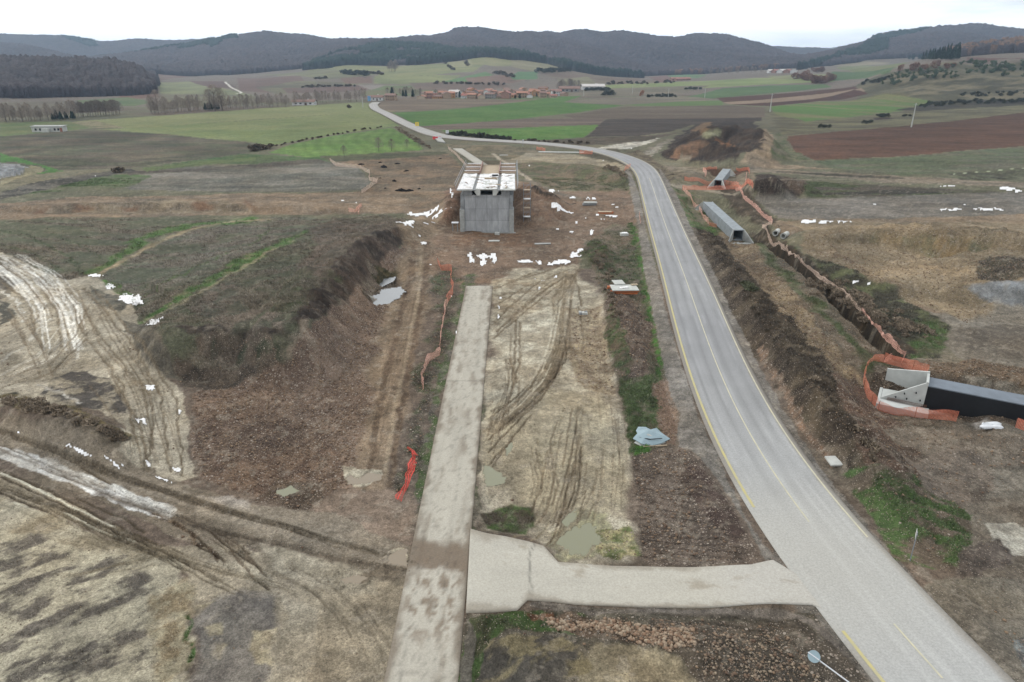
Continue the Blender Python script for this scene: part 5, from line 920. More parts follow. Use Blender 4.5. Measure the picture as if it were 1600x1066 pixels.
for s in (-1, 1):                                                       # joists of the formwork behind the deck
    for k in range(9):
        mb = MB(); x = s * (2.5 + k * .4); mb.box(x - .07, x + .07, 20.8, 38, 8.75, 9.0); mb.build('formwork_joist', M_wood_r, AB)
    for k in range(6): mb = MB(); y = 21.5 + k * 3.1; x0, x1 = sorted((s * 2.3, s * 6.0)); mb.box(x0, x1, y - .25, y + .25, 9.01, 9.12); mb.build('formwork_board', M_snow if k % 2 else M_wood_y, AB)
    mb = MB(); x = s * 2.25; mb.box(x - .12, x + .12, 20.8, 38, 8.2, 9.5); mb.build('edge_form', M_wood_r, AB)
    for k in range(13):
        y = .4 + k * 3.0; x = s * 6.1; mb = MB(); mb.tube((x, y, 8.7), (x + s * .35, y, 10.0), .035); mb.build('guard_rail_post', M_steel, AB)
    mb = MB(); mb.tube((s * 6.42, .4, 9.95), (s * 6.42, 36.4, 9.95), .035); mb.tube((s * 6.28, .4, 9.45), (s * 6.28, 36.4, 9.45), .035); mb.build('guard_rail', M_steel, AB)
mb = MB(); mb.box(-6, 6, 20.6, 38.2, 8.45, 8.6); mb.build('formwork_deck', M_wood_y, AB)
mb = MB()
for k in range(26): x = -2.3 + k * .184; mb.box(x - .03, x + .03, 37.2, 37.3, 8.6, 9.7)
mb.build('rebar_row', M_rust, AB)
for x in (-5.4, 0, 5.4):
    for y in (26, 33): mb = MB(); mb.tube((x, y, -1), (x, y, 8.45), .12); mb.build('formwork_prop', M_steel, AB)
mb = MB(); mb.box(1.6, 2.6, -1.6, -.6, -.3, .3); mb.build('concrete_block', M_conc_l, AB, .03)
# scaffold towers
SX, SY = 3.2, 147.0; SC = empty('scaffold_tower', (SX, SY, H1(SX, SY))); tag(SC, 'thin grey scaffold tower standing beside the right end of the snowy abutment', 'scaffold')
for x in (-.75, .75):
    for y in (-.7, .7): mb = MB(); mb.tube((x, y, -.6), (x, y, 7.5), .04); mb.build('upright', M_steel, SC)
for k in range(4):
    z = .5 + 1.9 * k; mb = MB(); mb.box(-.8, .8, -.7, .7, z, z + .06); mb.build('platform', M_wood_y if k % 2 else M_snow, SC)
    [(mb := MB(), mb.tube(a, b_, .025), mb.build('brace', M_steel, SC)) for a, b_ in (((-.75, -.7, z), (.75, -.7, z + 1.8)), ((-.75, -.7, z + 1), (.75, -.7, z + 1)), ((-.75, .7, z + 1), (.75, .7, z + 1)))]
SC2 = empty('scaffold_stand', (-11.8, 139.5, H1(-11.8, 139.5))); tag(SC2, 'small pale work platform on legs at the left foot of the abutment', 'scaffold')
mb = MB(); mb.box(-.6, .8, -.5, .5, 1.7, 1.85); mb.build('platform', M_white, SC2)
for x in (-.4, .6):
    for y in (-.4, .4): mb = MB(); mb.tube((x, y, -.3), (x, y, 1.7), .05); mb.build('leg', M_steel, SC2)
# ------------------------------------------------------------------ box culverts
def ring(mb, w, h, t, y0, y1):
    mb.box(-w / 2, w / 2, y0, y1, 0, t); mb.box(-w / 2, w / 2, y0, y1, h - t, h); mb.box(-w / 2, -w / 2 + t, y0, y1, t + .002, h - t - .002); mb.box(w / 2 - t, w / 2, y0, y1, t + .002, h - t - .002)
def culvert(loc, rz, w, h, L, label, mat_box, mat_wing, slab=True, seg=2.0):
    o = empty('box_culvert', loc, rz); tag(o, label, 'culvert', 'precast box culverts along the drainage ditch')
    n = max(1, int(L / seg))
    for k in range(n): mb = MB(); ring(mb, w, h, .18, k * L / n, (k + 1) * L / n - .03); mb.build('box_section', mat_box, o)
    mb = MB(); mb.box(-w / 2 + .2, w / 2 - .2, L * .6, L * .6 + .1, .2, h - .2); mb.build('bore_shade_plate', M_dark, o)  # near-black plate across the bore, its colour stands in for the shade inside
    for e in (0, 1):
        for s in (-1, 1):
            mb = MB(); d = -1 if e == 0 else 1; y0 = -.02 if e == 0 else L + .02; Lw = 2.6; x0 = s * (w / 2); x1 = s * (w / 2 + 1.5); t = .2
            pts = [(x0, y0, 0), (x1, y0 + d * Lw, 0), (x1, y0 + d * Lw, .25), (x0, y0, h + .12)]; n0 = len(mb.v)
            for p in pts: mb.v.append(p)
            for p in pts: mb.v.append((p[0] - s * t, p[1], p[2]))
            for f in ((0, 1, 2, 3), (7, 6, 5, 4), (0, 4, 5, 1), (1, 5, 6, 2), (2, 6, 7, 3), (3, 7, 4, 0)): mb.f.append(tuple(n0 + i for i in f))
            mb.build('wing_wall', mat_wing, o)
        mb = MB(); y0, y1 = (-2.7, -.03) if e == 0 else (L + .03, L + 2.7); mb.box(-w / 2 - 1.5, w / 2 + 1.5, y0, y1, -.25, .02); mb.build('apron', mat_wing, o)
    return o
M_cul = simple_mat('culvert_concrete', C(142, 150, 154), .8, .25, 1.2, .2)
culvert((46.7, 139.3, H1(46.7, 141) - .1), radians(-3.5), 2.3, 2.3, 31, 'long grey box culvert in an open pit right of the road bend', M_cul, M_conc)
culvert((59.4, 200.3, H1(59.4, 202) - .1), radians(-22), 2.3, 2.2, 24, 'shorter grey box culvert behind the orange netting, furthest from the viewer', M_cul, M_conc_l)
# third culvert: black coated box with a big flared inlet
A3 = np.array([42.3, 62.8]); d3 = np.array([7.1, -4.3]); d3 /= np.hypot(*d3); rz3 = math.atan2(d3[1], d3[0]); K3 = empty('box_culvert', (A3[0], A3[1], H1(39.5, 60.5) + .25), rz3)
tag(K3, 'box culvert with black coated side and flared pale concrete inlet, nearest to the viewer', 'culvert', 'precast box culverts along the drainage ditch')
mb = MB(); mb.box(0, 22, 0, .05, -1.2, 2.25); mb.build('black_side', M_black, K3)
mb = MB(); mb.box(0, 22, .051, .25, 0, 2.25); mb.box(0, 22, 2.2, 2.45, 0, 2.25); mb.box(0, 22, .25, 2.2, 0, .2); mb.build('box_wall', M_conc_d, K3)
mb = MB(); mb.box(0, 22, -.01, 2.46, 2.25, 2.36); mb.build('roof_slab', simple_mat('blue_grey_slab', C(112, 122, 132), .7, .2, .8, .1), K3)
M_inlet = simple_mat('new_concrete', C(190, 194, 190), .8, .16, 1.0, .15)
def wing(y_in, y_out, h_in, h_out, nm, th=.2):
    mb = MB(); pts = [(-.02, y_in, 0), (-3.9, y_out, 0), (-3.9, y_out, h_out), (-.02, y_in, h_in)]; n0 = 0
    for p in pts: mb.v.append(p)
    for p in pts: mb.v.append((p[0], p[1] + th, p[2]))
    for f in ((0, 1, 2, 3), (7, 6, 5, 4), (0, 4, 5, 1), (1, 5, 6, 2), (2, 6, 7, 3), (3, 7, 4, 0)): mb.f.append(f)
    return mb.build(nm, M_inlet, K3, .01)
wing(-.05, -.85, 2.75, .4, 'wing_wall'); wing(2.4, 3.2, 2.95, 2.1, 'wing_wall')
mb = MB(); mb.box(-.22, 0, -.1, 2.6, 2.26, 2.75); mb.build('headwall', M_inlet, K3, .01)
mb = MB(); mb.box(-3.9, -.23, -.6, 3.2, .02, .2); mb.build('inlet_floor', M_inlet, K3)
mb = MB(); mb.box(-4.2, .5, -2.3, -.88, -.5, .28); mb.box(-4.2, -3.92, -.87, 3.1, -.5, .24); mb.build('footing_slab', M_inlet, K3, .02)
mb = MB()
for k in range(38):
    x = -3.3 + k * .095
    for y in (-1.05, -.85): mb.tube((x, y, .2), (x, y, .62), .016, seg=5)
for z in (.42, .56): mb.tube((-3.05, -.95, z), (.25, -.95, z), .014, seg=5)
mb.build('rebar_cage', M_rust, K3)
for x, z in ((-.9, 1.5), (-1.9, 1.25), (-2.6, .75), (-.4, .7), (-1.6, .7)): mb = MB(); mb.tube((x, -.35 - .22 * -x, z), (x, -.05 - .22 * -x, z), .06); mb.build('lifting_anchor', M_dark, K3)
print('structures', round(time.time() - T0, 1))
# ------------------------------------------------------------------ plastic safety netting
def net_mat(name, col):
    m, nt, b = new_mat(name); L = nt.links.new; uv = nd(nt, 'ShaderNodeUVMap'); uv.uv_map = 'UVMap'; s = nd(nt, 'ShaderNodeSeparateXYZ'); L(uv.outputs[0], s.inputs[0]); gs = []
    for ax, per in (('X', .11), ('Y', .09)):
        a = nd(nt, 'ShaderNodeMath', operation='DIVIDE'); L(s.outputs[ax], a.inputs[0]); a.inputs[1].default_value = per; f = nd(nt, 'ShaderNodeMath', operation='FRACT'); L(a.outputs[0], f.inputs[0])
        g = nd(nt, 'ShaderNodeMath', operation='GREATER_THAN'); L(f.outputs[0], g.inputs[0]); g.inputs[1].default_value = .27; gs.append(g)
    k = nd(nt, 'ShaderNodeMath', operation='MULTIPLY'); L(gs[0].outputs[0], k.inputs[0]); L(gs[1].outputs[0], k.inputs[1])
    tr = nd(nt, 'ShaderNodeBsdfTransparent'); mx = nd(nt, 'ShaderNodeMixShader'); L(k.outputs[0], mx.inputs[0]); L(b.outputs[0], mx.inputs[1]); L(tr.outputs[0], mx.inputs[2])
    L(mx.outputs[0], nt.nodes['Material Output'].inputs['Surface']); b.inputs['Base Color'].default_value = list(col) + [1]; b.inputs['Roughness'].default_value = .6; return m
N_or = net_mat('orange_netting', (.70, .22, .13)); N_pk = net_mat('faded_netting', (.82, .46, .36)); N_rd = net_mat('red_netting', (.62, .05, .03)); N_wh = net_mat('bleached_netting', (.70, .53, .42))
NETG = 'plastic safety netting round the works'
def fence(spec, mat, h, label, wob=.18, post=3.2, lay=0.0):
    q = P(spec); X, Y = gp(q[:, 0], q[:, 1]); p = resample(np.stack([X, Y], 1), .35); n = len(p); rg = np.random.default_rng(n); s = np.r_[0, np.cumsum(np.hypot(*np.diff(p, axis=0).T))]
    t = np.gradient(p, axis=0); t /= np.hypot(*t.T)[:, None] + 1e-9; nr = np.stack([t[:, 1], -t[:, 0]], 1); o = empty('safety_netting', (p[0, 0], p[0, 1], H1(*p[0]))); tag(o, label, 'safety netting', NETG); o0 = np.array(o.location)
    nv = 5; Vv = []; UV = []
    for j in range(nv):
        f = j / (nv - 1); w1 = wob * (fbm(s + 7 * j, s * 0 + j, 1.1, 3, n) - .5) * 2; lean = wob * 3 * (fbm(s, s * 0, 4.0, 2, n + 1) - .5) * f; hh = 1.12 * h * (1 - .30 * (fbm(s, s * 0 + 3, 1.9, 3, n + 2)) - .3 * lay) * f
        hh = hh * (1 - .18 * np.sin(pi * (s / post % 1)) ** 2); off = (w1 * (.4 + f) + lean + lay * f * h)[:, None] * nr; xy = p + off; Vv.append(np.column_stack([xy, H(xy[:, 0], xy[:, 1]) + .03 + hh + .05 * lay * fbm(s * 3, s * 0 + j, 1, 2, 5)])); UV.append(np.column_stack([s, np.full(n, f * h)]))
    Vv = np.vstack(Vv) - o0; UV = np.vstack(UV); i = np.arange(nv - 1)[:, None] * n + np.arange(n - 1)[None]; F = np.stack([i, i + 1, i + 1 + n, i + n], -1).reshape(-1, 4); np_mesh('netting', Vv, F, mat, o, uv=UV)
    if lay < .5:
        for d in np.arange(0, s[-1], post):
            k = int(np.argmin(np.abs(s - d))); mb = MB(); z = H1(*p[k]) - o0[2]; mb.tube((p[k, 0] - o0[0], p[k, 1] - o0[1], z - .1), (p[k, 0] - o0[0] + rg.uniform(-.08, .08), p[k, 1] - o0[1], z + h * .98), .022, seg=5); mb.build('stake', M_rust, o)
    return o
for a in (
 ('684,410 690,422 706,424 704,440 708,458 700,474', N_or, 1.3, 'orange netting bend at the upper end of the run left of the concrete track'),
 ('700,474 692,505 688,530 687,556', N_pk, 1.35, 'faded pink netting, middle stretch of the run left of the concrete track'),
 ('687,556 672,566 662,582 658,596 661,612', N_pk, 1.2, 'faded pink netting curling at the lower end beside the concrete track'),
 ('516,253 525,260 548,262 562,264 578,272 577,282 590,285 580,294 572,299 565,303', N_wh, 1.3, 'pale bleached netting winding over the bare brown field on the left'),
 ('545,330 556,331 565,322 560,331 561,336', N_pk, 1.0, 'short scrap of faded netting left of the track below the brown field'),
 ('700,232 712,243 722,254 730,263', N_wh, 1.4, 'pale netting leading down to the left rear of the bridge abutment'),
 ('838,234 852,236', N_or, 1.4, 'orange netting scrap left of the long white strip by the road bend'), ('905,240 926,241', N_or, 1.5, 'orange netting scrap right of the long white strip by the road bend'),
 ('975,268 985,262', N_or, 1.6, 'orange netting scrap on the inside of the road bend'), ('999,336 1001,352', N_pk, 1.0, 'small faded netting on the left verge of the road below the bend'),
 ('1066,297 1110,298 1150,296 1176,294', N_or, 1.3, 'straight orange netting between the two grey box culverts'), ('1066,296 1074,306 1092,328 1098,342 1108,352', N_pk, 1.2, 'faded netting on the road side of the long box culvert'),
 ('1108,352 1120,355', N_or, 1.0, 'crumpled orange netting at the lower left corner of the long culvert pit'),
 ('1149,297 1160,308 1176,322 1190,336 1206,350', N_pk, 1.2, 'faded netting on the right rim of the long box culvert pit'), ('1069,283 1098,288 1140,290 1172,291', N_or, 1.4, 'orange netting in front of the far box culvert'),
 ('1098,267 1104,273 1101,279', N_pk, 1.4, 'faded netting at the left of the far box culvert'), ('1098,266 1120,264.5', N_or, 1.0, 'low orange netting behind the far box culvert on its left'), ('1150,267 1169,267 1171,273', N_or, 1.2, 'orange netting behind the far box culvert on its right'),
 ('1166,276 1166,289', N_pk, 1.3, 'faded netting between the far culvert and the small dark stockpile'),
 ('1206,352 1190,357 1200,372 1225,392 1252,411', N_wh, 0.8, 'bleached netting along the drainage trench, upper stretch by the concrete pipes'), ('1252,411 1282,436 1315,460 1345,490', N_wh, 0.8, 'bleached netting along the drainage trench, middle stretch'),
 ('1345,490 1375,520 1400,545 1414,560 1408,567 1380,569', N_pk, 0.8, 'faded netting along the drainage trench, lower stretch hooking round its end'),
 ('1380,569 1364,566 1350,580 1348,600 1355,624 1372,642', N_or, 1.1, 'orange netting curving round the left of the pale culvert inlet'), ('1372,642 1400,650 1440,655 1494,660', N_or, 1.2, 'orange netting in front of the pale culvert inlet'),
 ('1380,569 1410,577 1448,586', N_or, 1.3, 'double orange netting behind the pale culvert inlet'), ('1586,668 1660,690', N_or, 1.0, 'orange netting at the right frame edge in front of the black culvert side')):
    fence(*a)
fence('640,706 650,712 656,716', N_rd, .6, 'bright red bundled netting heap beside the concrete track', .5, 3, .6); fence('654,714 646,740 636,765 628,785', N_rd, .42, 'red netting lying flat on the strip beside the concrete track', .3, 3, .8)
# ------------------------------------------------------------------ small things on the site
def base(px, py, dz=0.0): x, y = gpt(px, py); return (x, y, H1(x, y) + dz)
def sheet_stack():
    o = empty('formwork_stack', base(973, 458), radians(2)); tag(o, 'pale formwork sheets on orange timber beams, on the rubble ridge left of the road', 'formwork stack')
    for k, (y, z) in enumerate(((-1.0, .0), (-1.0, .32), (1.1, .0), (1.1, .32))): mb = MB(); mb.box(-2.2 + .2 * (k % 2), 2.0 + .2 * (k % 2), y, y + .3, z, z + .26); mb.build('timber_beam', M_timber, o, .02)
    mb = MB(); mb.box(-1.75, 2.15, -1.2, 1.5, .6, .74); mb.build('sheet', M_conc_l, o, .01)
    mb = MB(); mb.box(-.9, .7, 1.3, 3.4, .76, .9, radians(4)); mb.build('sheet', M_conc_l, o, .01)
    mb = MB(); mb.box(-2.3, -1.2, .3, .9, .45, .72, radians(-8)); mb.build('timber_beam', M_timber, o, .02)
    mb = MB(); mb.box(-.7, .7, -.5, .1, .75, .88, radians(20)); mb.build('sheet', M_snow, o, .01); mb = MB(); mb.box(1.6, 2.6, .5, 1.0, .76, .9, radians(12)); mb.build('plank', M_wood_y, o, .01)
sheet_stack()
o = empty('beam_stack', base(946, 334)); tag(o, 'low stack of orange timber beams on the brown earth, right of the abutment', 'beam stack')
for k in range(3): mb = MB(); mb.box(-1.8 + .1 * k, 1.7 + .1 * k, -.5 + .4 * k, -.2 + .4 * k, 0, .35); mb.build('timber_beam', M_timber, o, .02)
mb = MB(); mb.box(-1.6, 1.4, -.5, .8, .36, .45); mb.build('board', M_wood_y, o)
o = empty('slab_stack', base(921, 321)); tag(o, 'stack of grey concrete planks on the brown earth, right of the abutment', 'slab stack')
for k in range(3): mb = MB(); mb.box(-1.7 + .15 * k, 1.5 + .15 * k, -.8, .9 - .2 * k, .05 + .25 * k, .27 + .25 * k); mb.build('slab', M_conc_l if k == 2 else M_conc_d, o, .02)
o = empty('block', base(976, 369)); tag(o, 'small pale concrete block on the grassy verge strip left of the road', 'concrete block'); mb = MB(); mb.box(-.9, .7, -.6, .6, 0, .5); mb.build('block_body', M_conc_l, o, .03); mb = MB(); mb.box(-.6, .5, -.5, .5, .51, .6); mb.build('cap', M_snow, o, .02)
o = empty('pallet', base(911, 494)); tag(o, 'small pale pallet of stones on the light mud left of the rubble ridge', 'pallet')
for k in range(3): mb = MB(); mb.box(-.6, .6, -.42 + .35 * k, -.28 + .35 * k, 0, .12); mb.build('runner', M_wood_y, o)
for k in range(3):
    for j in range(2): mb = MB(); mb.box(-.58 + .4 * k, -.22 + .4 * k, -.42 + .45 * j, -.05 + .45 * j, .13, .42 + .06 * ((k + j) % 2)); mb.build('stone', M_conc_l if (k + j) % 3 else M_conc_d, o, .03)
def slab(px, py, w, d, h, rz, label, mat=None):
    o = tag(MB_slab(w, d, h).build('concrete_slab', mat or M_conc_l, None, .015), label, 'concrete slab'); o.location = base(px, py, .02); o.rotation_euler = (radians(2), 0, rz)
def MB_slab(w, d, h): m = MB(); m.prism([(-w / 2, -d / 2), (w / 2 - .08, -d / 2 + .02), (w / 2, d / 2), (-w / 2 + .05, d / 2 - .03)], 'z', 0, h); return m
slab(1308, 722, 1.7, 1.35, .16, radians(2), 'flat pale square slab lying by the road edge, right of the road')
slab(848, 381, 3.2, .8, .12, radians(3), 'long thin grey slab on the brown earth below the abutment', M_conc); slab(772, 376, 2.2, .9, .1, 0, 'flat pale slab in front of the abutment foot')
slab(877, 238, 18, 1.6, .25, radians(-6), 'long white strip of concrete beside the road bend', M_conc_l); slab(787, 243, 3.2, .7, .2, 0, 'short white beam behind the bridge deck')
# crumpled blue grey sheets
o = empty('sheet_pile', base(1016, 692)); tag(o, 'crumpled blue grey plastic sheet pile on the grass, left of the road', 'sheet pile')
pts = [(-1.65, -.2, .35), (-1.0, -.85, .15), (-.2, -1.0, .12), (.9, -.65, .15), (1.75, -.1, .25), (1.1, .75, .5), (.75, 1.25, .62), (.25, 1.15, .5), (-.2, 1.55, .6), (-.9, 1.5, .55), (-1.2, .9, .6), (-1.15, .4, .5)]
def crumple(pts, z0, seed, name, mat, par, amp=.12, thick=.05):
    p = np.array(pts); c = p.mean(0) + (0, 0, .42 - z0); n = len(p); rings = 5; Vv = [c]; F = []
    for r in range(1, rings + 1):
        f = r / rings
        for i in range(n): q = c + (p[i] - c) * f; q = q + np.array([0, 0, amp * (vnoise(np.array([q[0] * 2.2]), np.array([q[1] * 2.2]), seed)[0] - .5) * 2 + z0]); Vv.append(q)
    for i in range(n): F.append((0, 1 + i, 1 + (i + 1) % n))
    for r in range(1, rings):
        for i in range(n): a = 1 + (r - 1) * n + i; b_ = 1 + (r - 1) * n + (i + 1) % n; F.append((a, a + n, b_ + n, b_))
    m = len(Vv); Vv = [tuple(v) for v in Vv] + [(v[0], v[1], v[2] - thick) for v in Vv]; F += [tuple(m + i for i in f)[::-1] for f in F]
    k = 1 + (rings - 1) * n
    for i in range(n): j = (i + 1) % n; F.append((k + i, m + k + i, m + k + j, k + j))
    mb = MB(); mb.v = Vv; mb.f = F; return mb.build(name, mat, par)
crumple(pts, 0, 3, 'sheet', M_tarp, o); crumple([(x * .86 - .15, y * .7 - .3, z * .5) for x, y, z in pts], -.12, 5, 'sheet', M_conc_l, o); mb = MB(); mb.box(-1.1, 1.2, -1.15, -1.05, .05, .14, radians(6)); mb.build('batten', M_wood_y, o)
mb = MB(); mb.box(-.9, .1, -.62, -.52, .45, .5, radians(-22)); mb.box(-.2, .9, -.55, -.48, .46, .5, radians(8)); mb.build('strap', M_black, o)
# white sacks
o = empty('sack_pile', base(1550, 670)); tag(o, 'pile of white plastic sacks on bare earth in front of the black culvert side', 'sacks')
def lump(cx, cy, cz, rx, ry, rz_, ang, seed, name, mat, par):
    Vv = []; F = []; nu, nv = 12, 8; rg = np.random.default_rng(seed)
    for j in range(nv + 1):
        ph = pi * j / nv
        for i in range(nu):
            th = 2 * pi * i / nu; r = 1 + .22 * (rg.random() - .5); e = .75; x = np.sign(cos(th)) * abs(cos(th)) ** e * sin(ph) ** .7 * rx * r; y = np.sign(sin(th)) * abs(sin(th)) ** e * sin(ph) ** .7 * ry * r
            Vv.append((cx + x * cos(ang) - y * sin(ang), cy + x * sin(ang) + y * cos(ang), cz + cos(ph) * rz_ * r))
    for j in range(nv):
        for i in range(nu): a = j * nu + i; b_ = j * nu + (i + 1) % nu; F.append((a, b_, b_ + nu, a + nu))
    mb = MB(); mb.v = Vv; mb.f = F; return mb.build(name, mat, par, smooth=True)
for k, s in enumerate(((-.5, 0, .22, .75, .3, .22, .1), (.35, -.1, .25, .5, .38, .25, -.3), (-.3, .45, .2, .55, .2, .18, .5), (.3, .25, .38, .6, .28, .2, -.1), (-.75, .3, .3, .3, .12, .2, .9))): lump(*s, k + 3, 'sack', M_white, o)
# concrete pipes
pipes = []
for (px, py, an) in ((1213, 367, -32), (1226, 372, -36)):
    o = empty('concrete_pipe', base(px, py), radians(an)); pipes.append(o); mb = MB(); n = 20; L_ = 2.6
    for r, nm in ((.55, 'outer'), (.43, 'inner')):
        pass
    Vv = []; F = []
    for y in (-L_ / 2, L_ / 2):
        for r in (.52, .40):
            for i in range(n): Vv.append((r * cos(2 * pi * i / n), y, .52 + r * sin(2 * pi * i / n)))
    for i in range(n):
        j = (i + 1) % n; F += [(i, j, 2 * n + j, 2 * n + i), (n + i, 3 * n + i, 3 * n + j, n + j), (i, n + i, n + j, j), (2 * n + i, 2 * n + j, 3 * n + j, 3 * n + i)]
    mb.v = Vv; mb.f = F; mb.build('barrel', M_conc_l, o, smooth=False); mb = MB(); mb.tube((0, L_ / 2 - .28, .52), (0, L_ / 2 - .02, .52), .6, seg=20); 
    m2 = MB()
    for i in range(n): j = (i + 1) % n; a, b_ = 2 * pi * i / n, 2 * pi * j / n; m2.quad(*[(r * cos(t), y, .52 + r * sin(t)) for r, t, y in ((.53, a, -L_ / 2 - .02), (.6, a, -L_ / 2 - .02), (.6, b_, -L_ / 2 - .02), (.53, b_, -L_ / 2 - .02))]); m2.quad(*[(.6 * cos(t), y, .52 + .6 * sin(t)) for t, y in ((a, -L_ / 2 - .02), (b_, -L_ / 2 - .02), (b_, -L_ / 2 + .25), (a, -L_ / 2 + .25))])
    m2.build('collar', M_conc, o)
tag(pipes[0], 'pale concrete pipe at the head of the trench, left one of the two', 'concrete pipe', 'concrete pipes at the trench head'); tag(pipes[1], 'pale concrete pipe at the head of the trench, right one of the two', 'concrete pipe', 'concrete pipes at the trench head')
# road signs, seen from behind
def sign(x, y, h, r, label, shape='disc', rz=0.0, lean=0.0, mat=None, n=24):
    o = empty('road_sign', (x, y, H1(x, y)), rz); o.rotation_euler = (0, lean, rz); tag(o, label, 'road sign')
    mb = MB(); mb.box(-.045, .045, -.03, .03, -.3, h + r * .6); mb.build('post', M_steel, o); mb = MB()
    if shape == 'disc': mb.prism([(r * cos(2 * pi * i / n), h + r * sin(2 * pi * i / n)) for i in range(n)], 'y', .035, .06)
    elif shape == 'square': mb.prism([(-r, h - r), (r, h - r), (r, h + r), (-r, h + r)], 'y', .035, .06)
    else: mb.prism([(-r, h - r * .6), (r, h - r * .6), (0, h + r * 1.1)], 'y', .035, .06)
    mb.build('sign_plate', mat or M_steel, o); mb = MB(); mb.box(-r * .6, r * .6, -.04, .034, h - .05, h + .05); mb.build('bracket', M_steel, o); return o
# near sign: post foot just outside the bottom edge of the view
hx, hy = at_h(1272, 1026, 1.15); fx, fy = at_h(1352, 1098, 0); fx, fy, hx, hy = map(float, (fx, fy, hx, hy)); fz = H1(fx, fy); o = empty('road_sign', (fx, fy, fz)); tag(o, 'round grey road sign on a knocked over white post, at the bottom edge', 'road sign')
from mathutils import Vector
hv = Vector((hx - fx, hy - fy, 1.15 - fz)); mb = MB(); mb.tube((0, 0, -.1), tuple(hv * 1.06), .04, seg=8); mb.build('post', M_white, o)
nv = (Vector((0, 0, CAM_H)) - Vector((hx, hy, 1.1))).normalized(); nv = (nv - nv.project(hv.normalized())).normalized(); mb = MB(); q_ = hv + nv * .05; mb.tube(tuple(q_), tuple(q_ + nv * .025), .33, seg=28); mb.build('sign_plate', M_tarp, o); mb = MB(); mb.tube(tuple(hv * .9 + nv * .08), tuple(hv * 1.12 + nv * .08), .035, seg=6); mb.build('bracket', M_white, o)
x, y = gpt(1422, 876); o = sign(x, y, 2.1, .28, 'slender white post with a small sign plate on the grassy slope right of the road', 'square', radians(60), radians(4), M_conc_l)
x, y = gpt(652, 202); sign(x, y, 2.6, 1.0, 'yellow works sign at the road edge before the green field', 'square', 0, 0, M_yellow); x, y = gpt(699, 214); sign(x, y, 2.3, .7, 'small white sign by the hedge right of the red barriers', 'square', 0, 0, M_white)
x, y = gpt(817, 229); sign(x, y, 2.3, .4, 'white sign post beside the road left of the bend', 'disc', 0, 0, M_white)
# red and white barriers across the old road
for k, (px, c) in enumerate(((679, M_red), (683, M_red), (687, M_white))):
    o = empty('road_barrier', base(px, 218 + .3 * k), radians(12)); mb = MB(); mb.prism([(-.55, 0), (.55, 0), (.25, .5), (.18, 1.3), (-.18, 1.3), (-.25, .5)], 'x', -.8, .8); mb.build('barrier_body', c, o, .03); mb = MB(); mb.box(-.7, .7, -.22, .22, 1.3, 1.4); mb.build('cap', M_white if c is M_red else M_red, o)
    tag(o, ['red plastic barrier closing the old road, leftmost of three', 'red plastic barrier closing the old road, middle of three', 'white plastic barrier closing the old road, rightmost of three'][k], 'barrier', 'barriers across the old road')
# ------------------------------------------------------------------ snow left in patches and ruts; puddles
SN = ('148,432,12,3 172,449,7,4 202,467,15,8 242,499,9,3.5 236,607,8,5 216,659,4,5 226,659,4,5 282,645,3,6 231,724,4,5 239,725,3,5 276,732,7,5 120,704,17,5 132,708,12,4 176,721,14,4 190,725,10,3 27,678,8,2 42,682,9,2 255,747,9,3 634,349.5,18,3.3 666,350,9,1.7 678,349,6,1.2 655,335,18,2.6 672,333,14,3 690,330,11,4 640,332,5,1.3 '
 '660,373,10,3.4 663,383,7,3.2 672,413,3,1.3 537,313,5,1 555,315,6,1 405,343,7,1 444,341.5,8,1 704,300,2,3.5 707,306,2,2 735,401,5,5 737,408,5,6 755,400,9,4 755,408,6,7 770,401,6,5 772,408,4,6 821,409,12,2.3 843,410,7,3 862,412,10,3 880,409,14,4 899,397,11,4.5 909,389,8,2 880,328,19,3.6 893,309,7,1.5 924,311,9,2 957,338,10,1.8 '
 '942,343,8,1 919,342,7,1 919,350,5,1 925,361,5,2.5 924,366,4,2 901,379,15,1 862,296,4,1.4 861,299,4,1 872,300,3,1 934,337,5,1.3 894,363,4,2 903,362,2,1.3 901,349,3,2 883,341,4,.8 1262,346,10,3 1290,348,30,2.6 1318,346,12,2 1486,327.5,17,2 1512,328,8,1 1545,327.5,24,2.4 1575,296,15,3 1590,299,8,2.4 1481,292,16,1.2 '
 '1337,441,8,4 1359,442,8,3 1240,310,16,1 1366,320,5,.8 1508,320,9,.8 848,439,3,2 842,451,3,2 836,436,2,2 868,432,3,2 832,316,2,1.2 828,320,2,1.2 835,321,2,1.4 838,315,2,2 830,325,3,1 840,325,2,1.4 826,314,2,1 843,318,1.5,1 822,318,1.5,.8 837,329,2,1 820,324,2,1 800,262,4,1.2 825,259,8,1 817,277,3,1 793,272,3,1 '
 '922,405,4,1 871,358,3,1 950,365,3,1 780,482,2,3 779,497,2,3 783,466,3,3 705,462,3,1.4 713,520,2,3 712,532,1.6,3 915,324,4,1 963,326,3,1.2 958,322,3,1.2 942,252,8,1 1000,229,9,1 985,232,8,1.2 118,277,3,1 150,276,8,.7').split()
snow_m = np.zeros(N) - 9
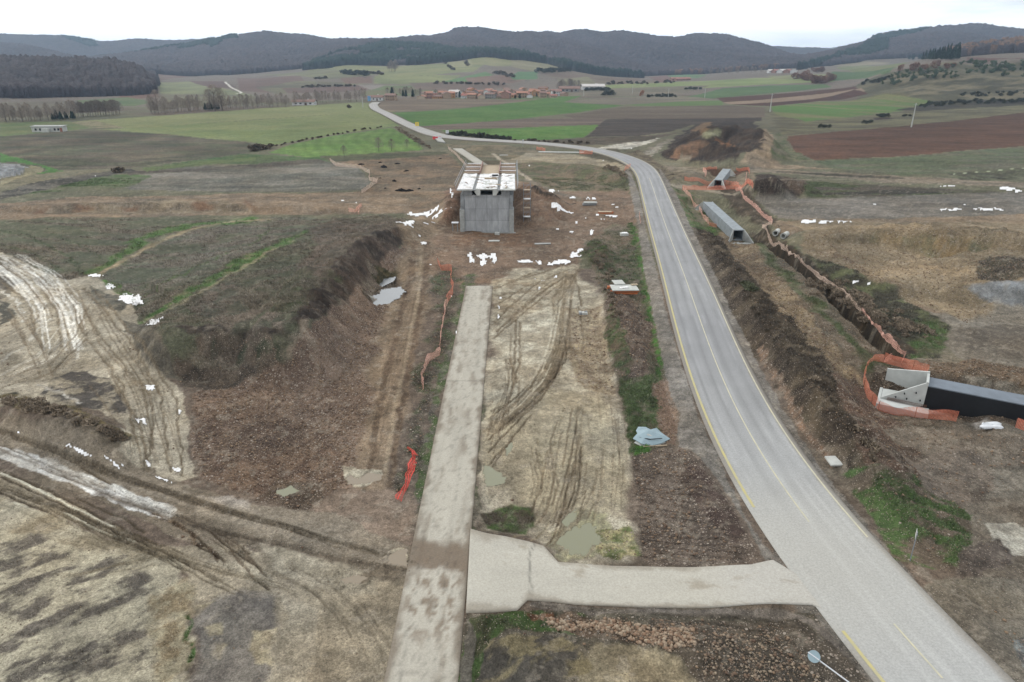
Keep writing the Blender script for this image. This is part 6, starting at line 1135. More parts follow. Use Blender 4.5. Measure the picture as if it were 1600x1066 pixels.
for k, t in enumerate(SN):
    cx, cy, rx, ry = [float(a) for a in t.split(',')]; rx, ry = rx * 1.15, max(ry * 1.25, 1.0); ex, ey = gp([cx - rx * 1.8, cx + rx * 1.8, cx, cx], [cy, cy, cy - ry * 1.8, cy + ry * 1.8]); c0 = gpt(cx, cy); ax, ay = (ex[1] - ex[0]) / 3.6, (ey[2] - ey[3]) / 3.6
    r0, r1 = row_slice(ey[3], ey[2]); ii = np.arange(r0 * NC, r1 * NC); x, yv = GX[ii], GY[ii]; m = np.abs(x - c0[0] - (yv - c0[1]) * c0[0] / c0[1]) < ax * 1.8; ii = ii[m]; x = x[m] - c0[0] - (yv[m] - c0[1]) * c0[0] / c0[1]; yv = yv[m] - c0[1]
    if cx < 300 and cy > 690: yv = yv + x * .75
    if not len(ii): continue
    sx = min(ax, ay) * .55 + .12; v = 1 - (x / ax) ** 2 - (yv / ay) ** 2 + 3.4 * (fbm(x + 40 * k, yv * .6, sx, 4, 401, .75) - .52); snow_m[ii] = np.maximum(snow_m[ii], v)
sm = snow_m > .1; th = np.clip(snow_m, 0, 1) ** .5 * .05 + .012 + .0003 * GY
f = grid_faces(sm, any_=False); ids, inv = np.unique(f.ravel(), return_inverse=True); v = np.stack([GX, GY, GZ + th], 1)[ids]; o = np_mesh('snow', v, inv.reshape(-1, 4), M_snow, smooth=True); tag(o, 'thin white remnants of melting snow scattered over ruts and hollows', 'snow', kind='stuff')
def water_mat(name, col, rough=.06):
    m, nt, b = new_mat(name); b.inputs['Base Color'].default_value = list(col) + [1]; b.inputs['Roughness'].default_value = rough; b.inputs['Specular IOR Level'].default_value = .5; return m
W_green = water_mat('muddy_water', C(124, 124, 96), .08); W_brown = water_mat('brown_water', C(134, 120, 98), .10); W_ice = water_mat('icy_water', C(128, 132, 132), .12)
for m_, lvl, mt in PUDDLES:
    f = grid_faces(m_, any_=False)
    if not len(f): continue
    ids, inv = np.unique(f.ravel(), return_inverse=True); o = np_mesh('puddle', np.stack([GX[ids], GY[ids], np.full(len(ids), lvl)], 1), inv.reshape(-1, 4), {'g': W_green, 'b': W_brown, 'i': W_ice}[mt]); tag(o, kind='structure')
print('site things', round(time.time() - T0, 1))
# ------------------------------------------------------------------ trees and bushes
def leafy(name, n, rad, fn, mat, parent=None, lw=.3, ll=.4, seed=0, shade=.5):
    """many small leaf-clump faces spread through a volume; fn(rg, n) -> points"""
    rg = np.random.default_rng(seed); p = fn(rg, n); n = len(p); a = rg.normal(size=(n, 3)); a /= np.linalg.norm(a, axis=1)[:, None]; b = rg.normal(size=(n, 3)); b -= (b * a).sum(1)[:, None] * a; b /= np.linalg.norm(b, axis=1)[:, None]
    w = lw * rg.uniform(.6, 1.3, n)[:, None]; l = ll * rg.uniform(.6, 1.3, n)[:, None]; Vv = np.stack([p - a * l, p - b * w, p + a * l, p + b * w], 1).reshape(-1, 3); F = np.arange(4 * n).reshape(-1, 4)
    v = rg.uniform(.65, 1.35, n); g = np.repeat(np.stack([v, v * rg.uniform(.93, 1.07, n), v], 1), 4, 0); return np_mesh(name, Vv, F, mat, parent, attrs={'tint': g})
def tint_mat(name, col, rough=.9):
    m, nt, b = new_mat(name); at = nd(nt, 'ShaderNodeAttribute', attribute_name='tint'); oi = nd(nt, 'ShaderNodeObjectInfo'); r = nd(nt, 'ShaderNodeMapRange'); r.inputs['To Min'].default_value = .8; r.inputs['To Max'].default_value = 1.25
    L = nt.links.new; L(oi.outputs['Random'], r.inputs['Value']); v = nd(nt, 'ShaderNodeVectorMath', operation='MULTIPLY'); L(at.outputs['Color'], v.inputs[0]); v.inputs[1].default_value = tuple(col); s = nd(nt, 'ShaderNodeVectorMath', operation='SCALE'); L(v.outputs[0], s.inputs[0]); L(r.outputs[0], s.inputs['Scale'])
    L(s.outputs[0], b.inputs['Base Color']); b.inputs['Roughness'].default_value = rough; b.inputs['Specular IOR Level'].default_value = .15; return m
T_bare = tint_mat('bare_twigs', C(126, 116, 108)); T_pop = tint_mat('poplar_twigs', C(142, 130, 118)); T_dark = tint_mat('dark_bush_leaves', C(64, 66, 54)); T_brown = tint_mat('brown_bush_twigs', C(92, 82, 68)); T_green = tint_mat('green_bush_leaves', C(76, 90, 64)); T_rust = tint_mat('rusty_oak_leaves', C(124, 92, 76)); T_pine = tint_mat('pine_needles', C(46, 62, 50)); T_or = tint_mat('orange_leaves', C(152, 100, 64))
M_bark = simple_mat('bark', C(96, 88, 80), .9, .3, 4, .2)
def blob(rx, ry, rz_, z0, k=5, seed=1):
    cs = np.random.default_rng(seed); c = cs.normal(size=(k, 3)) * .42
    def fn(rg, n):
        i = rg.integers(0, k, n); d = rg.normal(size=(n, 3)); d /= np.linalg.norm(d, axis=1)[:, None]; p = c[i] + d * (rg.uniform(.25, 1, n) ** .5)[:, None] * (.42 + .25 * (i % 3) / 2)[:, None]
        p = p * (rx, ry, rz_); p[:, 2] += z0; p[:, 2] = np.maximum(p[:, 2], .05 * rz_ * rg.uniform(0, 3, n)); return p
    return fn
def limbs(h, seed, spread=.35, n=9, r=.16):
    rg = np.random.default_rng(seed); mb = MB(); mb.tube((0, 0, -.3), (0, 0, h * .55), r, r * .55, 7); mb.tube((0, 0, h * .55), (rg.uniform(-.3, .3), rg.uniform(-.3, .3), h * .92), r * .55, r * .12, 6)
    for i in range(n):
        z = h * rg.uniform(.3, .75); a = rg.uniform(0, 2 * pi); l = h * spread * rg.uniform(.5, 1); q = (l * .7 * cos(a), l * .7 * sin(a), z + l * .8); mb.tube((0, 0, z), q, r * .35, r * .12, 5, False); mb.tube(q, (q[0] * 1.3, q[1] * 1.3, q[2] + l * .5), r * .12, r * .05, 4, False)
    return mb
def twigs(h, w, seed, n, wd=.05):
    def fn(rg, m):
        z = rg.uniform(.18, 1, m) ** .8; r = w * np.sin(np.clip(z, 0, 1) * pi * .86 + .25) * rg.uniform(0, 1, m) ** .6; a = rg.uniform(0, 2 * pi, m); return np.stack([r * np.cos(a), r * np.sin(a), z * h], 1)
    return fn
def bare(name, h, w, seed, mat, n=520, wd=.045, ll=.8):
    o = empty(name, (0, 0, 0)); limbs(h, seed, w / h * .9).build('trunk', M_bark, o); rg = np.random.default_rng(seed); p = twigs(h, w, seed, n)(rg, n); m = len(p)
    d = p * (.35, .35, 0) / (w + .01); d[:, 2] = rg.uniform(.5, 1.2, m); d[:, :2] += rg.normal(size=(m, 2)) * .28; d /= np.linalg.norm(d, axis=1)[:, None]; s = np.cross(d, rg.normal(size=(m, 3))); s /= np.linalg.norm(s, axis=1)[:, None]
    L_ = (ll * rg.uniform(.6, 1.5, m))[:, None]; Vv = np.stack([p - s * wd, p + s * wd, p + d * L_ + s * wd * .3, p + d * L_ - s * wd * .3], 1).reshape(-1, 3); v = rg.uniform(.7, 1.3, m); np_mesh('crown', Vv, np.arange(4 * m).reshape(-1, 4), mat, o, attrs={'tint': np.repeat(np.stack([v, v, v], 1), 4, 0)}); return o
def conifer(name, h, w, seed, mat, n=700):
    o = empty(name, (0, 0, 0)); mb = MB(); mb.tube((0, 0, -.3), (0, 0, h * .95), .16, .03, 7); mb.build('trunk', M_bark, o)
    def fn(rg, m): z = rg.uniform(.1, 1, m) ** .9; tier = .75 + .25 * np.abs(np.sin(z * 22)); r = w * (1 - z) ** .75 * tier * rg.uniform(.3, 1, m) ** .5; a = rg.uniform(0, 2 * pi, m); return np.stack([r * np.cos(a), r * np.sin(a), z * h], 1)
    leafy('crown', n, w, fn, mat, o, .28, .5, seed); return o
def bush(name, r, h, seed, mat, n=420, trunk=False):
    o = empty(name, (0, 0, 0)); mb = MB()
    for i in range(5): a = i * 1.26 + seed; mb.tube((0, 0, -.1), (r * .4 * cos(a), r * .4 * sin(a), h * .6), .05, .02, 5, False)
    mb.build('stem', M_bark, o); leafy('foliage', n, r, blob(r, r, h * .6, h * .45, 6, seed), mat, o, .13 * r ** .5 + .05, .2 * r ** .5 + .05, seed); return o
PROTO = {}
def proto(key):
    if key in PROTO: return PROTO[key]
    kind, i = key.split('.'); i = int(i)
    o = {'poplar': lambda: bare('poplar_tree', 11, 3.2, 10 + i, T_pop, 900, .032), 'bare': lambda: bare('bare_tree', 8, 3.3, 30 + i, T_bare, 560), 'oak': lambda: bush('oak_tree', 5.0, 9, 50 + i, T_rust, 900), 'dark': lambda: bush('bush', 1.9, 2.4, 60 + i, T_dark, 320),
         'brown': lambda: bush('bush', 1.6, 1.8, 70 + i, T_brown, 320), 'green': lambda: bush('shrub', 2.3, 3.0, 80 + i, T_green, 360), 'pine': lambda: conifer('pine_tree', 13, 3.0, 90 + i, T_pine, 800), 'fir': lambda: conifer('fir_tree', 6, 1.8, 95 + i, T_pine, 500), 'orange': lambda: bush('autumn_tree', 2.6, 6, 99 + i, T_or, 500)}[kind]()
    o.location = (0, -400, -100); PROTO[key] = o; return o
_used = set()
def plant(kind, px, py, sc, label, cat, group, sxy=1.0, xy=None):
    k = f'{kind}.{random.randrange(3)}'; first = k not in PROTO; o = proto(k); x, y = xy if xy else gpt(px, py); z = H1(x, y); rz = random.uniform(0, 6.28); s = (sc * sxy, sc * sxy, sc)
    if first: o.location = (x, y, z); o.rotation_euler = (0, 0, rz); o.scale = s; tag(o, label, cat, group)
    else: copy_tree(o, (x, y, z), rz, s, label, group); 
def row(kind, spec, n, s0, s1, label, cat, group, jit=1.0, jy=.6, sxy=1.0, numbered=False):
    q = resample(P(spec), .5)
    for i in range(n):
        a = q[int((i + .5 + random.uniform(-.35, .35)) / n * (len(q) - 1))]; lb = label
        if numbered: lb = f'{ORD[i]} {label}' if i < 20 else label
        plant(kind, a[0] + random.uniform(-jit, jit), a[1] + random.uniform(-jy, jy), random.uniform(s0, s1), lb, cat, group, sxy)
SCR = []
def scrub(kind, spec, n, s0, s1, label, cat, group, jit=1.0, jy=.6):
    q = resample(P(spec), .5)
    for i in range(int(n * 3)):
        a = q[int(random.random() * (len(q) - 1))]; x, y = gpt(a[0] + random.gauss(0, jit * .6), a[1] + random.gauss(0, jy * .6)); (beds(np.array([x]), np.array([y]))[0][0] < .02 and H1(x, y) > -1.2) and SCR.append((x, y, H1(x, y), random.uniform(s0, s1) * random.choice((.5, .7, 1.0)), kind))
# far left: tree rows along the stream
row('poplar', '-30,190 40,189 80,187 115,184', 60, .45, .95, 'pale leafless poplar in the tree row behind the white shed, left edge', 'poplar', 'poplars along the stream on the left', 5, 2.2)
row('fir', '80,188 95,187.5 108,186.5 118,186', 9, .6, 1.0, 'small dark fir between the two poplar rows on the left', 'fir', 'small firs among the poplars')
row('bare', '119,184 150,181 175,180 190,178', 22, .95, 1.25, 'greyish bare tree in the thicket right of the small firs', 'bare tree', 'bare thicket right of the firs', 2, 1)
row('poplar', '232,177 260,177 290,174 330,172 370,170 400,169', 76, .5, 1.05, 'bare grey poplar in the long row beyond the pale green fields', 'poplar', 'poplars beyond the pale green fields', 5, 2); 
for k, (px, s) in enumerate(((247, 1.3), (337, 1.6), (347, 1.45), (330, 1.35))): plant('poplar', px, 173, s, ['tall broad bare poplar at the left of the long row', 'tallest bare poplar of the long row', 'tall bare poplar right next to the tallest one', 'tall bare poplar just left of the tallest one'][k], 'poplar', 'poplars beyond the pale green fields', 1.5)
row('fir', '319,172 326,172 334,172 343,171', 5, .8, 1.2, 'dark evergreen at the foot of the tallest bare poplars', 'evergreen', 'dark evergreens under the poplars')
row('poplar', '400,168 450,166 500,160 575,156', 66, .45, .95, 'faint grey bare tree in the row left of the village', 'bare tree', 'bare trees left of the village', 5, 2)
row('bare', '600,149 640,150 665,151', 10, .8, 1.2, 'grey bare tree between the roadside houses and the village', 'bare tree', 'bare trees at the village edge', 3, 1)
row('fir', '611,151 615,151 648,152', 4, 1.0, 1.6, 'dark evergreen beside the roadside houses', 'evergreen', 'evergreens by the roadside houses', 2)
for k, (px, py, s) in enumerate(((403, 234, 1.5), (413, 233, 1.25), (423, 231, 1.0), (397, 236, .8))): plant('brown', px, py, s, ['largest dark bush at the left corner of the bright green field', 'middle dark bush at the corner of the bright green field', 'right dark bush at the corner of the bright green field', 'low bush left of the largest one by the bright green field'][k], 'bush', 'bushes at the corner of the bright green field', 1.1)
for k, (px, py, s) in enumerate(((538, 246, .5), (592, 237, .62), (612, 236, .55), (636, 233, .45), (655, 231, .4))): plant('bare', px, py, s, f'{ORD[k]} small bare tree from the left along the lower edge of the bright green field', 'bare tree', 'small bare trees below the bright green field')
plant('brown', 545, 169, 1.6, 'lone brown bush on the pale field left of the road', 'bush', None); plant('brown', 187, 269, 1.0, 'dark bush by the bank between the grey fields', 'bush', None); plant('orange', 1003, 150, 1.0, 'lone orange brown tree in the fields right of the village', 'tree', None)
row('brown', '430,229 470,221 520,211 560,204 600,199', 22, .35, .6, 'low dark bush in the hedge above the bright green field', 'bush', 'hedge above the bright green field', 2, .5)
scrub('brown', '620,200 640,213 660,226 672,232', 18, .5, .9, 'scrubby bush on the verge between green field and road', 'bush', 'scrub on the left verge of the road', 3, 1.5)
row('dark', '702,211 720,213 745,215 775,217 800,219', 30, .55, .95, 'dark bush in the hedge along the far side of the road', 'bush', 'hedge along the road', 2, .8)
row('brown', '805,220 860,222 920,224', 16, .4, .7, 'low brown bush on the bank beyond the road bend', 'bush', 'bushes beyond the road bend', 3, 1)
# village and field trees
row('bare', '665,152 720,150 800,152 880,150', 24, .5, .9, 'small bare garden tree among the village houses', 'bare tree', 'garden trees in the village', 4, 2); row('fir', '690,153 740,152 800,154 870,150', 9, .6, 1.1, 'small dark evergreen among the village houses', 'evergreen', 'evergreens in the village', 6, 2)
row('bare', '872,142 890,140 905,141', 10, 1.2, 1.7, 'tall bare tree at the right end of the village', 'bare tree', 'tall bare trees right of the village', 3, 1); row('dark', '915,142 935,141 952,142', 14, 1.0, 1.8, 'dark hedge bush by the white warehouse', 'bush', 'hedge by the white warehouse', 2, .6)
row('dark', '943,149 950,149 957,148.5', 5, 1.6, 2.2, 'round dark tree in the clump right of the village', 'tree', 'clump right of the village', 2, .5); row('dark', '1010,152 1030,151 1055,152', 16, .9, 1.4, 'dark bush in the short hedge between grey and green fields', 'bush', 'short hedge right of the orange tree', 2, .5)
row('dark', '1070,140 1082,139.5 1093,140', 7, 1.0, 1.6, 'dark bush in the isolated hedge in the far field', 'bush', 'isolated hedge in the far field', 2, .4); row('brown', '948,132 980,131 1020,131 1060,129', 16, 1.5, 2.6, 'brown bush in the hedge below the wooded hill', 'bush', 'hedge below the wooded hill', 3, .8)
row('bare', '1105,117 1130,116 1160,114 1190,113', 18, 1.0, 1.6, 'grey bare tree in the belt at the right foot of the central hill', 'bare tree', 'tree belt at the foot of the central hill', 4, 1.2)
for spec, n, kd, s0, s1, w in (('538,116 552,117 566,117 576,119', 12, 'dark', 2.2, 3.2, 'left'), ('576,115 590,116 598,117', 7, 'brown', 2, 3, 'middle'), ('770,114 785,117 800,121', 8, 'brown', 2, 3.2, 'upper right'), ('842,114 865,113 888,112', 12, 'dark', 2.2, 3.4, 'rightmost'), ('698,100 703,106 709,111', 6, 'brown', 2, 3, 'steep central'), ('728,98 730,104', 4, 'brown', 2, 3, 'short upright'), ('470,137 500,136 555,135', 14, 'brown', 1.4, 2.2, 'long low'), ('492,124 500,123 512,122', 6, 'brown', 1.6, 2.4, 'small left'), ('675,131 720,131 790,133', 16, 'brown', 1.4, 2.2, 'lower')):
    row(kd, spec, n, s0, s1, f'dark bush in the {w} hedge of the foothill fields', 'bush', f'{w} hedge of the foothill fields', 2, .5)
row('bare', '608,112 614,113 620,112', 5, 1.8, 2.4, 'tall bare tree in the knot of trees under the pine forest', 'bare tree', 'knot of trees under the pine forest', 2, .8)
# right side
row('oak', '1245,124 1262,127 1285,130 1305,126', 16, .9, 1.35, 'rust brown leafy oak in the wood on the right', 'oak', 'rust brown oaks on the right', 5, 2.5); row('oak', '1270,113 1290,112', 5, .8, 1.1, 'rust brown leafy oak in the wood on the right', 'oak', 'rust brown oaks on the right', 5, 2)
for k, (px, py, s) in enumerate(((1405, 111, .75), (1428, 110, 1.1), (1440, 110, .9), (1463, 106, 1.0), (1478, 107, .75), (1490, 105, .6))): plant('oak', px, py, s, f'{ORD[k]} reddish bare crowned tree from the left along the scrub slope edge', 'tree', 'reddish trees above the scrub slope')
for k in range(70):
    t = random.random() ** .8; px = 1414 + 84 * t; py = 95 - random.random() * 3 - (8 * t if random.random() < .5 else 0); plant('pine', px, py, random.uniform(.8, 1.1) * (.70 + .5 * min(1, t * 1.6)), 'dark tall pine in the stand on the ridge, upper right', 'pine', 'pine stand on the ridge', .95)
row('green', '1385,128 1420,120 1450,116 1495,117', 60, .5, 1.2, 'dark green shrub on the scrubby slope, left patch', 'shrub', 'green shrubs on the scrub slope, left patch', 16, 6); row('green', '1500,106 1540,105 1580,110 1650,112', 90, .5, 1.5, 'dark green shrub on the scrubby slope, right patch', 'shrub', 'green shrubs on the scrub slope, right patch', 16, 10)
row('dark', '1345,131 1370,127 1390,124', 14, .8, 1.4, 'dark thorn bush at the left tip of the scrub slope', 'bush', 'thorn bushes at the tip of the scrub slope', 5, 3); row('dark', '1440,168 1480,164 1530,160 1600,158 1660,158', 46, .8, 1.5, 'blackish bush in the thicket line above the pale grass', 'bush', 'thicket above the pale grass', 4, 2.5)
row('dark', '1500,148 1540,150 1600,145', 22, .6, 1.2, 'dark scrub bush half way down the slope', 'bush', 'scrub half way down the slope', 8, 3)
for k, (px, py, s, n) in enumerate(((1380, 183, 1.0, 6), (1418, 182, .8, 3), (1357, 193, .8, 3), (1290, 200, .8, 3))): row('dark', f'{px-8},{py} {px+8},{py}', n, s * .8, s, ['dark bush in the large clump on the rough grass', 'dark bush in the clump left of the utility pole', 'dark bush in the small clump in mid grass', 'dark bush in the leftmost clump on the rough grass'][k], 'bush', f'clump {["large", "by the pole", "small", "leftmost"][k]} on the rough grass', 1, .5)
scrub('brown', '968,244 990,250 1015,262 1040,280', 34, .4, .8, 'scrubby brown bush on the bank above the road bend', 'bush', 'scrub above the road bend', 8, 5); scrub('brown', '950,262 970,268 985,275', 14, .4, .7, 'brown bush on the small mound inside the road bend', 'bush', 'scrub inside the road bend', 6, 4)
scrub('brown', '1090,362 1110,385 1130,420 1155,460 1180,500', 46, .35, .7, 'brown thorny bush on the berm right of the road', 'bush', 'thorn scrub on the berm', 8, 6); scrub('dark', '1160,445 1175,452', 5, .45, .7, 'green black bush on the berm right of the road', 'bush', 'green bushes on the berm', 5, 5)
scrub('brown', '1200,520 1250,590 1310,660 1370,715', 26, .22, .45, 'dry low bush on the lower berm right of the road', 'bush', 'dry bushes on the lower berm', 12, 8); scrub('brown', '1290,440 1330,470 1380,500 1440,520', 46, .3, .6, 'grey brown bush right of the drainage trench', 'bush', 'brush right of the drainage trench', 24, 10)
scrub('brown', '5,630 60,640 120,655 195,686', 14, .18, .4, '', '', '', 14, 6)
scrub('brown', '925,388 950,430 960,500', 12, .22, .42, 'low dry bush on the rubble ridge', 'bush', 'dry bushes on the rubble ridge', 8, 8)
Vv, Cc = [], []; rg = np.random.default_rng(77)
for x, y, z, s_, kd in SCR:
    n = 90; th = rg.random(n) * 6.28; r = 1.7 * s_ * rg.random(n) ** .6; h = 1.7 * s_ * (1 - .6 * (r / (1.7 * s_)) ** 2) * rg.uniform(.3, 1, n); p = np.stack([x + r * np.cos(th), y + r * np.sin(th), z + h * .8], 1); d = rg.normal(size=(n, 3)) * (.6, .6, .5) + np.stack([np.cos(th) * .5, np.sin(th) * .5, np.full(n, .8)], 1); d /= np.linalg.norm(d, axis=1)[:, None]; e = np.cross(d, rg.normal(size=(n, 3))); e /= np.linalg.norm(e, axis=1)[:, None]
    l = (.16 + .22 * s_) * rg.uniform(.6, 1.4, n)[:, None]; w = .05 + .03 * s_; Vv.append(np.stack([p - d * l, p + e * w, p + d * l, p - e * w], 1).reshape(-1, 3)); c = {'brown': C(126, 113, 96), 'dark': C(88, 92, 70)}[kd] * rg.uniform(.75, 1.3); Cc.append(np.repeat(c[None] * rg.uniform(.6, 1.45, (n, 1)), 4, 0))
Vv = np.vstack(Vv); M_scrub = attr_mat('brush_twigs', 'crown', nscale=1, lo=.8, hi=1.25); tag(np_mesh('brushwood', Vv, np.arange(len(Vv)).reshape(-1, 4), M_scrub, None, attrs={'crown': np.vstack(Cc)}), 'low tangled grey brown brushwood along the berm, trench and verges', 'brushwood', kind='stuff')
print('plants', round(time.time() - T0, 1))
# ------------------------------------------------------------------ houses
walls = {'cream': simple_mat('cream_render', C(176, 160, 138), .9, .15, .6, 0), 'white': simple_mat('white_render', C(206, 206, 204), .9, .1, .6, 0), 'tan': simple_mat('tan_stone', C(158, 136, 114), .9, .2, .8, 0), 'brick red': simple_mat('brick_wall', C(154, 120, 106), .9, .2, 1, 0), 'grey': simple_mat('grey_render', C(146, 142, 138), .9, .2, .8, 0), 'ochre': simple_mat('ochre_render', C(186, 140, 96), .9, .15, .8, 0)}
roofs = {'orange': simple_mat('orange_tiles', C(168, 120, 98), .85, .25, 1.2, .1), 'brown': simple_mat('brown_tiles', C(132, 104, 92), .85, .25, 1.2, .1), 'pale': simple_mat('pale_roof', C(196, 190, 184), .8, .2, 1.2, 0), 'red': simple_mat('red_tiles', C(158, 106, 94), .85, .25, 1.2, .1)}
M_win = simple_mat('window_glass', (.02, .025, .03), .2, .2, 1, 0); M_door = simple_mat('brown_door', C(96, 76, 62), .8, .2, 2, 0)
HP = {}
def house_proto(wc, rc, st):
    o = empty('house', (0, 0, 0)); w, d, h = 5.5, 4.2, 2.9 * st; mb = MB(); mb.prism([(-w, -1), (w, -1), (w, h), (-w, h)], 'y', -d, d)
    mb.prism([(-d + .01, h + .001), (d - .01, h + .001), (0, h + 1.75)], 'x', -w, w); mb.build('wall', walls[wc], o)
    mb = MB(); 
    for s in (-1, 1): mb.prism([(s * (d + .5), h - .18), (0, h + 1.85), (0, h + 2.08), (s * (d + .5), h + .05)], 'x', -w - .4, w + .4)
    r = mb.build('roof', roofs[rc], o); mb = MB(); mb.box(1.5, 2.2, .8, 1.5, h + .8, h + 2.6); mb.build('chimney', walls[wc], r)
    for f in range(st):
        for x in (-3.6, -1.3, 1.3, 3.6):
            if f == 0 and x == 1.3: mb = MB(); mb.box(x - .5, x + .5, -d - .06, -d + .1, 0, 2.1); mb.build('door', M_door, o); continue
            mb = MB(); mb.box(x - .5, x + .5, -d - .05, -d + .1, f * 2.9 + .9, f * 2.9 + 2.1); mb.build('window', M_win, o)
    for y in (-1.8, 1.8): mb = MB(); mb.box(w - .1, w + .05, y - .5, y + .5, h - 2, h - .8); mb.build('window', M_win, o)
    return o
def house(wc, rc, st, px, py, rz, s, label, group='village houses'):
    k = (wc, rc, st); x, y = gpt(px, py); z = H1(x, y)
    if k not in HP: o = house_proto(*k); HP[k] = o; o.location = (x, y, z); o.rotation_euler = (0, 0, rz); o.scale = s; tag(o, label, 'house', group)
    else: o = copy_tree(HP[k], (x, y, z), rz, s, label, group)
rows_v = [('front row', 154.0, [660, 671, 684, 696, 727, 738, 752, 765, 779, 790, 801, 814, 829, 846, 862]), ('second row', 151.0, [666, 678, 690, 722, 733, 746, 760, 773, 786, 798, 810, 822, 838, 852, 868, 880]), ('third row', 148.4, [680, 692, 729, 742, 755, 768, 780, 793, 806, 818, 832, 845, 858, 871]), ('back row', 146.2, [736, 750, 764, 778, 791, 805, 820, 833, 847, 861])]
wk, rk = ['cream', 'tan', 'cream', 'brick red', 'white', 'grey', 'ochre', 'tan'], ['orange', 'brown', 'orange', 'red', 'brown']
for ri, (nm, y0, xs) in enumerate(rows_v):
    for i, px in enumerate(xs):
        wc, rc = wk[(i * 3 + ri * 2) % 8], rk[(i * 2 + ri) % 5]; st = 1 + (i + ri) % 2
        house(wc, rc, st, px + random.uniform(-2, 2), y0 - (1.2 if px > 800 else 0) + random.uniform(-.5, .5), random.uniform(-.5, .5) + (pi / 2 if i % 3 == 0 else 0), (random.uniform(.6, 1.05), random.uniform(.65, 1.0), random.uniform(.65, .95)), f'{"tall" if st == 2 else "low"} {wc} {rc}-roofed house, {ORD[i]} from the left in the village {nm}')
house('white', 'pale', 2, 711, 152.5, radians(-25), (1.1, 1.0, .95), 'bright white two storey house standing apart left of the village centre'); house('ochre', 'orange', 2, 702, 153, .2, (1, 1, .8), 'ochre house touching the bright white one')
house('white', 'pale', 1, 926, 140, .05, (2.6, 2, 1.4), 'long white warehouse right of the village', 'outlying buildings'); house('grey', 'brown', 1, 889, 143.5, 0, (2.2, 1.5, 1.3), 'long dark roofed shed at the right end of the village', 'outlying buildings')
house('white', 'brown', 1, 587, 157, .1, (1.3, 1, 1), 'low white roadside house where the road turns away', 'outlying buildings'); house('tan', 'brown', 2, 611, 157, -.1, (.9, 1, .8), 'stone house right of the low roadside house', 'outlying buildings'); house('white', 'brown', 1, 476, 164, 0, (1.7, 1.0, .9), 'long farm building with a pale wall left of the roadside houses', 'outlying buildings')
house('white', 'brown', 1, 316, 113, 0, (1, 1, 1), 'small white farmhouse below the left wooded hill', 'outlying buildings'); house('grey', 'pale', 1, 434, 71, 0, (1.6, 1, 1.0), 'small pale building high on the left wooded hill', 'outlying buildings')
for k, px in enumerate((1207, 1214, 1222, 1231, 1240)): house('white' if k % 2 == 0 else 'brick red', 'pale' if k % 2 == 0 else 'red', 1, px, 114.0, .3 * k, (1.6, 1.4, 1.3), f'{ORD[k]} tiny building from the left in the far hamlet at the gap between the hills', 'far hamlet')
for k, (px, py) in enumerate(((1055, 125.5), (1062, 126), (1070, 125.5))): house('brick red', 'red', 1, px, py, .2, (1.6, 1.2, 1), f'{ORD[k]} red farm building from the left below the central hill', 'red farm')
mb = MB(); mb.box(-1.2, 1.2, -1.2, 1.2, -1, 4.5); x, y = gpt(577, 158); o = tag(mb.build('transformer_hut', simple_mat('blue_panel', C(110, 160, 200), .7, .1, 1, 0)), 'small bright blue hut at the left of the roadside house', 'hut'); o.location = (x, y, H1(x, y))
# white shed ruin on the left
x, y = gpt(74, 206); o = empty('farm_shed', (x, y, H1(x, y)), radians(4)); tag(o, 'long low white farm shed in the green field, left edge', 'shed')
mb = MB(); mb.box(-7.5, 8, 0, 4, -.5, 2.6); mb.build('wall', M_conc_l, o); mb = MB(); mb.prism([(-.4, 2.62), (4.3, 2.9), (4.3, 3.1), (-.4, 2.82)], 'x', -7.8, 8.3); mb.build('roof', M_conc, o); mb = MB(); mb.box(-1.5, 2, -2.5, -.02, -.5, 1.8); mb.build('porch', M_conc_l, o)
for xx in (-6, -3.8, 3.4, 5.2): mb = MB(); mb.box(xx, xx + 1, -.05, .1, .7, 1.8); mb.build('window', M_win, o)
mb = MB(); mb.box(6.4, 7.6, -.06, .1, -.2, 2.0); mb.build('door', simple_mat('rusty_door', C(150, 96, 76), .8, .2, 2, 0), o)
# utility poles
def pole(px, py, h, label):
    o = empty('utility_pole', base(px, py), radians(8)); tag(o, label, 'utility pole', 'utility poles in the fields'); mb = MB(); mb.tube((0, 0, -.5), (0, 0, h), .32, .16, 8); mb.build('mast', M_conc_l, o); mb = MB(); mb.box(-1.2, 1.2, -.08, .08, h - .7, h - .5); mb.build('crossarm', M_steel, o)
    for x in (-1.1, 0, 1.1): mb = MB(); mb.tube((x, 0, h - .5), (x, 0, h - .15), .08, .05, 6); mb.build('insulator', M_dark, o)
pole(1203, 175, 12.5, 'tall pale utility pole between the ploughed stripes and the green field'); pole(1424, 198, 12.5, 'tall pale utility pole above the big ploughed field'); 
for px, py, h, l in ((1044, 152, 9, 'thin utility pole in the field right of the short hedge'), (988, 147, 9, 'thin utility pole left of the orange tree'), (1101, 153, 9, 'thin utility pole at the left end of the dark green strip'), (912, 150, 9, 'thin utility pole right of the village'), (567, 168, 8, 'thin pale utility pole left of the roadside houses')): pole(px, py, h, l)
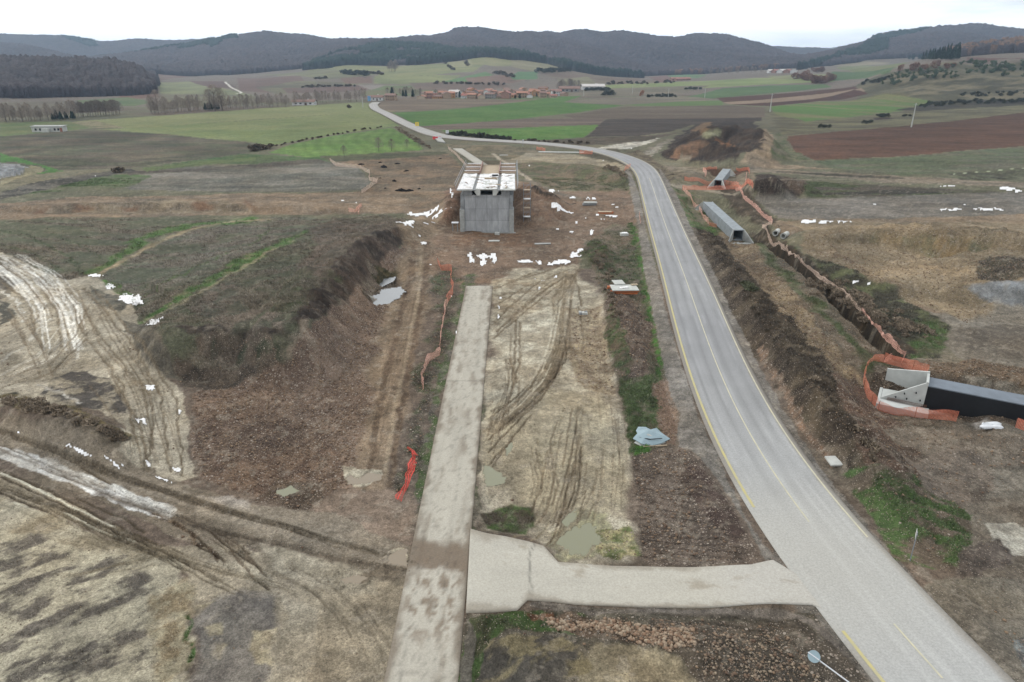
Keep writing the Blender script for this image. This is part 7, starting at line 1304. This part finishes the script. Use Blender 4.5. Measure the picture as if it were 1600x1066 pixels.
# small dark heaps on the brown field
hp = None
for k, (px, py, s) in enumerate(((564, 258, 1.0), (594, 255, .7), (600, 262, 1.5), (621, 257, .9), (635, 267, .9), (616, 283, 1.0), (627, 299, 1.5), (639, 299, 1.2), (655, 295, .7), (594, 278, .4), (688, 248, .6), (602, 295, .5))):
    x, y = gpt(px, py)
    if hp is None:
        n = 400; rg = np.random.default_rng(5); r = np.sqrt(rg.random(n)); a = rg.random(n) * 2 * pi; hp = leafy('soil_heap', 260, 1, lambda rg, n: np.stack([1.9 * (q := np.sqrt(rg.random(n))) * np.cos(t := rg.random(n) * 2 * pi), 1.0 * q * np.sin(t), .75 * (1 - q) * rg.random(n) ** .3], 1), simple_mat('dark_clods', C(52, 46, 44), .9, .3, 3, 0), None, .28, .32, 3); o = hp
    else: o = hp.copy(); COL.objects.link(o)
    o.location = (x, y, H1(x, y)); o.scale = (s * .6, s * .6, s * .6); o.rotation_euler = (0, 0, k); tag(o, 'small blackish heap of clods on the bare brown field', 'soil heap', 'blackish heaps on the bare brown field')
print('houses', round(time.time() - T0, 1))
# ------------------------------------------------------------------ loose stones and dry grass, read from the soil map
dY = np.gradient(ROWS); AREA = (dY[:, None] * (np.gradient(sc_)[None, :] * (np.maximum(ROWS, 0) * CT + 12)[:, None])).ravel(); inview = (np.abs(np.tile(sc_, NR)) < .8) & (GY > 18)
def pick(weight, n, ymax):
    p = np.clip(weight, 0, None) * AREA * inview * (GY < ymax); p = p / p.sum(); i = rng.choice(N, n, p=p); dx = np.gradient(sc_)[i % NC] * (GY[i] * CT + 12); dy = dY[i // NC]; return i, GX[i] + rng.uniform(-.5, .5, n) * dx, GY[i] + rng.uniform(-.5, .5, n) * dy
onroad = beds(GX, GY)[0] > .3
def stones(n, wgt, ymax, s0, s1, label, c1, c2):
    i, x, y = pick(wgt * ~onroad, n, ymax); oct_ = np.array([[1, 0, 0], [0, 1, 0], [-1, 0, 0], [0, -1, 0], [0, 0, 1], [0, 0, -1.0]]); fo = np.array([[0, 1, 4], [1, 2, 4], [2, 3, 4], [3, 0, 4], [1, 0, 5], [2, 1, 5], [3, 2, 5], [0, 3, 5]])
    s = s0 + (s1 - s0) * rng.random(n) ** 3; P_ = oct_[None] * s[:, None, None] * rng.uniform(.55, 1.3, (n, 6, 3)); a = rng.random(n) * 6.28; ca, sa = np.cos(a)[:, None], np.sin(a)[:, None]; X = P_[..., 0] * ca - P_[..., 1] * sa + x[:, None]; Y = P_[..., 0] * sa + P_[..., 1] * ca + y[:, None]; Z_ = P_[..., 2] * .7 + (GZ[i] + s * .25)[:, None]
    t = rng.random((n, 1)); col = c1 * (1 - t) + c2 * t; o = np_mesh('stones', np.stack([X, Y, Z_], -1).reshape(-1, 3), (fo[None] + 6 * np.arange(n)[:, None, None]).reshape(-1, 3), M_stone, None, attrs={'crown': np.repeat(col, 6, 0)}); return tag(o, label, 'stones', kind='stuff')
M_stone = attr_mat('loose_stone', 'crown', nscale=6, lo=.8, hi=1.2); M_grass = attr_mat('grass_blades', 'crown', nscale=1, lo=1.2, hi=1.8)
stones(26000, TR[:, 0] ** 2.2, 130, .035, .17, 'loose pale and brown stones littering the bare earth', C(150, 128, 104), C(104, 84, 70))
stones(34000, .12 + TR[:, 0] - .5 * np.clip(TR[:, 1], 0, 1) * (TR[:, 1] > .4), 78, .015, .07, 'small clods and pebbles strewn over the nearest ground', C(140, 124, 104), C(92, 78, 66))
def spot(spec):
    q = P(spec); X, Y = gp(q[:, 0], q[:, 1]); w = np.zeros(N); k = np.nonzero((GX > X.min()) & (GX < X.max()) & (GY > Y.min()) & (GY < Y.max()))[0]; w[k] = poly_sdf(GX[k], GY[k], np.stack([X, Y], 1)) > 0; return w
stones(1500, spot('835,960 900,972 960,968 1040,985 1085,985 1085,1010 1040,1020 980,1000 920,985 870,985'), 60, .04, .20, 'larger tan and rusty rubble stones in front of the access road', C(166, 150, 128), C(136, 108, 86))
stones(1800, spot('1020,600 1040,590 1052,615 1060,670 1055,700 1040,695 1034,660'), 90, .03, .11, 'rusty brick coloured rubble along the left verge of the road', C(156, 132, 112), C(124, 102, 88))
stones(900, spot('1100,1000 1200,990 1320,1020 1366,1066 1100,1066'), 60, .03, .14, 'scattered stones beside the round sign', C(160, 144, 122), C(110, 92, 78))
def tufts(n, wgt, ymax, h0, h1, nb, name, label, cmix, spread):
    i, x, y = pick(wgt * ~onroad, n, ymax); m = n * nb; j = np.repeat(np.arange(n), nb); a = rng.random(m) * 6.28; r = rng.random(m) ** .6 * spread; bx = x[j] + r * np.cos(a); by = y[j] + r * np.sin(a); bz = GZ[i][j] - .03; h = rng.uniform(h0, h1, m) * np.repeat(rng.uniform(.6, 1.3, n), nb); w = h * .16 + .012; b = rng.random(m) * 6.28
    lx = rng.normal(size=m) * .45 * h + .35 * r * np.cos(a); ly = rng.normal(size=m) * .45 * h; Vv = np.stack([np.stack([bx - w * np.cos(b), by - w * np.sin(b), bz], 1), np.stack([bx + w * np.cos(b), by + w * np.sin(b), bz], 1), np.stack([bx + lx, by + ly, bz + h], 1)], 1).reshape(-1, 3)
    base_ = COLR[i] * 1.15; t = rng.random((n, 1)); col = base_ * (1 - cmix) + cmix * (base_.mean(1)[:, None] * (np.array([[1.02, 1.0, .8]]) * (1 - t) + np.array([[1.25, 1.08, .9]]) * t)); col = np.repeat(col * rng.uniform(.7, 1.3, (n, 1)), nb, 0) * rng.uniform(.85, 1.2, (m, 1))
    o = np_mesh(name, Vv, np.arange(3 * m).reshape(-1, 3), M_grass, None, attrs={'crown': np.repeat(col, 3, 0)}); return tag(o, label, 'grass', kind='stuff')
tufts(26000, np.clip(TR[:, 1] - .15, 0, 1) * (GY < 90), 90, .04, .15, 7, 'grass', 'short green and dry grass tufts on the near verges and slopes', .35, .22)
tufts(20000, np.clip(TR[:, 1] - .3, 0, 1) * (GY > 62), 210, .10, .32, 7, 'weeds', 'tall dry weeds on the left bank and the berm', .5, .4)
print('all', round(time.time() - T0, 1))
# ------------------------------------------------------------------ haze over the valley
HAZE = 0.00010
hm = bpy.data.materials.new('haze_air'); hm.use_nodes = True; nt = hm.node_tree
for n_ in list(nt.nodes):
    if n_.type != 'OUTPUT_MATERIAL': nt.nodes.remove(n_)
pv = nt.nodes.new('ShaderNodeVolumePrincipled'); pv.inputs['Color'].default_value = (.56, .77, 1.0, 1); pv.inputs['Density'].default_value = HAZE; pv.inputs['Anisotropy'].default_value = .1
nt.links.new(pv.outputs[0], nt.nodes['Material Output'].inputs['Volume'])
mb = MB(); mb.box(-9000, 9000, -60, 7650, float(GZ.min()) - 1.5, max(float(GZ.max()) + 25, 60)); hz = mb.build('haze', hm); tag(hz, 'thin bluish haze filling the valley air', 'haze', kind='stuff')
